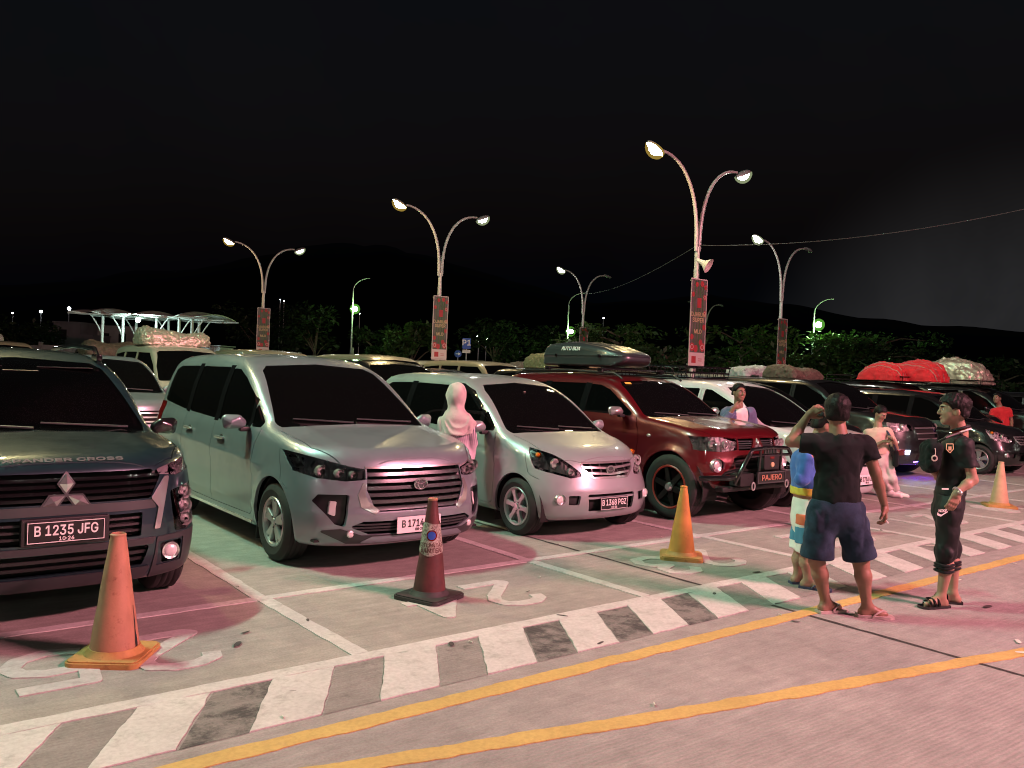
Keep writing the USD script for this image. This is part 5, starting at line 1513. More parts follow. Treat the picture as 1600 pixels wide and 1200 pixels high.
    for sx in (1, -1):
        q = (lambda m: m if sx > 0 else m.mirror((1, 0, 0)))
        h = segmented_bowl(c, q(drl), 'position_lamp', 'lamp_inner', nx=4, nz=1, deep=.03)
        c.F('lens', q(drl), .005, 'lamp_glass', .006, parent=h)
        h = segmented_bowl(c, q(ml), nx=4, nz=6)
        c.F('lens', q(ml), .005, 'lamp_glass', .006, parent=h)
        for z in (.80, .71, .62):
            obj('reflector', xf(lathe([(.012, .04), (.03, .012), (.042, -.01), (.046, .03)], 20), rotx(-PI / 2) @ np.diag([1, 1, -1.0]), (sx * .775, c.yf(.775, z) + .03, z)), 'chrome', h)
        c.F('headlamp_divider', q(front_prism(sbox(.6, .748, .9, .762), -.2, .8) ^ ml), .018, 'lamp_dark', .03, parent=h)
        blade = rnd([(.505, .80), (.60, .93), (.635, .93), (.60, .76), (.565, .60), (.525, .60), (.555, .74)], .008)
        c.F('chrome_blade', q(front_prism(blade, -.2, .6)), -.012, 'chrome', .04)
        c.F('fog_pocket', q(fog), .045, 'black_plastic', .03)
        f1 = obj('fog_lamp', xf(lathe([(.038, .0), (.056, -.006), (.058, .05)], 26), rotx(-PI / 2), (sx * .66, c.yf(.66, .43) + .004, .43)), 'chrome', c.path)
        obj('lens', xf(mf.Manifold.sphere(1, 18).scale((.043, .018, .043)), None, (sx * .66, c.yf(.66, .43) + .008, .43)), 'lamp_bowl', f1, smooth=True)
        c.F('bumper_corner', q(front_prism(rnd([(.55, .545), (.95, .55), (.95, .26), (.52, .26)], .01).difference(sbox(.56, .345, .75, .51)), -.2, .55)), -.006, 'grey_plastic', .02)
        tl = front_prism(rnd([(sx * .66, .9), (sx * 1.0, .9), (sx * 1.0, 1.25), (sx * .70, 1.25)], .02), 4.1, 4.8)
        c.F('tail_lamp', tl, -.006, 'red_lens', .03, full=True)
        P2 = [(sx * .60, 2.05, 1.675), (sx * .60, 2.2, 1.76), (sx * .60, 3.0, 1.785), (sx * .59, 3.9, 1.75), (sx * .585, 4.1, 1.69)]
        obj('roof_rail', tube(P2, .02, 8), 'gloss_black', c.path)
        obj('rail_foot', rbox(sx * .60 - .024, sx * .60 + .024, 2.0, 2.2, 1.655, 1.715, .014), 'gloss_black', c.path)
    c.F('upper_grille', front_prism(ug, -.2, .5), .07, 'dark_cavity', .04)
    for z in (.825, .865, .905, .945):
        c.F('grille_bar', front_prism(sbox(-.6, z - .010, .6, z + .010).intersection(ug), -.2, .5), .011, 'gloss_black', .03)
    c.F('chrome_bar', front_prism(rnd([(-.52, .79), (.52, .79), (.54, .735), (-.54, .735)], .006), -.2, .5), -.006, 'dark_chrome', .03)
    c.F('lower_grille', front_prism(lg, -.2, .5), .07, 'dark_cavity', .04)
    for z in (.60, .64, .68):
        c.F('lower_slat', front_prism(sbox(-.5, z - .007, .5, z + .007).intersection(lg), -.2, .5), .026, 'black_plastic', .03)
    c.F('bumper_grille', front_prism(bg, -.2, .5), .07, 'dark_cavity', .04)
    for z in (.41, .455):
        c.F('bumper_slat', front_prism(sbox(-.6, z - .010, .6, z + .010).intersection(bg), -.2, .5), .026, 'black_plastic', .03)
    c.F('bumper_bar', front_prism(rnd([(-.54, .548), (.54, .548), (.52, .505), (-.52, .505)], .005), -.2, .5), -.012, 'grey_plastic', .02)
    c.F('skid_panel', front_prism(rnd([(-.52, .355), (.52, .355), (.47, .27), (-.47, .27)], .01), -.2, .5), -.012, 'grey_plastic', .02)
    for x in (-.3, 0, .3):
        c.F('skid_slot', front_prism(rnd([(x - .08, .335), (x + .08, .335), (x + .07, .31), (x - .07, .31)], .005), -.2, .5), -.012, 'dark_cavity', .02) if False else None
    rh = [affinity.rotate(Polygon([(0, .0), (.050, .0866), (0, .1732), (-.050, .0866)]), k, origin=(0, 0)) for k in (0, 120, 240)]
    em = affinity.translate(affinity.scale(unary_union(rh), .92, .80, origin=(0, 0)), 0, .855)
    b = c.F('emblem', front_prism(em.buffer(.004), -.2, .4), -.006, 'dark_chrome', .02)
    for k in (0, 120, 240):
        g = affinity.translate(affinity.scale(affinity.rotate(Polygon([(0, .0), (.050, .0866), (0, .1732), (-.050, .0866)]), k, origin=(0, 0)), .92, .80, origin=(0, 0)), 0, .855).buffer(-.006)
        gx, gz = g.centroid.coords[0]
        y0 = min(c.yf(abs(gx), gz), .05)
        obj('emblem_diamond', mf.Manifold.hull_points([(x, y0 - .012, z) for x, z in g.exterior.coords] + [(x, y0 + .01, z) for x, z in g.exterior.coords] + [(gx, y0 - .034, gz)]), 'chrome', b, smooth=False)
    c.F('emblem_face', front_prism(em.buffer(-.010), -.2, .4), -.012, 'dark_chrome', .011, parent=b) if False else None
    tx = xf(text('XPANDER CROSS', .030, .003, True, 1.95), rotx(.55), (0, .085, 1.052))
    obj('bonnet_lettering', tx, 'chrome', c.path, smooth=False)
    plate(c, 'B 1235 JFG', '10·26', .0, -.03, .645)
    obj('plate_holder', rbox(-.24, .24, -.022, .03, .56, .725, .008), 'black_plastic', c.path)
    for a in P['axles']:
        for sx in (-1, 1):
            make_wheel('wheel', c.path, (sx * (.90 - .11), a, .345), .345, .205, .22, 'five_twin', side=sx)
    liners(c)
    mirror_unit(c, 1.52, 1.10, 'paint_black', .875)
    handles(c, ((2.14, .98), (3.02, 1.0)), 'paint_graphite')
    wipers(c, (1.13, 1.16), ((.62, .04), (-.02, -.60)))
    for x in (-.36, .36):
        st = obj('seat', rbox(x - .24, x + .24, 2.2, 2.42, .75, 1.32, .06), 'interior_beige', c.path)
        obj('headrest', rbox(x - .14, x + .14, 2.25, 2.36, 1.34, 1.52, .04), 'interior_beige', st)
    obj('dashboard', rbox(-.72, .72, 1.12, 1.62, .72, 1.08, .06), 'interior', c.path)
    obj('rear_view_mirror', rbox(-.13, .13, 1.80, 1.83, 1.50, 1.57, .012), 'black_plastic', c.path)
    for x in (-.32, .32):
        obj('sun_visor', rbox(x - .2, x + .2, 1.86, 1.98, 1.592, 1.60, .003), 'dark_cavity', c.path)
    obj('pillar_trim', tube([(.66, 2.05, 1.10), (.63, 2.10, 1.35), (.56, 2.16, 1.58)], .022, 8), 'white_print', c.path)
    obj('steering_wheel', xf(tube([(.19 * math.cos(t), .19 * math.sin(t), 0) for t in np.linspace(0, 2 * PI, 22)[:-1]], .016, 8, True), rotx(1.1), (.36, 1.72, 1.02)), 'black_plastic', c.path)
    under(c, .30)
    sit = dict(head=(1.47, 7.86, 1.15), neck=(1.46, 7.94, 1.03), sh_l=(1.63, 7.98, .97), sh_r=(1.27, 7.98, .97), el_l=(1.66, 7.74, .86), wr_l=(1.56, 7.56, .90), el_r=(1.24, 7.76, .86), wr_r=(1.36, 7.58, .90),
               hip_l=(1.53, 7.60, .78), hip_r=(1.36, 7.60, .78), knee_l=(1.55, 7.16, .86), knee_r=(1.34, 7.16, .86), ankle_l=(1.55, 6.95, .48), ankle_r=(1.34, 6.95, .48))
    LATER.append(sit)
    tb = thing('tissue_box', 'yellow tissue box on the dashboard of the dark graphite car', 'tissue box', (1.08 - .02, 5.60 + 1.36, 1.083))
    obj('box', rbox(-.13, .13, -.06, .06, 0, .10, .008), 'tissue_yellow', tb)
    obj('box_lid', rbox(-.135, .135, -.065, .065, .10, .112, .004), 'white_print', tb)
    tp = np.random.default_rng(2)
    obj('tissue', xf(mf.Manifold.batch_hull([mf.Manifold.sphere(.012, 6).translate(tuple(q)) for q in ((-.05, 0, 0), (.05, .01, 0), (.02, .0, .07), (-.01, .01, .09), (-.03, -.01, .05))]), None, (-.02, 0, .112)), 'white_cloth', tb)
    return c


build_graphite()
# ---------------------------------------------------------------- the other cars of the packed lot
KINDS = {
    'minivan': dict(L=4.45, hw=.86, axles=(.82, 3.55), tyre=.31, arch=.365, n=3.0, H=1.70,
                    top=[(-.1, .92), (0, .95), (.15, .99), (.5, 1.05), (1.05, 1.11), (1.3, 1.11), (2, 1.08), (4.4, 1.1), (4.6, 1.05)],
                    ws=[(.9, .72), (1.1, 1.05), (1.35, 1.42), (1.55, 1.76), (1.64, 1.96), (1.75, 2.4)], roof=[(1.1, 1.35), (1.6, 1.55), (1.95, 1.645), (2.4, 1.695), (3.0, 1.70), (3.8, 1.67), (4.5, 1.60)],
                    rear=[(.9, 4.42), (1.2, 4.38), (1.45, 4.28), (1.62, 4.15), (1.8, 3.95)], wg=[(.9, .85), (1.1, .81), (1.35, .75), (1.55, .68), (1.64, .64), (1.8, .56)], belt=1.08, hdr=1.60, cow=1.10, lamp=(.74, .90), grl=(.60, .82)),
    'off_road_car': dict(L=4.75, hw=.92, axles=(.90, 3.65), tyre=.38, arch=.435, n=3.6, H=1.82,
                         top=[(-.1, 1.06), (0, 1.09), (.15, 1.13), (.5, 1.18), (1.1, 1.24), (1.3, 1.24), (2, 1.2), (4.6, 1.2), (4.9, 1.15)],
                         ws=[(1.0, .92), (1.24, 1.24), (1.5, 1.58), (1.68, 1.86), (1.76, 2.04), (1.9, 2.5)], roof=[(1.2, 1.5), (1.7, 1.68), (2.0, 1.76), (2.4, 1.81), (3.2, 1.825), (4.0, 1.80), (4.8, 1.72)],
                         rear=[(1.0, 4.70), (1.3, 4.66), (1.55, 4.55), (1.75, 4.42), (1.9, 4.3)], wg=[(1.0, .90), (1.24, .86), (1.5, .79), (1.68, .73), (1.78, .68), (1.95, .60)], belt=1.2, hdr=1.72, cow=1.235, lamp=(.90, 1.04), grl=(.72, 1.0)),
    'van': dict(L=4.85, hw=.88, axles=(.95, 3.65), tyre=.33, arch=.385, n=3.2, H=2.0,
                top=[(-.1, 1.0), (0, 1.04), (.15, 1.10), (.4, 1.18), (.7, 1.24), (1.0, 1.25), (2, 1.15), (4.7, 1.15), (5, 1.1)],
                ws=[(.9, .25), (1.2, .55), (1.5, .86), (1.75, 1.15), (1.86, 1.32), (2.05, 1.8)], roof=[(.6, 1.6), (1.0, 1.78), (1.3, 1.88), (1.7, 1.96), (2.5, 2.0), (3.8, 1.99), (4.8, 1.94)],
                rear=[(.9, 4.82), (1.3, 4.80), (1.6, 4.76), (1.9, 4.66), (2.1, 4.5)], wg=[(.9, .87), (1.2, .85), (1.5, .81), (1.75, .76), (1.9, .72), (2.1, .64)], belt=1.18, hdr=1.84, cow=1.23, lamp=(.74, .92), grl=(.62, .84)),
}
LOWP = {}


def build_plain(kind, paint, label, loc, group=None, res=.04, plate_txt=None, wheel_style='five_twin', near=False, white_plate=False, glass='tinted_glass'):
    K = KINDS[kind]
    L, hw = K['L'], K['hw']
    hb = K['belt']
    P = dict(L=L, hw=hw, axles=K['axles'], tyre=K['tyre'], arch=K['arch'], flare=.018, n=K['n'], top=K['top'],
             nose=[(.1, .16), (.25, .08), (.4, .01), (.5, 0), (.6, .015), (.75, .03), (.9, .06), (1.0, .10), (1.1, .18), (1.3, .4)], tail=[(.1, .12), (.3, .03), (.5, .0), (.8, .01), (1.1, .04), (1.3, .1)],
             cf=[(.1, .45), (.5, .38), (.9, .46), (1.2, .5)], wy=[(0, .965), (.5, .985), (1, 1), (L - 1, 1), (L - .4, .97), (L, .94)], tz=[(.1, .91), (.3, .97), (.6, 1), (.85, .995), (hb - .05, .955), (hb + .1, .92), (1.5, .85)],
             ws=K['ws'], rear=K['rear'], roof=K['roof'], wg=K['wg'], gy=[(.7, .94), (1.5, .98), (2.2, 1), (L - 1.2, 1), (L - .5, .97), (L, .93)], bot=[(0, K['tyre'] - .10), (1, K['tyre'] - .12), (L - 1, K['tyre'] - .12), (L, K['tyre'])], creases=[(hb - .25, hb - .18, 1.2, L - .3, .012, .09)], front_len=1.0, fres=max(.022, res * .8))
    c = Car(P, res, (kind, res))
    c.path = thing(kind, label, 'van' if kind == 'van' else 'car', loc, group=group)
    ws = pch(K['ws'])
    yA = lambda z: float(ws(z)) + .20
    z0, z1 = hb + .0, K['hdr']
    zt = z1 - .035
    b1, b2 = L * .52, L * .74
    wins = [[(yA(z0 + .02) + .08, z0), (b1 - .05, z0 + .01), (b1 - .06, zt), (yA(zt) + .14, zt - .01), (yA((z0 + zt) / 2) + .10, (z0 + zt) / 2 + .04)], [(b1 + .05, z0 + .01), (b2 - .05, z0 + .03), (b2 - .08, zt), (b1 + .04, zt + .005)],
            [(b2 + .05, z0 + .03), (float(pch(K['rear'])(z0 + .1)) - .16, z0 + .08), (float(pch(K['rear'])(zt)) - .22, zt - .06), (b2 + .02, zt)]]
    gw = pch(K['wg'])
    wh = Polygon([(0, K['cow'] - .01), (.5, K['cow'] - .02), (float(gw(z0 + .03)) - .07, K['cow'] - .03), (float(gw((z0 + z1) / 2)) - .06, (z0 + z1) / 2), (float(gw(z1)) - .08, z1 - .04), (float(gw(z1)) - .14, z1), (0, z1 + .035)])
    wsp = wh.union(mirx(wh)).buffer(-.03).buffer(.03)
    y_end = float(ws(z1 + .03)) + .45
    l0, l1 = K['lamp']
    lamp = front_prism(rnd([(.46, l0 + .02), (.46, l1 - .03), (.7, l1), (1.1, l1 + .05), (1.1, l0 + .03), (.7, l0 - .02)], .02), -.2, .9) ^ side_prism(rnd([(-.3, .4), (.3, .4), (.55, l1), (.5, 1.3), (-.3, 1.3)], .02), .2, 1.2)
    g0, g1 = K['grl']
    gr = rnd([(-.42, g1), (.42, g1), (.38, g0), (-.38, g0)], .02)
    low = rnd([(-.45, .48), (.45, .48), (.5, .33), (-.5, .33)], .02)
    cuts = [side_windows(c, wins), front_prism(wsp, .1, y_end), both(lamp), front_prism(gr, -.2, .6), front_prism(low, -.2, .6), arch_cut(c)]
    body_shell(c, cuts, mat=paint, wall=.03, hollow=True, seams=[both(side_prism(ribbon(q, .005), .3, 1.3)) for q in ([(1.35, .45), (1.32, hb)], [(b1, .4), (b1, zt)], [(b2, .45), (b2, zt)])] if near else ())
    if near:
        glaze(c, wins, glass)
    else:
        for pts in wins:
            poly = rnd(pts, .03).buffer(.012)
            c.F2('side_window', side_prism(poly, .3, 1.3), .011, glass, .006, full=True)
    c.F('windscreen', front_prism(wsp.buffer(.012), .1, y_end + .1), .011, glass, .006, full=True)
    for sx in (1, -1):
        q = (lambda m: m if sx > 0 else m.mirror((1, 0, 0)))
        h = segmented_bowl(c, q(lamp), nx=6, nz=2) if near else c.F('headlamp', q(lamp), .045, 'lamp_bowl', .03)
        c.F('lens', q(lamp), .005, 'lamp_glass', .006, parent=h)
        obj('reflector', xf(lathe([(.02, .04), (.05, .012), (.06, -.01), (.064, .03)], 16), rotx(-PI / 2) @ np.diag([1, 1, -1.0]), (sx * .64, c.yf(.64, (l0 + l1) / 2) + .03, (l0 + l1) / 2)), 'chrome', h)
        tl = front_prism(rnd([(sx * .66, hb - .15), (sx * 1.0, hb - .15), (sx * 1.0, hb + .15), (sx * .70, hb + .15)], .02), L - .4, L + .3)
        c.F('tail_lamp', tl, -.006, 'red_lens', .03, full=True)
    c.F('grille', front_prism(gr, -.2, .6), .045, 'dark_cavity', .04)
    for z in np.linspace(g0 + .04, g1 - .04, 3):
        c.F('grille_bar', front_prism(sbox(-.5, z - .012, .5, z + .012).intersection(gr), -.2, .6), .005, 'chrome' if kind != 'van' else 'grey_plastic', .03)
    c.F('lower_grille', front_prism(low, -.2, .6), .045, 'dark_cavity', .04)
    plate(c, plate_txt or 'B 2047 TKL', '05·27', 0, -.015, .43, white=white_plate) if (near or plate_txt) else obj('number_plate', rbox(-.2, .2, -.02, -.012, .37, .50, .003), 'plate_black', c.path)
    for a in P['axles']:
        for sx in (-1, 1):
            if near:
                make_wheel('wheel', c.path, (sx * (hw - .11), a, K['tyre']), K['tyre'], .20, K['tyre'] * .65, wheel_style, side=sx)
            else:
                R = np.array([[0, 0, 1], [1, 0, 0], [0, 1, 0]], float) * np.array([[-sx], [1], [1]])
                r = K['tyre']
                w = obj('wheel', xf(lathe([(r * .62, -.1), (r * .9, -.11), (r, -.08), (r, .08), (r * .9, .11), (r * .62, .1)], 24), R, (sx * (hw - .11), a, r)), 'rubber', c.path)
                obj('rim', xf(lathe([(0, -.08), (r * .2, -.085), (r * .55, -.06), (r * .63, -.095)], 16), R, (sx * (hw - .11), a, r)), 'alloy', w)
    mirror_unit(c, yA(z0) + .30, z0, paint, float(gw(z0)) + .01)
    if near:
        liners(c)
        handles(c, ((b1 - .25, hb - .15), (b2 - .25, hb - .13)), paint)
        wipers(c, (1.0, K['cow']), ((.55, .02), (-.05, -.55)))
        seat_row(c, 2.3, .8)
        obj('dashboard', rbox(-.66, .66, float(ws(K['cow'])) + .05, float(ws(K['cow'])) + .45, .7, K['cow'] - .06, .05), 'interior', c.path)
    under(c, K['tyre'] - .05)
    return c


# nearer ones, each with its own parts
build_plain('minivan', 'paint_white', 'white minivan with dark sloping windscreen just right of the maroon car', (10.95, 5.85, 0), res=.03, near=True, plate_txt='B 2716 UZN', white_plate=True)
build_plain('minivan', 'paint_black', 'black minivan between the white minivan and the black off-road car', (13.35, 7.35, 0), res=.03, near=True, plate_txt='B 1590 KIE')
build_plain('off_road_car', 'paint_black', 'black off-road car with a blue white strobe light in its bumper', (15.95, 7.3, 0), res=.03, near=True, plate_txt='B 1107 SJV')
build_compact_minivan((18.92, 6.60, 0), 'black minivan with silver wheels at the right edge, beside the last cone', 'paint_black', 'B 1482 PYL', '09·25', hero=False)
build_plain('off_road_car', 'paint_black', 'black car loaded with red bundles on its roof rack', (20.65, 7.9, 0), res=.03, near=True)
build_plain('off_road_car', 'paint_black', 'long black car with a silver tarpaulin on its roof, at right edge', (23.15, 7.1, 0), res=.03, near=True)
w_silver = build_plain('minivan', 'paint_silver', 'silver minivan with a hanging charm, parked behind the first two cars', (3.75, 14.4, 0), res=.03, near=True).path
# ---------------------------------------------------------------- traffic cones
def at(px, py, depth):
    v = _f + ((px - 800) / FPX) * CR - ((py - 600) / FPX) * CU
    return np.array([0, 0, EYE]) + v * depth


def traffic_cone(loc, rz, label, mat, base_mat, h=.70, rb=.135, rt=.038, base=.40, split=False, band=None, dent=.004, tip=None):
    t = thing('traffic_cone', label, 'traffic cone', loc, rz)
    b = base / 2
    sq = sbox(-b, -b, b, b).buffer(-.05).buffer(.05, quad_segs=4)
    lo = mf.Manifold.extrude(cs(sq), .028) + mf.Manifold.extrude(cs(sq.buffer(-.012)), .036)
    obj('base', lo + lathe_m([(rb + .03, .03), (rb + .012, .05), (rb, .07)]), base_mat, t, smooth=30)
    n, m = 56, 26
    A, Z = np.meshgrid(np.arange(n) * 2 * PI / n, np.linspace(0, 1, m))
    r = rb + (rt - rb) * Z
    P = np.stack([np.cos(A), np.sin(A), Z * 3], -1)
    r = r + dent * (meshkit.fbm(P * 1.6 + hash(label) % 7, 3) - .5) * 2 - .006 * np.exp(-((A - 4.6 - .25 * Z) / .09)**2) * (1 - Z) * (1 if split else 0)
    V = np.stack([r * np.cos(A), r * np.sin(A), .034 + Z * (h - .034)], -1)
    if split:
        V[0, :, 2] += .012 * np.sin(A[0] * 3)
    F = [[i * n + k, i * n + (k + 1) % n, (i + 1) * n + (k + 1) % n] for i in range(m - 1) for k in range(n)] + [[i * n + k, (i + 1) * n + (k + 1) % n, (i + 1) * n + k] for i in range(m - 1) for k in range(n)]
    body = obj('cone_body', trimesh.Trimesh(V.reshape(-1, 3), np.array(F), process=False), mat, t, smooth=60)
    obj('cone_rim', xf(lathe([(rt - .008, -.01), (rt + .002, -.01), (rt + .004, .002), (rt - .004, .008), (rt - .010, .0), (rt - .014, -.06)], 32), None, (0, 0, h)), tip or mat, body)
    if split:
        wdg = []
        for z in np.linspace(.036, .30, 12):
            q = (z - .034) / (h - .034)
            a = 4.62 + .25 * q
            rr = rb + (rt - rb) * q + .0015 - .006
            w = .016 * (1 - z / .32)**1.3 + .002
            wdg.append([(rr * math.cos(a - w / rr), rr * math.sin(a - w / rr), z), (rr * math.cos(a + w / rr), rr * math.sin(a + w / rr), z)])
        W = np.array(wdg).reshape(-1, 3) * np.array([1.02, 1.02, 1])
        F = [[2 * i, 2 * i + 1, 2 * i + 3] for i in range(11)] + [[2 * i, 2 * i + 3, 2 * i + 2] for i in range(11)]
        obj('split', trimesh.Trimesh(W, np.array(F), process=False), 'dark_cavity', body, smooth=False)

    def wrap(mesh, a0, z0, off):
        v, f, _ = meshkit.arrays(mesh)
        tt = trimesh.Trimesh(v, f)
        tt = tt.subdivide_to_size(.03) if len(f) < 4000 else tt
        v = np.array(tt.vertices)
        z = z0 + v[:, 1]
        rr = rb + (rt - rb) * (z - .034) / (h - .034) + off + v[:, 2] + dent
        a = a0 + v[:, 0] / rr
        return trimesh.Trimesh(np.column_stack([rr * np.cos(a), rr * np.sin(a), z]), tt.faces, process=False)
    if band:
        z0, z1, a0 = band
        pl = ragged(sbox(-.62, 0, .62, z1 - z0), .03, .03, 4)
        k = (z1 - z0)
        flat = mf.Manifold.extrude(cs(pl.intersection(sbox(-PI * .085, -.05, PI * .085, k + .05))), .001)
        obj('pale_band', wrap(xf(flat), a0, z0, .0005), 'cone_band', body, smooth=60)
        obj('emblem_ring', wrap(xf(mf.Manifold.extrude(cs(LineString([(0, 0), (.001, 0)]).buffer(.040)), .001)), a0 + .12, z0 + k * .60, .002), 'red_lens', body, smooth=60)
        obj('emblem', wrap(xf(mf.Manifold.extrude(cs(LineString([(0, 0), (.001, 0)]).buffer(.030)), .001)), a0 + .12, z0 + k * .60, .0035), 'sign_blue', body, smooth=60)
        obj('lettering', wrap(text('DITLANTAS', .026, .001, True), a0 + .1, z0 + k * .24, .002), 'cone_dark', body, smooth=False)
        obj('lettering', wrap(text('BANTEN', .032, .001, True), a0 + .1, z0 + k * .06, .002), 'cone_dark', body, smooth=False)
    return t


def lathe_m(prof, seg=28):
    p = [(0, prof[0][1])] + list(prof) + [(0, prof[-1][1])]
    m = lathe(p, seg)
    m.merge_vertices()
    m.update_faces(m.nondegenerate_faces())
    return mani(m.vertices, m.faces)


CAMA = math.atan2(-5.18, -3.46)
traffic_cone((1.245, 5.06, 0), .95, 'split orange cone with yellow base in front of the dark graphite car', 'cone_orange', 'cone_base_yellow', .70, .135, .040, .40, split=True)
traffic_cone((3.46, 5.20, 0), .35, 'dark red cone with worn pale band and black base before the grey minivan', 'cone_dark', 'cone_base_black', .74, .125, .034, .40, band=(.34, .57, CAMA - .35 - .1), tip='cone_orange')
traffic_cone((6.30, 5.17, 0), .72, 'yellow orange cone standing on bay number 23 near the maroon car', 'cone_yellow', 'cone_base_yellow', .68, .130, .030, .40)
traffic_cone((9.05, 5.10, 0), .5, 'red orange cone half hidden behind the legs of the man in denim shorts', 'cone_orange', 'cone_base_yellow', .68, .130, .036, .40)
traffic_cone((13.42, 5.10, 0), .6, 'pale orange cone standing alone at the right edge', 'cone_pale', 'cone_base_yellow', .66, .130, .036, .42, dent=.002)
# ---------------------------------------------------------------- people
def unit(v):
    v = np.asarray(v, float)
    return v / np.linalg.norm(v)


def rc(p, a, b, r1, r2):
    a, b = np.asarray(a, float), np.asarray(b, float)
    d = b - a
    t = np.clip(((p - a) @ d) / max(d @ d, 1e-9), 0, 1)
    return np.linalg.norm(p - a - t[:, None] * d, axis=1) - (r1 + (r2 - r1) * t)


def ellip(p, c, R, rad):
    q = ((p - np.asarray(c)) @ np.asarray(R).T) / np.asarray(rad)
    k = np.linalg.norm(q, axis=1)
    return (k - 1) * min(rad) * np.minimum(1.6, 1 + 0 * k)


def su(ds, k):
    r = ds[0]
    for d in ds[1:]:
        r = smin(r, d, k)
    return r


def frame(fwd, up=(0, 0, 1)):
    u = unit(up)
    f = np.asarray(fwd, float)
    f = unit(f - u * (f @ u))
    return np.array([np.cross(f, u), f, u])        # rows: right, forward, up


def head_field(c, R, s=1.0):
    def f(p):
        q = ((p - c) @ R.T) / s
        x = np.abs(q[:, 0])
        qa = np.column_stack([x, q[:, 1], q[:, 2]])
        E = np.eye(3)
        d = [ellip(q, (0, -.012, .028), E, (.074, .094, .086)), ellip(q, (0, .026, -.042), E, (.056, .062, .074)), rc(q, (-.012, .064, -.094), (.012, .064, -.094), .019, .019)]
        r = su(d, .035)
        r = smin(r, rc(qa, (.0, .086, .024), (.036, .074, .022), .014, .013), .02)
        r = smin(r, rc(qa, (.036, .055, -.022), (.044, .04, -.05), .026, .022), .03)
        r = smin(r, rc(q, (0, .093, .012), (0, .108, -.026), .008, .013), .012)
        r = smin(r, rc(qa, (0, .098, -.030), (.012, .094, -.032), .009, .007), .008)
        r = smin(r, rc(qa, (0, .086, -.058), (.018, .081, -.059), .008, .005), .010)
        r = smin(r, rc(qa, (0, .084, -.070), (.015, .080, -.069), .008, .005), .010)
        r = smax(r, -(np.linalg.norm(qa - np.array([.031, .100, .006]), axis=1) - .016), .012)
        r = smin(r, ellip(qa, (.078, -.006, -.014), rotz(-.35), (.009, .021, .032)), .012)
        return r * s
    return f


def hand_parts(w, d, n, curl, s=1.0, thumb=1, spread=.0):
    """Palm, four unequal fingers and a thumb from the wrist w; d: towards the fingers, n: out of the palm."""
    d = unit(d); n = unit(np.asarray(n, float) - d * (np.asarray(n) @ d)); l = np.cross(d, n)
    P = lambda a, b, c: np.asarray(w) + s * (a * d + b * l + c * n)
    parts = [(P(0, 0, 0), P(.03, 0, 0), .026 * s, .028 * s)]
    for b in (-.027, -.009, .010, .028):
        parts.append((P(.02, b * .7, 0), P(.085, b, 0), .014 * s, .0115 * s))
    for b, L in ((-.029, .062), (-.0095, .074), (.0105, .079), (.030, .070)):
        o, ang = P(.090, b, .0), curl * .5
        for k, q in enumerate((.45, .32, .25)):
            dr = math.cos(ang) * d + math.sin(ang) * n + spread * b * 10 * l
            e = o + dr * L * q * s
            parts.append((o, e, (.0092 - .0008 * k) * s, (.0086 - .001 * k) * s))
            o = e; ang += curl * .75
    tb = P(.022, thumb * .026, .006)
    e1 = tb + s * (.036 * d + thumb * .024 * l + .016 * n)
    e2 = e1 + s * (.030 * d * math.cos(curl * .5) + .006 * thumb * l + .018 * n)
    parts += [(tb, e1, .015 * s, .0115 * s), (e1, e2, .0112 * s, .009 * s)]
    return parts


def crease(p, amp, sc=(13, 13, 8), seed=0):
    n = meshkit.noise(p * np.array(sc), seed)
    m = meshkit.noise(p @ rotx(.6).T * np.array(sc) * 1.9, seed + 5)
    return amp * (1.1 - 2.6 * np.abs(n - .5) * 2) + amp * .45 * (1 - 4 * np.abs(m - .5))


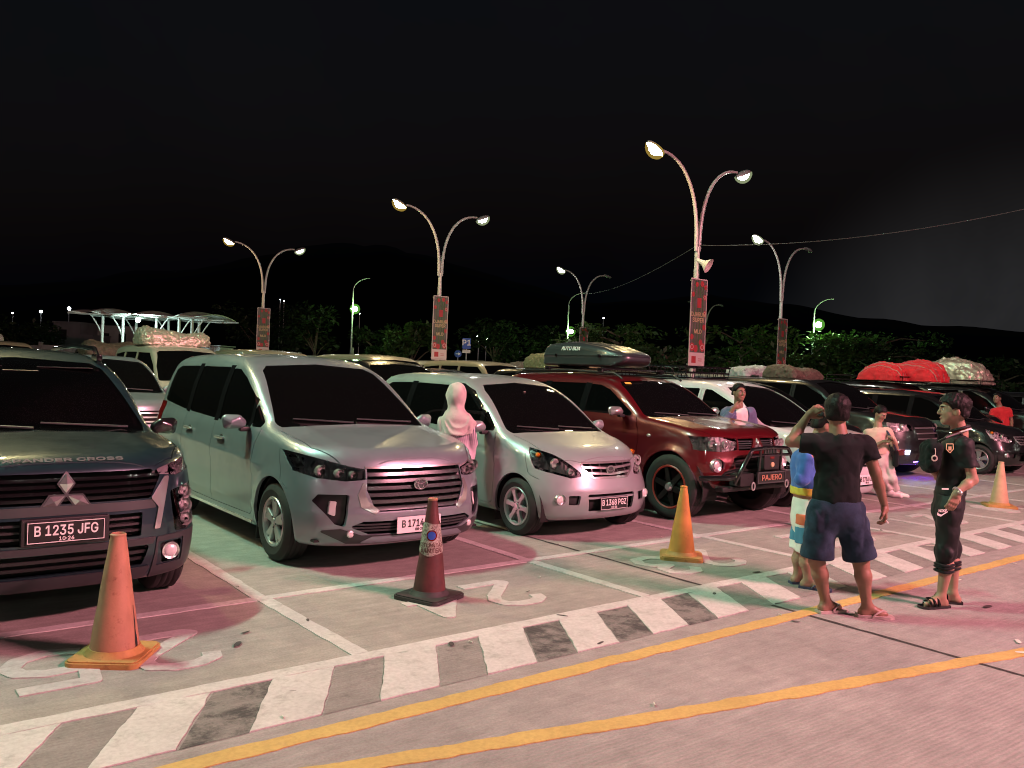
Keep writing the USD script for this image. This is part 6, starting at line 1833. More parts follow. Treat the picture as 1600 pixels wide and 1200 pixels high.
class Person:
    def __init__(s, name, label, J, fwd, head_fwd=None, head_up=(0, 0, 1), skin='skin', res=.011, build=1.0, head_s=1.0, group=None):
        s.J = {k: np.asarray(v, float) for k, v in J.items()}
        s.fwd, s.res, s.b, s.skin = unit(fwd), res, build, skin
        J = s.J
        base = np.array([(J['ankle_l'][0] + J['ankle_r'][0]) / 2, (J['ankle_l'][1] + J['ankle_r'][1]) / 2, 0])
        s.path = thing(name, label, 'person', base, group=group)
        s.base = base
        for k in s.J:
            s.J[k] = s.J[k] - base
        s.R = frame(s.fwd)
        s.HR = frame(head_fwd if head_fwd is not None else fwd, head_up)
        s.hs = head_s

    def torso(s, p, grow=0.0, low=0.0):
        J, b = s.J, s.b
        sh = (J['sh_l'] + J['sh_r']) / 2
        hp = (J['hip_l'] + J['hip_r']) / 2
        w = np.linalg.norm(J['sh_l'] - J['sh_r'])
        Rt = np.array([s.R[0], s.R[1] * 1.42, s.R[2]])
        T = lambda q: (np.asarray(q) @ Rt.T)
        P = p @ Rt.T
        u = unit(sh - hp)
        lat = unit(J['sh_r'] - J['sh_l'])
        d = [rc(P, T(sh - u * .10), T(hp + u * .12), .148 * b + grow, .138 * b + grow), rc(P, T(hp + u * .13), T(hp + u * low), .138 * b + grow, .150 * b + grow)]
        r = su(d, .06)
        r = smin(r, rc(p, J['sh_l'] + lat * .045 - u * .015, J['sh_r'] - lat * .045 - u * .015, .062 * b + grow, .062 * b + grow), .07)
        r = smin(r, rc(p, sh - u * .02, J['neck'], .085 * b + grow * .6, .056 + grow * .3), .05)
        return r

    def arm(s, p, a, g0=0.0):
        J, b = s.J, s.b
        return su([rc(p, J['sh_' + a], J['el_' + a], .052 * b + g0, .040 * b + g0), rc(p, J['el_' + a], J['el_' + a] * .6 + J['wr_' + a] * .4, .040 * b + g0, .039 * b + g0), rc(p, J['el_' + a] * .6 + J['wr_' + a] * .4, J['wr_' + a], .039 * b + g0, .026 * b + g0)], .02)

    def leg(s, p, a):
        J, b = s.J, s.b
        k, an = J['knee_' + a], J['ankle_' + a]
        cf = k * .68 + an * .32 - s.R[1] * .014
        return su([rc(p, J['hip_' + a], k, .085 * b, .056 * b), rc(p, k, cf, .054 * b, .056 * b), rc(p, cf, an, .056 * b, .034 * b)], .03)

    def body(s, hands=(), feet=True, arms='lr', toe=None):
        J = s.J
        hd = head_field(J['head'], s.HR, s.hs)
        toe = toe or {}

        def fb(p):
            d = [s.torso(p, -.012), rc(p, J['neck'] - np.array([0, 0, .03]), J['head'] - s.HR[2] * .045 - s.HR[1] * .02, .060 * s.b, .055 * s.b)]
            d += [s.arm(p, a) for a in arms] + [s.leg(p, a) for a in 'lr']
            r = su(d, .03)
            if feet:
                for a in 'lr':
                    t = unit(toe.get(a, s.fwd))
                    an = J['ankle_' + a]
                    h = an + np.array([0, 0, .035 - an[2]]) if an[2] < .2 else an - np.array([0, 0, .05])
                    f = su([rc(p, an, h - t * .025, .034, .030), rc(p, h - t * .03, h + t * .08, .030, .028), rc(p, h + t * .07, h + t * .135 - np.array([0, 0, .006]), .030, .020), rc(p, an + t * .01, h + t * .09, .030, .022)], .025)
                    r = smin(r, f, .02)
            return r
        pts = np.vstack(list(J.values()))
        lo, hi = pts.min(0) - .17, pts.max(0) + .17
        lo[2] = max(lo[2], .006)
        m = mani(*nets(fb, lo, hi, s.res), .0006)
        fh = lambda p: smin(hd(p), rc(p, J['neck'] - np.array([0, 0, .02]), J['head'] - s.HR[2] * .045 - s.HR[1] * .02, .058 * s.b, .054 * s.b), .03)
        m = m + mani(*nets(fh, J['head'] - .18, J['head'] + .16, max(.0055, s.res * .55)), .0003)
        for (a, dr, n, curl, th) in hands:
            prt = hand_parts(J['wr_' + a], dr, n, curl, 1.0, th)
            fha = lambda p: su([rc(p, *q) for q in prt], .010)
            P = np.vstack([q[k] for q in prt for k in (0, 1)])
            m = m + mani(*nets(fha, P.min(0) - .03, P.max(0) + .03, max(.0045, s.res * .45)), .0002)
        comp = max(m.decompose(), key=lambda q: q.num_tri())
        s.bodypath = obj('body', xf(comp), s.skin, s.path, smooth=62)
        for sx in (-1, 1):
            e = J['head'] + s.hs * (s.HR[0] * .031 * sx + s.HR[1] * .0785 + s.HR[2] * .006)
            ey = obj('eye', xf(mf.Manifold.sphere(.0125 * s.hs, 12), None, e), 'eye', s.bodypath, smooth=True)
            obj('iris', xf(mf.Manifold.sphere(.0065 * s.hs, 10), None, e + s.HR[1] * .008), 'hair', s.bodypath, smooth=True)
            br = [J['head'] + s.hs * (s.HR[0] * x * sx + s.HR[1] * y + s.HR[2] * .026) for x, y in ((.016, .098), (.032, .094), (.048, .080))]
            obj('eyebrow', tube(br, .0045 * s.hs, 6), 'hair', s.bodypath)
        lp = [J['head'] + s.hs * (s.HR[0] * x + s.HR[1] * y - s.HR[2] * .064) for x, y in ((-.020, .084), (-.008, .0925), (.008, .0925), (.020, .084))]
        obj('lips', tube(lp, .006 * s.hs, 6), 'lips', s.bodypath)
        return s.bodypath

    def hair(s, length=.014, top=.022, front=.055, nape=-.02, spiky=0.0, seed=0):
        c, R, k = s.J['head'], s.HR, s.hs

        def f(p):
            q = ((p - c) @ R.T) / k
            E = np.eye(3)
            up = sstep(-.02, .08, q[:, 2])
            g = length + (top - length) * up
            d = ellip(q, (0, -.012, .028), E, (.075, .095, .087)) - g
            d = smin(d, rc(q, (-.03, -.055, -.03), (.03, -.055, -.03), .045 + length * .6, .045 + length * .6), .03)
            line = np.where(q[:, 1] > .0, nape + (front - nape) * sstep(.0, .075, q[:, 1]), nape - .035 * sstep(.0, -.08, q[:, 1]))
            d = np.maximum(d, (line - q[:, 2]) * .8)
            d = smax(d, -(np.linalg.norm((np.column_stack([np.abs(q[:, 0]), q[:, 1], q[:, 2]]) - np.array([.082, .004, -.016])) / np.array([1, 1, 1.25]), axis=1) - .027), .008)
            d = d + (.0016 + spiky * .5) * (meshkit.noise(q * np.array([75, 75, 34]), seed) - .5) * 2 + spiky * .9 * (meshkit.noise(q * np.array([26, 26, 14]), seed + 1) - .5) * 2 * up
            return d * k * .8
        m = mani(*nets(f, c - .17, c + .19, max(.0065, s.res * .6)))
        return obj('hair', xf(m), 'hair', s.path, smooth=50)

    def garment(s, name, f, mat, pad=.2, res=None, extra=None, **kw):
        pts = np.vstack([v for v in s.J.values()])
        lo, hi = (pts.min(0) - pad, pts.max(0) + pad) if extra is None else extra
        m = mani(*nets(f, lo, hi, res or s.res), .0005)
        if m.is_empty():
            return None
        return obj(name, xf(m), mat, s.path, smooth=60, **kw)

    def sleeves(s, p, frac, r0, r1, arms='lr'):
        out = None
        for a in arms:
            A, B, C = s.J['sh_' + a], s.J['el_' + a], s.J['wr_' + a]
            if frac <= 1:
                e = A + (B - A) * frac
                d = np.maximum(rc(p, A, A + (B - A) * min(1, frac + .2), r0, r1), (p - e) @ unit(B - A))
            else:
                e = B + (C - B) * (frac - 1)
                d = np.maximum(smin(rc(p, A, B, r0, r0 * .82), rc(p, B, C, r0 * .82, r1), .03), np.where((p - B) @ unit(C - B) > 0, (p - e) @ unit(C - B), -1))
            out = d if out is None else smin(out, d, .02)
        return out

    def shirt(s, mat, hem, frac=.62, grow=.022, r0=.073, r1=.076, amp=.007, name='shirt', neck=.068, seed=0, zmax=None, zmin=None, arms='lr', front=None):
        J = s.J
        sh = (J['sh_l'] + J['sh_r']) / 2

        def f(p):
            d = smin(s.torso(p, grow, -.02), s.sleeves(p, frac, r0 * s.b, r1 * s.b, arms), .035)
            d = d + crease(p, amp, (11, 11, 9), seed) * sstep(.0, .08, np.abs(p[:, 2] - sh[2]) + .02)
            d = smax(d, hem - p[:, 2], .014)
            ax = unit(J['head'] - J['neck'])
            t = (p - J['neck'] + ax * .03) @ ax
            dn = np.linalg.norm(p - (J['neck'] - ax * .03) - t[:, None] * ax, axis=1) - (neck + np.maximum(t, 0) * .6)
            d = np.maximum(d, np.where(t > -.06, -dn, -1))
            d = np.maximum(d, t - .045)
            if zmax is not None:
                d = np.maximum(d, p[:, 2] - zmax)
            if front is not None:
                d = np.maximum(d, front - (p - sh) @ s.R[1])
            if zmin is not None:
                d = np.maximum(d, zmin - p[:, 2])
            return d
        return s.garment(name, f, mat)

    def trousers(s, mat, waist, end, r0=.108, r1=.105, amp=.008, name='shorts', seed=3, cuff=None):
        """end: fraction of hip-to-knee (up to 1) and on to the ankle (1 to 2)."""
        J = s.J

        def f(p):
            out = None
            hp = (J['hip_l'] + J['hip_r']) / 2
            for a in 'lr':
                H, K, A = J['hip_' + a], J['knee_' + a], J['ankle_' + a]
                if end <= 1.25:
                    e = H + (K - H) * end if end <= 1 else K + (A - K) * (end - 1)
                    d = rc(p, H, e + unit(e - H) * .05, r0 * s.b, r1 * s.b)
                    t = (p - e) @ unit(e - H)
                    d = smax(d + crease(p, amp, (12, 12, 7), seed) * sstep(-.01, -.12, t), t, .014)
                else:
                    e = K + (A - K) * (end - 1)
                    d = smin(rc(p, H, K, r0 * s.b, r0 * .80 * s.b), rc(p, K, e, r0 * .80 * s.b, r1 * s.b), .04)
                    d = np.maximum(d, (p - e) @ unit(A - K))
                out = d if out is None else smin(out, d, .025)
            Rt = np.array([s.R[0], s.R[1] * 1.3, s.R[2]])
            T = lambda q: (np.asarray(q) @ Rt.T)
            pel = rc(p @ Rt.T, T(hp + np.array([0, 0, .10])), T(hp - np.array([0, 0, .0])), .158 * s.b, .165 * s.b)
            out = smin(out, pel, .05)
            if end > 1.25:
                out = out + crease(p, amp, (12, 12, 7), seed)
            return np.maximum(out, p[:, 2] - waist)
        return s.garment(name, f, mat)

    def sandals(s, mat, toe=None, strap='cross'):
        for a in 'lr':
            t = unit((toe or {}).get(a, s.fwd) * np.array([1, 1, 0]))
            l = np.array([-t[1], t[0], 0])
            an = s.J['ankle_' + a] * np.array([1, 1, 0])
            c0 = an - t * .065
            prof = [(0, .030), (.04, .036), (.10, .036), (.17, .047), (.22, .046), (.25, .030)]
            pl = Polygon([(x, y) for x, y in prof] + [(x, -y) for x, y in prof[::-1]]).buffer(.006)
            m = mf.Manifold.extrude(cs(pl), .020).translate((0, 0, .001))
            M4 = np.column_stack([t, l, [0, 0, 1]])
            sd = obj('sandal', xf(xf(m, M4), None, c0), mat, s.path, smooth=30)
            if strap == 'wide':
                for x in (.115, .150, .185):
                    q = [(x, .046 * math.cos(b), .015 + .062 * math.sin(b) - (x - .115) * .28 * math.sin(b)) for b in np.linspace(0, PI, 9)]
                    obj('strap', xf(tube(q, .011, 6), M4, c0), mat, sd)
            else:
                for sy in (-1, 1):
                    q = [(.205, 0, .048), (.175, sy * .022, .060), (.13, sy * .045, .045), (.10, sy * .046, .018)]
                    obj('strap', xf(tube(q, .007, 6), M4, c0), mat, sd)

    def shoes(s, mat, toe=None):
        for a in 'lr':
            t = unit((toe or {}).get(a, s.fwd) * np.array([1, 1, 0]))
            an = s.J['ankle_' + a] * np.array([1, 1, 0])
            f = lambda p: smax(su([rc(p, an - t * .05 + [0, 0, .045], an + t * .06 + [0, 0, .04], .045, .044), rc(p, an + t * .06 + [0, 0, .035], an + t * .16 + [0, 0, .028], .044, .034), rc(p, an + [0, 0, .05], an + [0, 0, .085], .045, .042)], .03), .003 - p[:, 2], .01)
            sh = obj('shoe', xf(mani(*nets(f, an - .2, an + .24, .009))), mat, s.path, smooth=50)

    def P(s, px, py, depth):
        return at(px, py, depth) - s.base


def px_joints(D, spec):
    return {k: at(v[0], v[1], D + (v[2] if len(v) > 2 else 0)) for k, v in spec.items()}


VIEW = unit([_f[0], _f[1], 0]); RIGHT = unit([CR[0], CR[1], 0])

# man with his back to us, black T-shirt, denim shorts
D = 6.20
J = px_joints(D, dict(head=(1308, 643, .03), neck=(1310, 675, .0), sh_l=(1270, 692), sh_r=(1352, 693), el_l=(1236, 690, .05), wr_l=(1262, 650, .16), el_r=(1368, 738, -.02), wr_r=(1382, 790, .03),
                      hip_l=(1283, 800), hip_r=(1329, 802), knee_l=(1276, 876, .02), knee_r=(1345, 878, .0), ankle_l=(1284, 936, .02), ankle_r=(1356, 949, -.02)))
for a, g in (('l', (5.82, 3.37)), ('r', (5.985, 3.135))):
    J['ankle_' + a] = np.array([g[0] - .02, g[1], .085])
p1 = Person('person', 'man in black T-shirt and denim shorts, back turned, raising one arm', J, VIEW + .12 * RIGHT, VIEW + .28 * RIGHT, skin='skin_dark', build=1.0, head_s=1.0)
toes = {'l': RIGHT * .9 + VIEW * .35, 'r': RIGHT * .95 - VIEW * .1}
p1.body([('l', RIGHT * .75 + np.array([0, 0, .55]) + VIEW * .1, VIEW * .6 + RIGHT * .2 - np.array([0, 0, .5]), .7, -1), ('r', np.array([.0, 0, -1]) + RIGHT * .12, -RIGHT + VIEW * .3, .85, -1)], toe=toes)
p1.hair(.012, .022, .052, -.03, .003, 1)
p1.shirt('black_cotton', .80, .60, .022, .074, .080, .008, seed=2)
p1.trousers('denim', .86, .93, .112, .124, .009)
p1.sandals('sandal_pale', toes)
obj('cigarette', cyl(p1.P(1384, 812, D + .02), p1.P(1388, 818, D + .0), .004, seg=8), 'white_print', p1.path)
# man at right, black jersey and cropped trousers, looking left
D = 6.62
J = px_joints(D, dict(head=(1490, 641, .0), neck=(1500, 673, .0), sh_l=(1507, 695, -.13), sh_r=(1486, 692, .16), el_l=(1520, 750, -.16), wr_l=(1496, 768, -.20), el_r=(1468, 745, .22), wr_r=(1452, 722, .12),
                      hip_l=(1484, 795, -.07), hip_r=(1478, 793, .09), knee_l=(1478, 862, -.06), knee_r=(1484, 858, .10), ankle_l=(1470, 938, -.06), ankle_r=(1489, 926, .08)))
J['ankle_l'][2] = J['ankle_r'][2] = .085
FW = -RIGHT * .93 + VIEW * .36
p2 = Person('person', 'man in black jersey and cropped black trousers looking left, hand in pocket', J, FW, -RIGHT * .96 + VIEW * .22 , skin='skin', build=.92, head_s=1.0)
toes = {'l': -RIGHT * .9 - VIEW * .25, 'r': -RIGHT * .95 + VIEW * .25}
p2.body([('l', np.array([0, 0, -1]) - RIGHT * .35, VIEW, .5, 1), ('r', -RIGHT * .2 - VIEW * .8 + np.array([0, 0, -.1]), -RIGHT, .9, 1)], toe=toes)
p2.hair(.010, .026, .066, -.02, .0045, 3)
p2.shirt('black_jersey', .88, .66, .020, .070, .074, .006, seed=5)
col = [p2.J['neck'] + p2.R[0] * .066 * math.cos(t) + p2.R[1] * (.060 * math.sin(t) + .0) + np.array([0, 0, .02 - .022 * math.sin(t)]) for t in np.linspace(0, 2 * PI, 20)[:-1]]
obj('collar', tube(col, .013, 8, True), 'black_jersey', p2.path)
obj('collar_trim', tube([q + np.array([0, 0, -.018]) + (q - p2.J['neck']) * .14 for q in col], .0045, 6, True), 'red_lens', p2.path)
obj('collar_stripe', tube([q + np.array([0, 0, -.028]) + (q - p2.J['neck']) * .22 for q in col[9:]], .006, 6), 'white_cloth', p2.path)
p2.trousers('black_jersey', .90, 1.34, .108, .066, .008, name='trousers')
for a in 'lr':
    e = p2.J['knee_' + a] + (p2.J['ankle_' + a] - p2.J['knee_' + a]) * .36
    for o in (-.02, .01, .03):
        obj('trouser_gather', tube([e + np.array([.066 * math.cos(t), .066 * math.sin(t), o + .004 * math.sin(3 * t)]) for t in np.linspace(0, 2 * PI, 18)[:-1]], .012, 6, True), 'black_jersey', p2.path)
p2.sandals('gloss_black', toes, 'wide')
wr = p2.J['wr_l']
obj('watch', tube([wr + .034 * (math.cos(t) * unit(np.cross(p2.J['el_l'] - wr, [0, 0, 1])) + math.sin(t) * unit(np.cross(p2.J['el_l'] - wr, np.cross(p2.J['el_l'] - wr, [0, 0, 1])))) for t in np.linspace(0, 2 * PI, 16)[:-1]], .009, 6, True), 'alloy', p2.path)
obj('watch_face', xf(mf.Manifold.sphere(1, 14).scale((.022, .022, .014)), None, wr - VIEW * .034), 'chrome', p2.path, smooth=True)


def on_surface(pl, q, dirn, fld, far=.3):
    q = np.asarray(q, float)
    ts = np.linspace(-far, far, 400)
    v = fld(q + ts[:, None] * unit(dirn))
    i = np.argmax(v < 0)
    return q + ts[i] * unit(dirn)


swo = LineString([(-.035, .012), (-.025, -.006), (-.012, -.010), (.040, .022)]).buffer(.004)
sw = mf.Manifold.extrude(cs(unary_union([swo, LineString([(-.030, .0), (-.012, -.006)]).buffer(.008)])), .003)
Rc = np.column_stack([CR, CU, -_f])
obj('trouser_logo', xf(sw, Rc, p2.P(1472, 804, D - .185)), 'white_print', p2.path, smooth=False)
obj('logo_letters', xf(text('NIKE', .020, .003), Rc, p2.P(1473, 800, D - .188)), 'white_print', p2.path, smooth=False)
obj('waist_label', xf(mf.Manifold.cube((.052, .012, .004), True), Rc, p2.P(1477, 764, D - .168)), 'white_print', p2.path, smooth=False)
sb_ = rnd([(-.028, .035), (.028, .035), (.030, -.01), (0, -.042), (-.030, -.01)], .006)
obj('jersey_badge', xf(mf.Manifold.extrude(cs(sb_.difference(sb_.buffer(-.006))), .003), Rc, p2.P(1484, 700, D - .205)), 'banner_gold', p2.path, smooth=False)
obj('jersey_badge', xf(mf.Manifold.extrude(cs(sbox(-.012, -.018, .012, .012)), .003), Rc, p2.P(1484, 700, D - .205)), 'banner_gold', p2.path, smooth=False)
# sling pouch that he wears on his chest
bg = thing('sling_pouch', 'black sling pouch with a pale charm, worn on the chest of the man looking left', 'bag', p2.base)
c0 = p2.P(1454, 712, D - .02)
fbag = lambda p: smax(smax(np.abs((p - c0) @ RIGHT) - .062, np.abs((p - c0) @ VIEW) - .10, .05), np.abs((p - c0) @ unit([*(RIGHT[:2] * -.15), 1])) - .145, .10) + crease(p, .004, (16, 16, 16), 9)
obj('pouch', xf(mani(*nets(fbag, c0 - .22, c0 + .22, .011))), 'black_cotton', bg, smooth=50)
obj('strap', tube([c0 + [0, 0, .08], p2.P(1478, 684, D - .12), p2.P(1500, 676, D - .08), p2.P(1520, 700, D + .02), p2.P(1512, 740, D + .05)], .010, 6), 'black_plastic', bg)
obj('charm_cord', tube([p2.P(1461, 700, D - .13), p2.P(1462, 706, D - .135), p2.P(1461, 712, D - .135)], .0025, 6), 'litter', bg)
obj('charm', tube([p2.P(1460 + 4 * math.cos(t), 716 + 4 * math.sin(t), D - .138) for t in np.linspace(0, 2 * PI, 14)[:-1]], .006, 6, True), 'litter', bg)
# man in blue, head bowed, behind the first
D = 7.05
J = px_joints(D, dict(head=(1290, 664, .0), neck=(1271, 698, -.02), sh_l=(1253, 712, .12), sh_r=(1262, 716, -.14), el_l=(1262, 752, .20), wr_l=(1290, 722, .10), el_r=(1252, 750, -.16), wr_r=(1288, 742, -.10),
                      hip_l=(1258, 806, .08), hip_r=(1262, 808, -.08), knee_l=(1252, 862, .08), knee_r=(1262, 866, -.06), ankle_l=(1246, 908, .10), ankle_r=(1262, 916, -.06)))
J['ankle_l'][2] = J['ankle_r'][2] = .085
FW = RIGHT * .95 + VIEW * .1
p3 = Person('person', 'man in blue shirt and striped shorts with bowed head, half hidden', J, FW, RIGHT * .85 - VIEW * .15 - np.array([0, 0, .35]), RIGHT * .4 + np.array([0, 0, .9]), skin='skin', build=.95)
toes = {'l': RIGHT * .9 + VIEW * .2, 'r': RIGHT * .85 - VIEW * .4}
p3.body([('l', RIGHT * .5 + np.array([0, 0, .8]), -VIEW, 1.0, 1), ('r', RIGHT, np.array([0, 0, 1]), 1.0, 1)], toe=toes)
p3.hair(.014, .026, .050, -.03, .004, 6)
p3.shirt('blue_cloth', .82, 1.45, .020, .070, .052, .007, seed=8)
z = p3.P(1260, 735, D)[2]
p3.shirt('navy_cloth', .82, 1.42, .0225, .0725, .0545, .007, seed=8, name='shirt_panel', zmax=z + .06, zmin=z - .16, front=.03)
p3.shirt('yellow_cloth', .78, .1, .024, .06, .06, .007, seed=8, name='under_shirt', zmax=.845)
p3.trousers('white_cloth', .80, .92, .104, .112, .008)
def band_of(pp, mat, name, z0, z1, grow):
    J = pp.J
    def f(p):
        out = None
        for a in 'lr':
            H, K = J['hip_' + a], J['knee_' + a]
            e = H + (K - H) * .925
            d = np.maximum(rc(p, H, e + unit(e - H) * .05, (.104 * pp.b + grow), (.112 * pp.b + grow)), (p - e) @ unit(e - H))
            out = d if out is None else smin(out, d, .025)
        out = out + crease(p, .004, (12, 12, 7), 3)
        return np.maximum(np.maximum(out, p[:, 2] - z1), z0 - p[:, 2])
    pp.garment(name, f, mat)
band_of(p3, 'orange_cloth', 'shorts_stripe', .54, .63, .004)
band_of(p3, 'sea_blue_cloth', 'shorts_stripe', .38, .52, .004)
p3.sandals('sandal_blue', toes)
# woman in pale headscarf between the two silver minivans
D = 8.98
J = px_joints(D, dict(head=(713, 618, .02), neck=(713, 646, .0), sh_l=(694, 660, .02), sh_r=(733, 660, -.02), el_l=(688, 690, .05), wr_l=(696, 716, .14), el_r=(739, 692, .0), wr_r=(733, 720, .08),
                      hip_l=(704, 735), hip_r=(722, 735), knee_l=(704, 785), knee_r=(724, 785), ankle_l=(704, 822), ankle_r=(724, 822)))
J['ankle_l'][2] = J['ankle_r'][2] = .08
p4 = Person('person', 'woman in long pale headscarf and striped dress, back turned, between two silver minivans', J, VIEW, VIEW, skin='skin', build=.92, res=.013)
p4.body([('l', np.array([0, 0, -1]) + VIEW * .3, RIGHT, .6, 1), ('r', np.array([0, 0, -1]) + VIEW * .3, -RIGHT, .6, -1)])
hc, sc = p4.J['head'], (p4.J['sh_l'] + p4.J['sh_r']) / 2
def scarf(p):
    q = p - hc
    d = ellip(q, (0, 0, .008), np.eye(3), (.103, .134, .137))
    d = smin(d, rc(p, hc - [0, 0, .04], p4.J['neck'] - [0, 0, .02], .082, .076), .05)
    Rt = np.array([p4.R[0], p4.R[1] * 1.25, p4.R[2]])
    cape = rc(p @ Rt.T, (sc + [0, 0, .0]) @ Rt.T, (sc - [0, 0, .24]) @ Rt.T, .155, .225)
    cape = smin(cape, rc(p, p4.J['sh_l'] + [0, 0, -.02], p4.J['sh_r'] + [0, 0, -.02], .075, .075), .08)
    d = smin(d, cape, .07)
    lx = (p - sc) @ p4.R[0]
    bck = -((p - sc) @ p4.R[1])
    # draped folds that sag in swags across the back
    zz = p[:, 2] - sc[2]
    v = zz - 6.5 * lx * lx + .35 * lx
    fold = (np.abs(np.sin(v * 30 + 2.2 * meshkit.noise(p * 9.0, 4))) - .6) * .016 * sstep(.02, .09, bck) * sstep(-.30, -.22, v) * (1 - sstep(-.01, .05, zz)) * (1 - sstep(.13, .19, np.abs(lx)))
    hz = p[:, 2] - hc[2]
    fold = fold + .002 * np.sin((p - hc) @ p4.R[0] * 70 + hz * 26) * sstep(.02, -.12, hz) * (1 - sstep(-.12, -.2, hz)) + .001 * np.sin(hz * 55 + ((p - hc) @ p4.R[0]) * 22) * sstep(-.12, 0, hz)
    side = np.sin(lx * 75 + zz * 10) * .009 * sstep(.09, .16, np.abs(lx))
    d = d + fold + side + crease(p, .004, (9, 9, 5), 2)
    fr = (q @ p4.R[1])
    d = np.maximum(d, np.where(q[:, 2] > -.12, -(np.hypot(q @ p4.R[0], q[:, 2] - .0) - .072) if False else -1.0, -1.0))
    hem = sc[2] - .135 - .05 * np.cos(np.clip(lx / .2, -1.2, 1.2) * 1.3) + .05
    return np.maximum(d, hem - p[:, 2])
p4.garment('headscarf', scarf, 'hijab_cloth', res=.011)
def dress(p):
    d = smin(p4.torso(p, .012), p4.sleeves(p, 1.85, .062, .058), .03)
    Rt = np.array([p4.R[0], p4.R[1] * 1.15, p4.R[2]])
    hp = (p4.J['hip_l'] + p4.J['hip_r']) / 2
    d = smin(d, rc(p @ Rt.T, (hp + [0, 0, .1]) @ Rt.T, (hp * [1, 1, 0] + [0, 0, .15]) @ Rt.T, .165, .22), .06)
    a = np.arctan2((p - hp) @ p4.R[0], (p - hp) @ p4.R[1])
    d = d + .012 * np.sin(a * 9 + 2 * p[:, 2]) * sstep(hp[2] + .05, hp[2] - .3, p[:, 2]) + crease(p, .006, (9, 9, 6), 4)
    return np.maximum(d, .10 - p[:, 2])
M['striped_dress'] = usdkit.material(stage, '/World/Looks/striped_dress', {
    'c': ('texture_coordinate', {}), 'mp': ('mapping', {'rotation': (0, 0, YAW)}), 'w': ('wave_texture', {'wave_type': 'bands', 'bands_direction': 'x', 'scale': 15.0, 'distortion': 0.5, 'detail': 1.0}),
    'r': ('rgb_ramp', {'ramp': [(.50, (.62, .52, .58)), (.62, (.06, .05, .08))]}), 's': ('separate_xyz', {}), 'm': ('map_range', {'from_min': .96, 'from_max': .90, 'to_min': 0.0, 'to_max': 1.0, 'clamp': True}),
    'x': ('mix', {'color2': (.60, .50, .56)}), 'p': ('principled_bsdf', {'roughness': .85, 'sheen_weight': .2})},
    [('c.object', 'mp.vector'), ('mp.vector', 'w.vector'), ('w.fac', 'r.fac'), ('c.object', 's.vector'), ('s.z', 'm.value'), ('m.result', 'x.fac'), ('r.color', 'x.color1'), ('x.color', 'p.base_color')], surface='p.BSDF')
p4.garment('dress', dress, 'striped_dress', res=.013)
p4.shoes('sandal')
# man with a white T-shirt under a slate jacket, hand at his mouth
D = 11.75
J = px_joints(D, dict(head=(1155, 613, .0), neck=(1154, 632, .04), sh_l=(1173, 645, .0), sh_r=(1135, 645, .0), el_l=(1180, 678, .02), wr_l=(1176, 706, -.06), el_r=(1128, 664, -.08), wr_r=(1147, 637, -.16),
                      hip_l=(1164, 700), hip_r=(1144, 700), knee_l=(1165, 745), knee_r=(1143, 745), ankle_l=(1165, 785), ankle_r=(1143, 785)))
J['ankle_l'][2] = J['ankle_r'][2] = .085
FW = -VIEW + RIGHT * .15
p5 = Person('person', 'man with white T-shirt and slate jacket, hand at mouth, behind the maroon bonnet', J, FW, -VIEW + RIGHT * .3, skin='skin_dark', res=.014, build=1.0)
p5.body([('r', RIGHT * .8 + np.array([0, 0, .3]), VIEW, 1.0, 1), ('l', np.array([0, 0, -1]), RIGHT, .6, -1)])
p5.hair(.009, .016, .076, -.01, .002, 4)
p5.shirt('white_cloth', .86, .2, .020, .06, .06, .006, seed=12)
def jacket(p):
    d = smin(p5.torso(p, .036, -.02), p5.sleeves(p, 1.75, .082, .055), .035) + crease(p, .006, (10, 10, 8), 13)
    lx, fy = (p - p5.J['neck']) @ p5.R[0], (p - p5.J['neck']) @ p5.R[1]
    d = np.maximum(d, np.where(fy > 0, .085 + .12 * (p5.J['neck'][2] - p[:, 2]) * 0 - np.abs(lx), -1))
    d = np.maximum(d, p[:, 2] - p5.J['neck'][2] - .02)
    return np.maximum(d, .84 - p[:, 2])
p5.garment('jacket', jacket, 'slate_cloth')
p5.trousers('denim', .88, 1.92, .10, .075, .008, name='trousers')
p5.shoes('gloss_black')
# young man reading his phone
D = 13.0
J = px_joints(D, dict(head=(1376, 646, .0), neck=(1372, 665, .03), sh_l=(1388, 674, -.02), sh_r=(1355, 676, .04), el_l=(1400, 700, -.06), wr_l=(1396, 688, -.22), el_r=(1358, 702, -.02), wr_r=(1380, 690, -.20),
                      hip_l=(1386, 722, .02), hip_r=(1370, 722, .02), knee_l=(1394, 748, -.06), knee_r=(1382, 748, -.02), ankle_l=(1400, 766, .02), ankle_r=(1391, 768, .0)))
J['ankle_l'][2] = J['ankle_r'][2] = .085
FW = -VIEW + RIGHT * .35
p6 = Person('person', 'young man in khaki shirt reading his phone in front of the black off-road car', J, FW, -VIEW + RIGHT * .45 - np.array([0, 0, .55]), FW * .45 + np.array([0, 0, .9]), skin='skin', res=.014, build=.92, head_s=.95)
p6.body([('l', -VIEW * .6 - RIGHT * .6 + np.array([0, 0, .1]), np.array([0, 0, 1]), .9, 1), ('r', -VIEW * .4 + RIGHT * .8, np.array([0, 0, 1]), .9, -1)], feet=False)
p6.hair(.010, .019, .076, -.02, .003, 8)
p6.shirt('khaki_cloth', .66, .85, .022, .068, .070, .007, seed=15)
p6.trousers('pale_trouser', .74, 1.9, .100, .070, .008, name='trousers')
p6.shoes('shoe_white', {'l': RIGHT * .8 - VIEW * .5, 'r': RIGHT * .6 - VIEW * .7})
ph = thing('phone', 'dark phone in the hands of the young man in khaki', 'phone', at(1391, 686, 12.74))
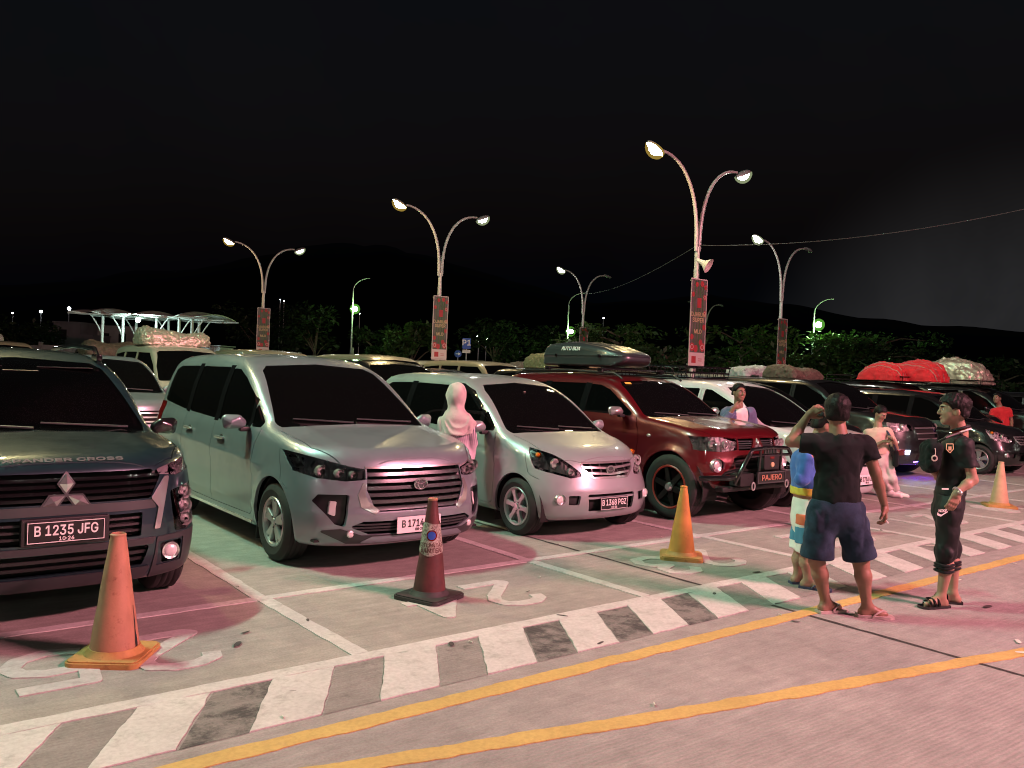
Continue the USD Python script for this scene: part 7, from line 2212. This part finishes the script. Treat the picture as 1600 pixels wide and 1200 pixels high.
obj('screen', xf(rbox(-.07, .07, -.038, .038, -.005, .005, .004), rotz(.5) @ rotx(.6)), 'phone', ph)
sl = thing('sling_bag', 'dark bag hanging at the hip of the young man in khaki', 'bag', p6.base)
c1 = p6.P(1399, 716, 12.90)
obj('bag_body', xf(rbox(-.08, .08, -.04, .04, -.13, .12, .03), rotz(.6), c1), 'black_cotton', sl)
obj('strap', tube([c1 + [0, 0, .13], p6.P(1396, 690, 12.80), p6.P(1386, 674, 12.92), p6.P(1372, 668, 13.08)], .018, 6), 'navy_cloth', sl)
# man in a red shirt beyond the black minivan
D = 20.0
J = px_joints(D, dict(head=(1558, 622, .0), neck=(1562, 634, .03), sh_l=(1576, 641, .0), sh_r=(1552, 642, .0), el_l=(1580, 656, .0), wr_l=(1581, 668, -.15), el_r=(1546, 656, .0), wr_r=(1541, 665, -.15),
                      hip_l=(1570, 672), hip_r=(1560, 672), knee_l=(1572, 698, -.1), knee_r=(1559, 698, -.1), ankle_l=(1572, 715), ankle_r=(1559, 715)))
J['ankle_l'][2] = J['ankle_r'][2] = .085
p7 = Person('person', 'man in red polo shirt standing beyond the black minivan at the right edge', J, -VIEW - RIGHT * .3, -VIEW * .6 - RIGHT * .8, skin='skin_dark', res=.018, build=1.0)
p7.body([('l', np.array([0, 0, -1.]), RIGHT, .6, -1), ('r', np.array([0, 0, -1.]), RIGHT, .6, 1)])
p7.hair(.010, .018, .074, -.02, .002, 9)
p7.shirt('red_cloth', .84, .7, .024, .072, .074, .006, seed=18)
p7.trousers('pale_trouser', .90, 1.92, .105, .075, .008, name='trousers')
p7.shoes('gloss_black')
# passenger resting in the graphite car
for sit in LATER:
    p8 = Person('person', 'person in a red top resting behind the windscreen of the graphite car', sit, (0, -1, .15), (.25, -.85, -.25), (0, .3, 1), skin='skin', res=.016)
    p8.body([('l', (-.4, -.6, .1), (0, 0, -1.), .8, 1), ('r', (.4, -.6, .1), (0, 0, -1.), .8, -1)], toe={'l': (0, -1, 0), 'r': (0, -1, 0)})
    p8.hair(.014, .024, .055, -.02, .003, 12)
    p8.shirt('red_cloth', .74, .7, .022, .072, .074, .006, seed=21)
    p8.trousers('denim', 1.0, 1.9, .10, .075, .008, name='trousers')
# ---------------------------------------------------------------- rows of cars behind, packed lane by lane
FAR = {}


def far_car(kind, paint, label, loc, group, rz=0.0):
    k = (kind, paint)
    if k not in FAR:
        FAR[k] = build_plain(kind, paint, label, loc, group, res=.05).path
        return FAR[k]
    return clone(FAR[k], label, loc, rz, group)


SAY = {'paint_silver': 'silver', 'paint_black': 'black', 'paint_white': 'white', 'paint_grey': 'dark grey', 'paint_beige': 'beige', 'paint_cream': 'cream'}
KSAY = {'minivan': 'minivan', 'off_road_car': 'off-road car', 'van': 'van'}
r6 = np.random.default_rng(21)
tops = {'minivan': 1.70, 'off_road_car': 1.825, 'van': 2.0}
SPECIAL = {  # (lane, row): kind, paint, label
    (3, 2): ('van', 'paint_beige', 'beige van farther back, just below the second banner'),
    (1, 2): ('van', 'paint_cream', 'cream van with a rolled tarpaulin on its roof, in front of the tent shelter'),
    (3, 1): ('off_road_car', 'paint_black', 'black off-road car right behind the maroon car'),
    (2, 1): ('minivan', 'paint_white', 'white minivan right behind the pale silver minivan'),
    (4, 1): ('van', 'paint_beige', 'beige van seen over the pale silver minivan roof, right of the second banner'),
    (5, 1): ('off_road_car', 'paint_black', 'black off-road car behind the first black minivan, roof lit by the tall lamp'),
    (6, 1): ('minivan', 'paint_black', 'black minivan under the grey banner lamp'),
    (0, 1): ('minivan', 'paint_grey', 'dark grey minivan whose roof shows just above the graphite car'),
}
placed = {}
for li in range(-1, 18):
    xc = (LANES[li + 3] + LANES[li + 4]) / 2 if li + 4 < len(LANES) else 0
    if not xc:
        continue
    y = 12.4 + r6.uniform(-.5, .5) if li not in (1, 6, 7, 8, 9) else (27.0 if li == 1 else 13.6)
    if li == 4:
        y = 17.0
    if li > 9:
        y = 7.2 + r6.uniform(-.6, .8)
    row = 1
    while y < 44:
        c = np.array([xc, y + 2.2])
        dep = c @ VIEW_[:2]
        pxx = 800 + FPX * (c @ RIGHT_[:2]) / dep
        if -60 < pxx < 1660 and not (14 < xc < 18 and any(abs(y + 2.2 - q) < 2.8 for q in (13.6, 24.3, 38.1))) and y < 38:
            if (li, row) in SPECIAL:
                kd, pt, lb = SPECIAL[(li, row)]
                gp = None
            else:
                kd = ('minivan', 'minivan', 'off_road_car', 'minivan', 'van')[r6.integers(5)]
                pt = ('paint_silver', 'paint_black', 'paint_white', 'paint_black', 'paint_black', 'paint_silver')[r6.integers(6 if kd == 'minivan' else 2)] if kd != 'van' else ('paint_cream', 'paint_beige')[r6.integers(2)]
                side = 'left' if pxx < 420 else 'middle' if pxx < 1000 else 'right'
                lb = f'{SAY[pt]} {KSAY[kd]} packed in the far rows of the lot, {side} part'
                gp = f'{SAY[pt]} {KSAY[kd]}s in the far rows, {side} part'
            far_car(kd, pt, lb, (xc + r6.uniform(-.12, .12), y, 0), gp)
            placed[(li, row)] = (xc, y, tops[kd], kd)
        y += 5.0 + r6.uniform(0.0, 1.5)
        row += 1


def bundle(name, label, loc, size, mat, seed, rope=True, lumps=3, rz=0.0, cat='luggage', basket=False):
    t = thing(name, label, cat, loc, rz)
    sx, sy, sz = size
    off = seed * 3.7
    def f(p):
        top = sz * (.62 + .55 * meshkit.noise(np.column_stack([p[:, 0] * 2.6 / max(sx, .3) * .6 + off, p[:, 1] * 1.6 / sy * .5, 0 * p[:, 0]]), seed)) - .25 * sz * (p[:, 1] / sy)**2
        wob = .10 * sz * (meshkit.noise(p * np.array([3.0, 3.0, 2.0]) + off, seed + 3) - .5)
        a = smax(np.abs(p[:, 0]) - sx + wob, np.abs(p[:, 1]) - sy * .85 + wob, sz * .55)
        d = smax(a, (p[:, 2] - top) * .9, sz * .60)
        if rope:
            for x in np.linspace(-.6, .6, 4) * sx:
                d = d + sz * .055 * np.exp(-((p[:, 0] - x) / (.05))**2)
        d = d + crease(p, sz * .045, (4 / sz, 4 / sz, 3.5 / sz), seed) * .6 + crease(p, sz * .022, (9 / sz, 9 / sz, 7 / sz), seed + 1) * .6
        return np.maximum(d, -p[:, 2]) * .85
    v, fc = nets(f, (-sx * 1.1, -sy * 1.1, -.05), (sx * 1.1, sy * 1.1, sz * 1.6), max(sz / 16, .022))
    obj('tarpaulin', trimesh.Trimesh(v, fc, process=False), mat, t, smooth=55)
    if rope:
        for i, x in enumerate(np.linspace(-.55, .55, 4) * sx):
            P = []
            for a in np.linspace(0.02, PI - .02, 15):
                dr = np.array([0, math.cos(a), math.sin(a)])
                ts = np.linspace(.02, max(sy, sz) * 1.5, 120)
                hit = f(np.array([x, 0, .01]) + ts[:, None] * dr) < 0
                k = np.max(np.nonzero(hit)[0]) if hit.any() else None
                if k is not None:
                    P.append(np.array([x, 0, .01]) + dr * (ts[k] + .008))
            if len(P) > 3:
                obj('rope', tube(P, .009, 5), 'rope', t)
    return t


def roof_rack(loc, w, l, label):
    t = thing('roof_rack', label, 'roof rack', loc)
    for sx in (-1, 1):
        obj('rail', tube([(sx * w / 2, 0, 0), (sx * w / 2, l, 0)], .016, 6), 'gloss_black', t)
        obj('rail', tube([(sx * w / 2, 0, .11), (sx * w / 2, l, .11)], .014, 6), 'gloss_black', t)
        for y in np.linspace(0, l, 4):
            obj('post', cyl((sx * w / 2, y, -.05), (sx * w / 2, y, .11), .010, seg=6), 'gloss_black', t)
    for y in np.linspace(0, l, 6):
        obj('bar', tube([(-w / 2, y, 0), (w / 2, y, 0)], .012, 6), 'gloss_black', t)
    for y in (0, l):
        obj('end_rail', tube([(-w / 2, y, .11), (w / 2, y, .11)], .014, 6), 'gloss_black', t)


# loads on the roofs
roof_rack((20.65, 9.9, 1.85), 1.25, 2.0, 'black roof rack under the red bundles')
bundle('luggage_bundle', 'lower red bundle on the roof rack, left of the taller red bundle', (20.25, 10.5, 1.86), (.36, .70, .42), 'red_cloth', 3, lumps=2)
bundle('luggage_bundle', 'big red tarpaulin bundle roped on the roof rack of a black car', (20.95, 10.1, 1.86), (.55, .90, .50), 'red_cloth', 5, lumps=2)
bundle('luggage_bundle', 'silver tarpaulin bundle on the long black car at right edge', (23.1, 9.9, 1.85), (.62, .95, .62), 'silver_tarp', 7, lumps=2)
roof_rack((23.1, 9.1, 1.84), 1.3, 2.2, 'black roof rack under the silver tarpaulin')


def on_roof(key, off):
    x, y, z, kd = placed[key]
    return (x, y + off, z - .02)


for key, lab, mt, sz, sd in (((1, 2), 'rolled pale tarpaulin tied on the cream van roof before the shelter', 'pale_tarp', (.85, .5, .36), 11), ((15.95, 11.4, 1.80), 'pale blue and white bundle on the roof of the strobe lit black car', 'pale_tarp', (.5, .42, .32), 13),
                             ((16.0, 10.3, 1.80), 'dark brown bundle on a roof just left of the grey banner', 'brown_tarp', (.60, .5, .28), 15), ((5, 1), 'olive domed bundle right of the beige van', 'olive_tarp', (.8, .8, .36), 17),
                             ((0, 1), 'pale bundle with brown end on a roof at far left', 'pale_tarp', (.7, .5, .38), 19), ((2, 3), 'brown bundle of branches on a roof left of the second banner', 'brown_tarp', (.8, .7, .40), 23),
                             ((2, 2), 'crumpled silver tarpaulin on a roof left of the second banner', 'silver_tarp', (.8, .6, .40), 25), ((7, 2), 'dark bundle on a roof right of the grey banner', 'brown_tarp', (.6, .6, .34), 29)):
    if len(key) == 3 or key in placed:
        bundle('luggage_bundle', lab, key if len(key) == 3 else on_roof(key, 2.7), sz, mt, sd, rope=key in ((1, 2), (0, 1)))
    else:
        print('no car', key)
if (1, 3) in placed:
    bt = thing('plastic_crate', 'bright blue box on a car roof behind the grey minivan', 'box', on_roof((1, 3), 2.6))
    obj('box_body', rbox(-.55, .55, -.4, .4, 0, .42, .03), 'blue_tarp', bt)
    obj('box_rim', rbox(-.57, .57, -.42, .42, .36, .40, .01), 'blue_tarp', bt)
if True:
    x, y, z = 10.95, 5.85, 1.70
    bk = thing('roof_basket', 'black mesh roof basket on the white minivan below the loudspeaker banner', 'roof basket', (x, y + 2.75, z - .01))
    pts = lambda z_, w, l: [(-w, 0, z_), (w, 0, z_), (w, l, z_), (-w, l, z_)]
    for zz, ww in ((.03, .52), (.12, .55), (.21, .58)):
        obj('rim', tube(np.array(pts(zz, ww, 1.5)), .014, 6, True), 'gloss_black', bk)
    for i in range(12):
        xx = -.52 + i * 1.04 / 11
        obj('rod', tube([(xx * 1.1, 0, .21), (xx, 0, .03), (xx, 1.5, .03), (xx * 1.1, 1.5, .21)], .009, 5), 'gloss_black', bk)
    for i in range(9):
        yy = .1 + i * 1.3 / 8
        obj('rod', tube([(-.58, yy, .21), (-.52, yy, .03), (.52, yy, .03), (.58, yy, .21)], .009, 5), 'gloss_black', bk)
# things on the nearer cars
obj('hanging_charm', tube([(0, 1.92, 1.56), (0, 1.92, 1.47), (0, 1.92, 1.43), (0, 1.92, 1.38)], [.003, .004, .022, .014], 8), 'white_print', w_silver, smooth=50)
# the strobe light in the bumper of the black off-road car, and its blue glow below
glow('strobe', (0.55, 0.7, 1.0), 160.0)
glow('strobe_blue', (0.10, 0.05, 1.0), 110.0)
st = thing('strobe_light', 'blue white strobe light glaring at the black off-road car front', 'strobe light', (15.35, 7.42, .52))
obj('housing', rbox(-.16, .16, -.02, .05, -.05, .05, .01), 'gloss_black', st)
obj('strobe_lens', rbox(-.13, .02, -.035, -.018, -.035, .035, .006), 'strobe', st)
obj('red_lens', rbox(-.42, -.17, -.03, .05, -.05, .05, .01), 'red_lens', st)
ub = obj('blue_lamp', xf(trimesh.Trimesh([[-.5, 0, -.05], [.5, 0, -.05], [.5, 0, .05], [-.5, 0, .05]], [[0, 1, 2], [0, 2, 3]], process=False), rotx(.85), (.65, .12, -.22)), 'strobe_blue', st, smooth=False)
# ---------------------------------------------------------------- shelter, huts, walls, trees behind the lot
def tent_shelter():
    o = np.array([16.2, 58.0, 0])
    t = thing('tent_shelter', 'pale tensile membrane shelter on white branching posts, lit by one lamp', 'shelter', o, -.72)
    KX = .64
    cols = [(-4.6, -1.6), (-2.1, -2.2), (.7, -1.2), (3.4, -1.8), (5.0, -2.3), (-3.4, 2.0), (.0, 2.2), (3.4, 2.0)]
    n, m = 61, 25
    X, Y = np.meshgrid(np.linspace(-6.6, 6.6, n), np.linspace(-3.6, 3.6, m), indexing='ij')
    Z = 4.35 + .14 * np.cos(X * PI / 2.2) * np.cos(Y / 3.6 * PI / 2) + .22 * np.cos(Y / 3.6 * PI / 2) - .16 * np.abs(np.sin(X * PI / 4.4)) * (np.abs(Y) / 3.6)**2 + .18 * (np.abs(X) / 6.6)**3
    Y = Y * (1 - .14 * np.sin(np.abs(X) * PI / 2.2)**2 * (np.abs(Y) / 3.6))
    V = np.stack([X * KX, Y * .8, Z], -1).reshape(-1, 3)
    F = [[i * m + j, (i + 1) * m + j, (i + 1) * m + j + 1] for i in range(n - 1) for j in range(m - 1)] + [[i * m + j, (i + 1) * m + j + 1, i * m + j + 1] for i in range(n - 1) for j in range(m - 1)]
    F = np.array(F)
    k = len(V)
    W = np.vstack([V, V - [0, 0, .05]])
    edge = [i * m for i in range(n)] + [(n - 1) * m + j for j in range(1, m)] + [i * m + m - 1 for i in range(n - 2, -1, -1)] + [j for j in range(m - 2, 0, -1)]
    E = [[edge[i], edge[(i + 1) % len(edge)], edge[(i + 1) % len(edge)] + k] for i in range(len(edge))] + [[edge[i], edge[(i + 1) % len(edge)] + k, edge[i] + k] for i in range(len(edge))]
    obj('membrane', trimesh.Trimesh(W, np.vstack([F, F[:, ::-1] + k, np.array(E)]), process=False), 'membrane', t, smooth=50)
    for x, y in cols:
        x, y = x * KX, y * .8
        c = obj('post', cyl((x, y, 0), (x, y, 4.2), .10, .085, 12), 'steel_white', t)
        for dx, dy in (((.8, 0),) if x > 0 else ((-.8, 0),)):
            s = np.linspace(0, 1, 7)
            obj('brace', tube(np.column_stack([x + dx * s**1.2, y + dy * s**1.2, 2.7 + 1.55 * s**.75]), .045, 6), 'steel_white', c)
    for y in (-2.6, 0, 2.6):
        obj('ridge_beam', tube([(x, y, 4.28 + .05 * math.cos(x)) for x in np.linspace(-4.5, 4.5, 20)], .05, 6), 'steel_white', t)
    l = obj('lamp_bulb', xf(mf.Manifold.sphere(.16, 14), None, (.4, -3.3, 3.95)), 'lamp_cyan', t, smooth=True)
    obj('lamp_arm', tube([(.4, -1.4, 4.1), (.4, -2.6, 4.1), (.4, -3.3, 4.08)], .03, 6), 'steel_white', t)
    h = thing('site_hut', 'corrugated grey hut under the tent shelter', 'hut', o + np.array([1.6, .2, 0]), -.72)
    for i in range(34):
        x = -2.2 + i * 5.4 / 34
        obj('wall_sheet', mbox(x, x + .14, -1.0 - (.03 if i % 2 else 0), -.96, .0, 2.55), 'corrugated', h, smooth=False)
    obj('hut_body', mbox(-2.18, 3.18, -.95, 1.3, 0, 2.5), 'corrugated', h, smooth=False)
    obj('hut_roof', mbox(-2.3, 3.3, -1.15, 1.45, 2.56, 2.62), 'galv', h, smooth=False)
    for x in (-1.9, -.2):
        obj('opening', mbox(x, x + .7, -1.06, -1.035, .9, 1.5), 'dark_cavity', h, smooth=False)


tent_shelter()


def tree(loc, hgt, label, crown_r, n, mat, layers=0, seed=0, lean=0.0, group=None, leaf=.16):
    t = thing('tree', label, 'tree', loc, group=group)
    rg = np.random.default_rng(seed)
    trunk = [(lean * s * s, 0.3 * lean * s, hgt * .78 * s) for s in np.linspace(0, 1, 7)]
    k = obj('trunk', tube(trunk, np.linspace(.02 * hgt + .04, .05, 7), 8), 'bark', t)
    C = []
    for i in range(9 + layers):
        if layers:
            z = hgt * (.42 + .55 * (i % max(3, layers)) / max(3, layers))
            a = rg.uniform(0, 2 * PI)
            r = crown_r * rg.uniform(.35, .95)
        else:
            z = hgt * rg.uniform(.45, .92)
            a = rg.uniform(0, 2 * PI)
            r = crown_r * rg.uniform(.2, .85) * (1.15 - abs(z / hgt - .62))
        tip = np.array([trunk[-1][0] * .7 + r * math.cos(a), r * math.sin(a), z + (.05 if layers else .25) * r])
        b0 = np.array([lean * .4, 0, hgt * (.35 + .25 * rg.random())]) if not layers else np.array([0, 0, z - .1 * r])
        obj('limb', tube([b0, (b0 + tip) / 2 + [0, 0, .1 * r], tip], [.06, .04, .02], 5), 'bark', k)
        C.append((tip, crown_r * rg.uniform(.30, .5)))
    C.append((np.array([trunk[-1][0], 0, hgt * .9]), crown_r * .4))
    per = n // len(C)
    P, S = [], []
    for c, r in C:
        d = rg.normal(size=(per, 3))
        d /= np.linalg.norm(d, axis=1, keepdims=True)
        q = d * (rg.random((per, 1))**.4) * r
        q[:, 2] *= .38 if layers else .8
        P.append(c + q)
    P = np.vstack(P)
    P = P[P[:, 2] > .3]
    N = len(P)
    a = rg.normal(size=(N, 3)); a[:, 2] *= .5
    a /= np.linalg.norm(a, axis=1, keepdims=True)
    b = np.cross(a, rg.normal(size=(N, 3)) * .5 + np.array([0, 0, 1.0])); b /= np.linalg.norm(b, axis=1, keepdims=True)
    s = leaf * rg.uniform(.6, 1.4, (N, 1))
    V = np.stack([P - a * s, P + b * s * .5, P + a * s, P - b * s * .5], 1).reshape(-1, 3)
    i = np.arange(N) * 4
    F = np.vstack([np.column_stack([i, i + 1, i + 2]), np.column_stack([i, i + 2, i + 3])])
    obj('crown', trimesh.Trimesh(V, F, process=False), mat, t, smooth=False)


def ground_at(px, depth):
    q = at(px, 590, depth)
    return (q[0], q[1], 0)


TR = 'dark trees along the far edge of the lot'
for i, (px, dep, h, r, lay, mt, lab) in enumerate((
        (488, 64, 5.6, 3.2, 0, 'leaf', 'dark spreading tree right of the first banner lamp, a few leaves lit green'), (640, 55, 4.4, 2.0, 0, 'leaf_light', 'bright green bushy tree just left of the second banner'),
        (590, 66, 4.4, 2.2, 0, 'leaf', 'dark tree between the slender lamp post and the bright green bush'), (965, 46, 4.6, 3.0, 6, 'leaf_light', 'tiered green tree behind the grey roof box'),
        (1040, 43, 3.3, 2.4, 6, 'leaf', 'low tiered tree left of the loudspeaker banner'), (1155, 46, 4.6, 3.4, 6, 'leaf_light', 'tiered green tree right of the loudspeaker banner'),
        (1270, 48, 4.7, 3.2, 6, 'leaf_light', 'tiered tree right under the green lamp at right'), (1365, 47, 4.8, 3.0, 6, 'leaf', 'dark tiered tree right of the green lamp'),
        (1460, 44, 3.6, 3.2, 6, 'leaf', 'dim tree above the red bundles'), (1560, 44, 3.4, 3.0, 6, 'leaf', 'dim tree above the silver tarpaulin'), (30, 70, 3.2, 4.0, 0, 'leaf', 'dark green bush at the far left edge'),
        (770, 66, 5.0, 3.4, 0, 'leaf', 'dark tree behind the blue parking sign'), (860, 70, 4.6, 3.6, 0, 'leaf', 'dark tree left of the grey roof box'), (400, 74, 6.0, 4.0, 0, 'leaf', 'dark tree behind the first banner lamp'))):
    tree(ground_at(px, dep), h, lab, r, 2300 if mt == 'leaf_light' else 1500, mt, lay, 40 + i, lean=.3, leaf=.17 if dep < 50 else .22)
# stepped walls and houses in the dark at far left
def far_house(loc, rz, blocks, label, mat):
    t = thing('house', label, 'house', loc, rz)
    for (x0, x1, y0, y1, z1) in blocks:
        b = obj('wall', mbox(x0, x1, y0, y1, 0, z1), mat, t, smooth=False)
        obj('roof_edge', mbox(x0 - .1, x1 + .1, y0 - .1, y1 + .1, z1 + .003, z1 + .12), mat, b, smooth=False)
        for k in range(max(1, int((x1 - x0) / 1.6))):
            x = x0 + .5 + k * 1.6
            if x + .7 < x1 and z1 > 2.4:
                w_ = obj('window', mbox(x, x + .7, y0 - .02, y0 + .05, z1 - 1.5, z1 - .6), 'dark_cavity', b, smooth=False)
                obj('sill', mbox(x - .05, x + .75, y0 - .08, y0 - .025, z1 - 1.58, z1 - 1.52), mat, w_, smooth=False)


g = ground_at(95, 75)
far_house(g, -.7, [(-3.6, -2.2, 0, 4, 2.7), (-2.2, -.8, 0, 4, 3.6), (-.8, 1.6, .0, 4, 4.4), (1.6, 2.8, 0, 4, 3.3), (2.8, 4.0, 0, 4, 2.6)], 'stepped pale blue grey building in the dark at far left', 'far_wall')
far_house(ground_at(165, 78), -.7, [(-2.6, 2.6, 0, 5, 4.3)], 'dim pale house behind the left end of the tent shelter', 'far_wall_pale')
w0, w1 = np.array(ground_at(-40, 62)), np.array(ground_at(560, 62))
wl = thing('boundary_wall', 'long pale boundary wall behind the far left cars', 'wall', w0, math.atan2(*(w1 - w0)[[1, 0]]))
LW = float(np.linalg.norm(w1 - w0))
for k in range(int(LW / 2.4)):
    obj('wall_panel', mbox(k * 2.4, k * 2.4 + 2.37, 0, .15, 0, 2.25 - .06 * (k % 2)), 'far_wall_pale', wl, smooth=False)
    obj('wall_post', mbox(k * 2.4 - .1, k * 2.4 + .1, -.06, .21, 0, 2.45), 'far_wall_pale', wl, smooth=False) if k % 2 == 0 else None
bg_ = thing('roof_sign', 'long pale board lying behind the first banner lamp', 'board', ground_at(403, 48), -.7)
obj('board', mbox(-1.4, 1.4, -.05, .05, 1.55, 2.0), 'steel_white', bg_, smooth=False)
for x in (-1.2, 1.2):
    obj('leg', mbox(x - .04, x + .04, -.04, .04, 0, 1.548), 'galv', bg_, smooth=False)
# parking and arrow signs
def sign(loc, label, shape, z, txt=None):
    t = thing('road_sign', label, 'road sign', loc, -.67)
    obj('pole', cyl((0, .06, 0), (0, .06, z + .15), .03, seg=8), 'galv', t)
    p = obj('panel', mf.Manifold.extrude(cs(shape), .02).transform(np.array([[1, 0, 0, 0], [0, 0, 1, 0], [0, 1, 0, z]], float)), 'sign_blue', t, smooth=False)
    if txt:
        obj('lettering', xf(text(txt, .27, .004), FACE, (0, -.004, z - .09)), 'white_print', p, smooth=False)
        obj('lower_plate', mbox(-.2, .2, -.01, .01, z - .48, z - .32), 'steel_white', t, smooth=False)
    else:
        ar = unary_union([sbox(-.12, -.022, .03, .022), Polygon([(.02, -.08), (.14, 0), (.02, .08)])])
        obj('arrow', mf.Manifold.extrude(cs(ar), .004).transform(np.array([[1, 0, 0, 0], [0, 0, 1, -.006], [0, 1, 0, z]], float)), 'white_print', p, smooth=False)


sign(ground_at(727, 42), 'blue rectangular parking sign reading P1 right of the second banner', rnd([(-.21, -.27), (.21, -.27), (.21, .27), (-.21, .27)], .04), 3.0, 'P1')
sign(ground_at(714, 44), 'round blue arrow sign just left of the parking sign', LineString([(0, 0), (.001, 0)]).buffer(.19), 2.5)
# cables, far lights
cb = thing('overhead_cable', 'thin cable strung across the sky by the loudspeaker lamp', 'cable', (0, 0, 0))
def sag(a, b, s, n=24):
    a, b = np.array(a), np.array(b)
    u = np.linspace(0, 1, n)[:, None]
    return a + (b - a) * u - np.array([0, 0, 1]) * s * 4 * u * (1 - u)
obj('span', tube(sag((16.65, 13.57, 5.05), at(1640, 318, 17), .25), .008, 5), 'wire', cb)
obj('span', tube(sag((16.65, 13.57, 5.05), (31.0, 32.8, 6.0), .3), .009, 5), 'wire', cb)
for i, (px, py, s) in enumerate(((20, 489, .10), (64, 487, .15), (108, 482, .2), (438, 468, .06), (444, 470, .06), (748, 526, .22), (760, 529, .28), (943, 497, .07), (562, 490, .06))):
    q = at(px, py, 95)
    fl = thing('far_lamp', f'tiny white far light, {("first", "second", "third")[i]} from the left edge' if i < 3 else ('one of the tiny lights above the trees right of the first banner lamp' if i in (3, 4, 8) else 'one of two small lights above the blue parking sign' if i < 7 else 'lone tiny light right of the roof box lamp'), 'lamp', (q[0], q[1], 0), group=None if i < 3 or i == 7 else ('tiny lights above the trees' if i in (3, 4, 8) else 'two lights above the parking sign'))
    obj('pole', cyl((0, 0, 0), (0, 0, q[2] - s), .05, seg=6), 'galv', fl)
    obj('lamp_bulb', xf(mf.Manifold.sphere(s, 10), None, (0, 0, q[2])), 'far_light', fl, smooth=True)
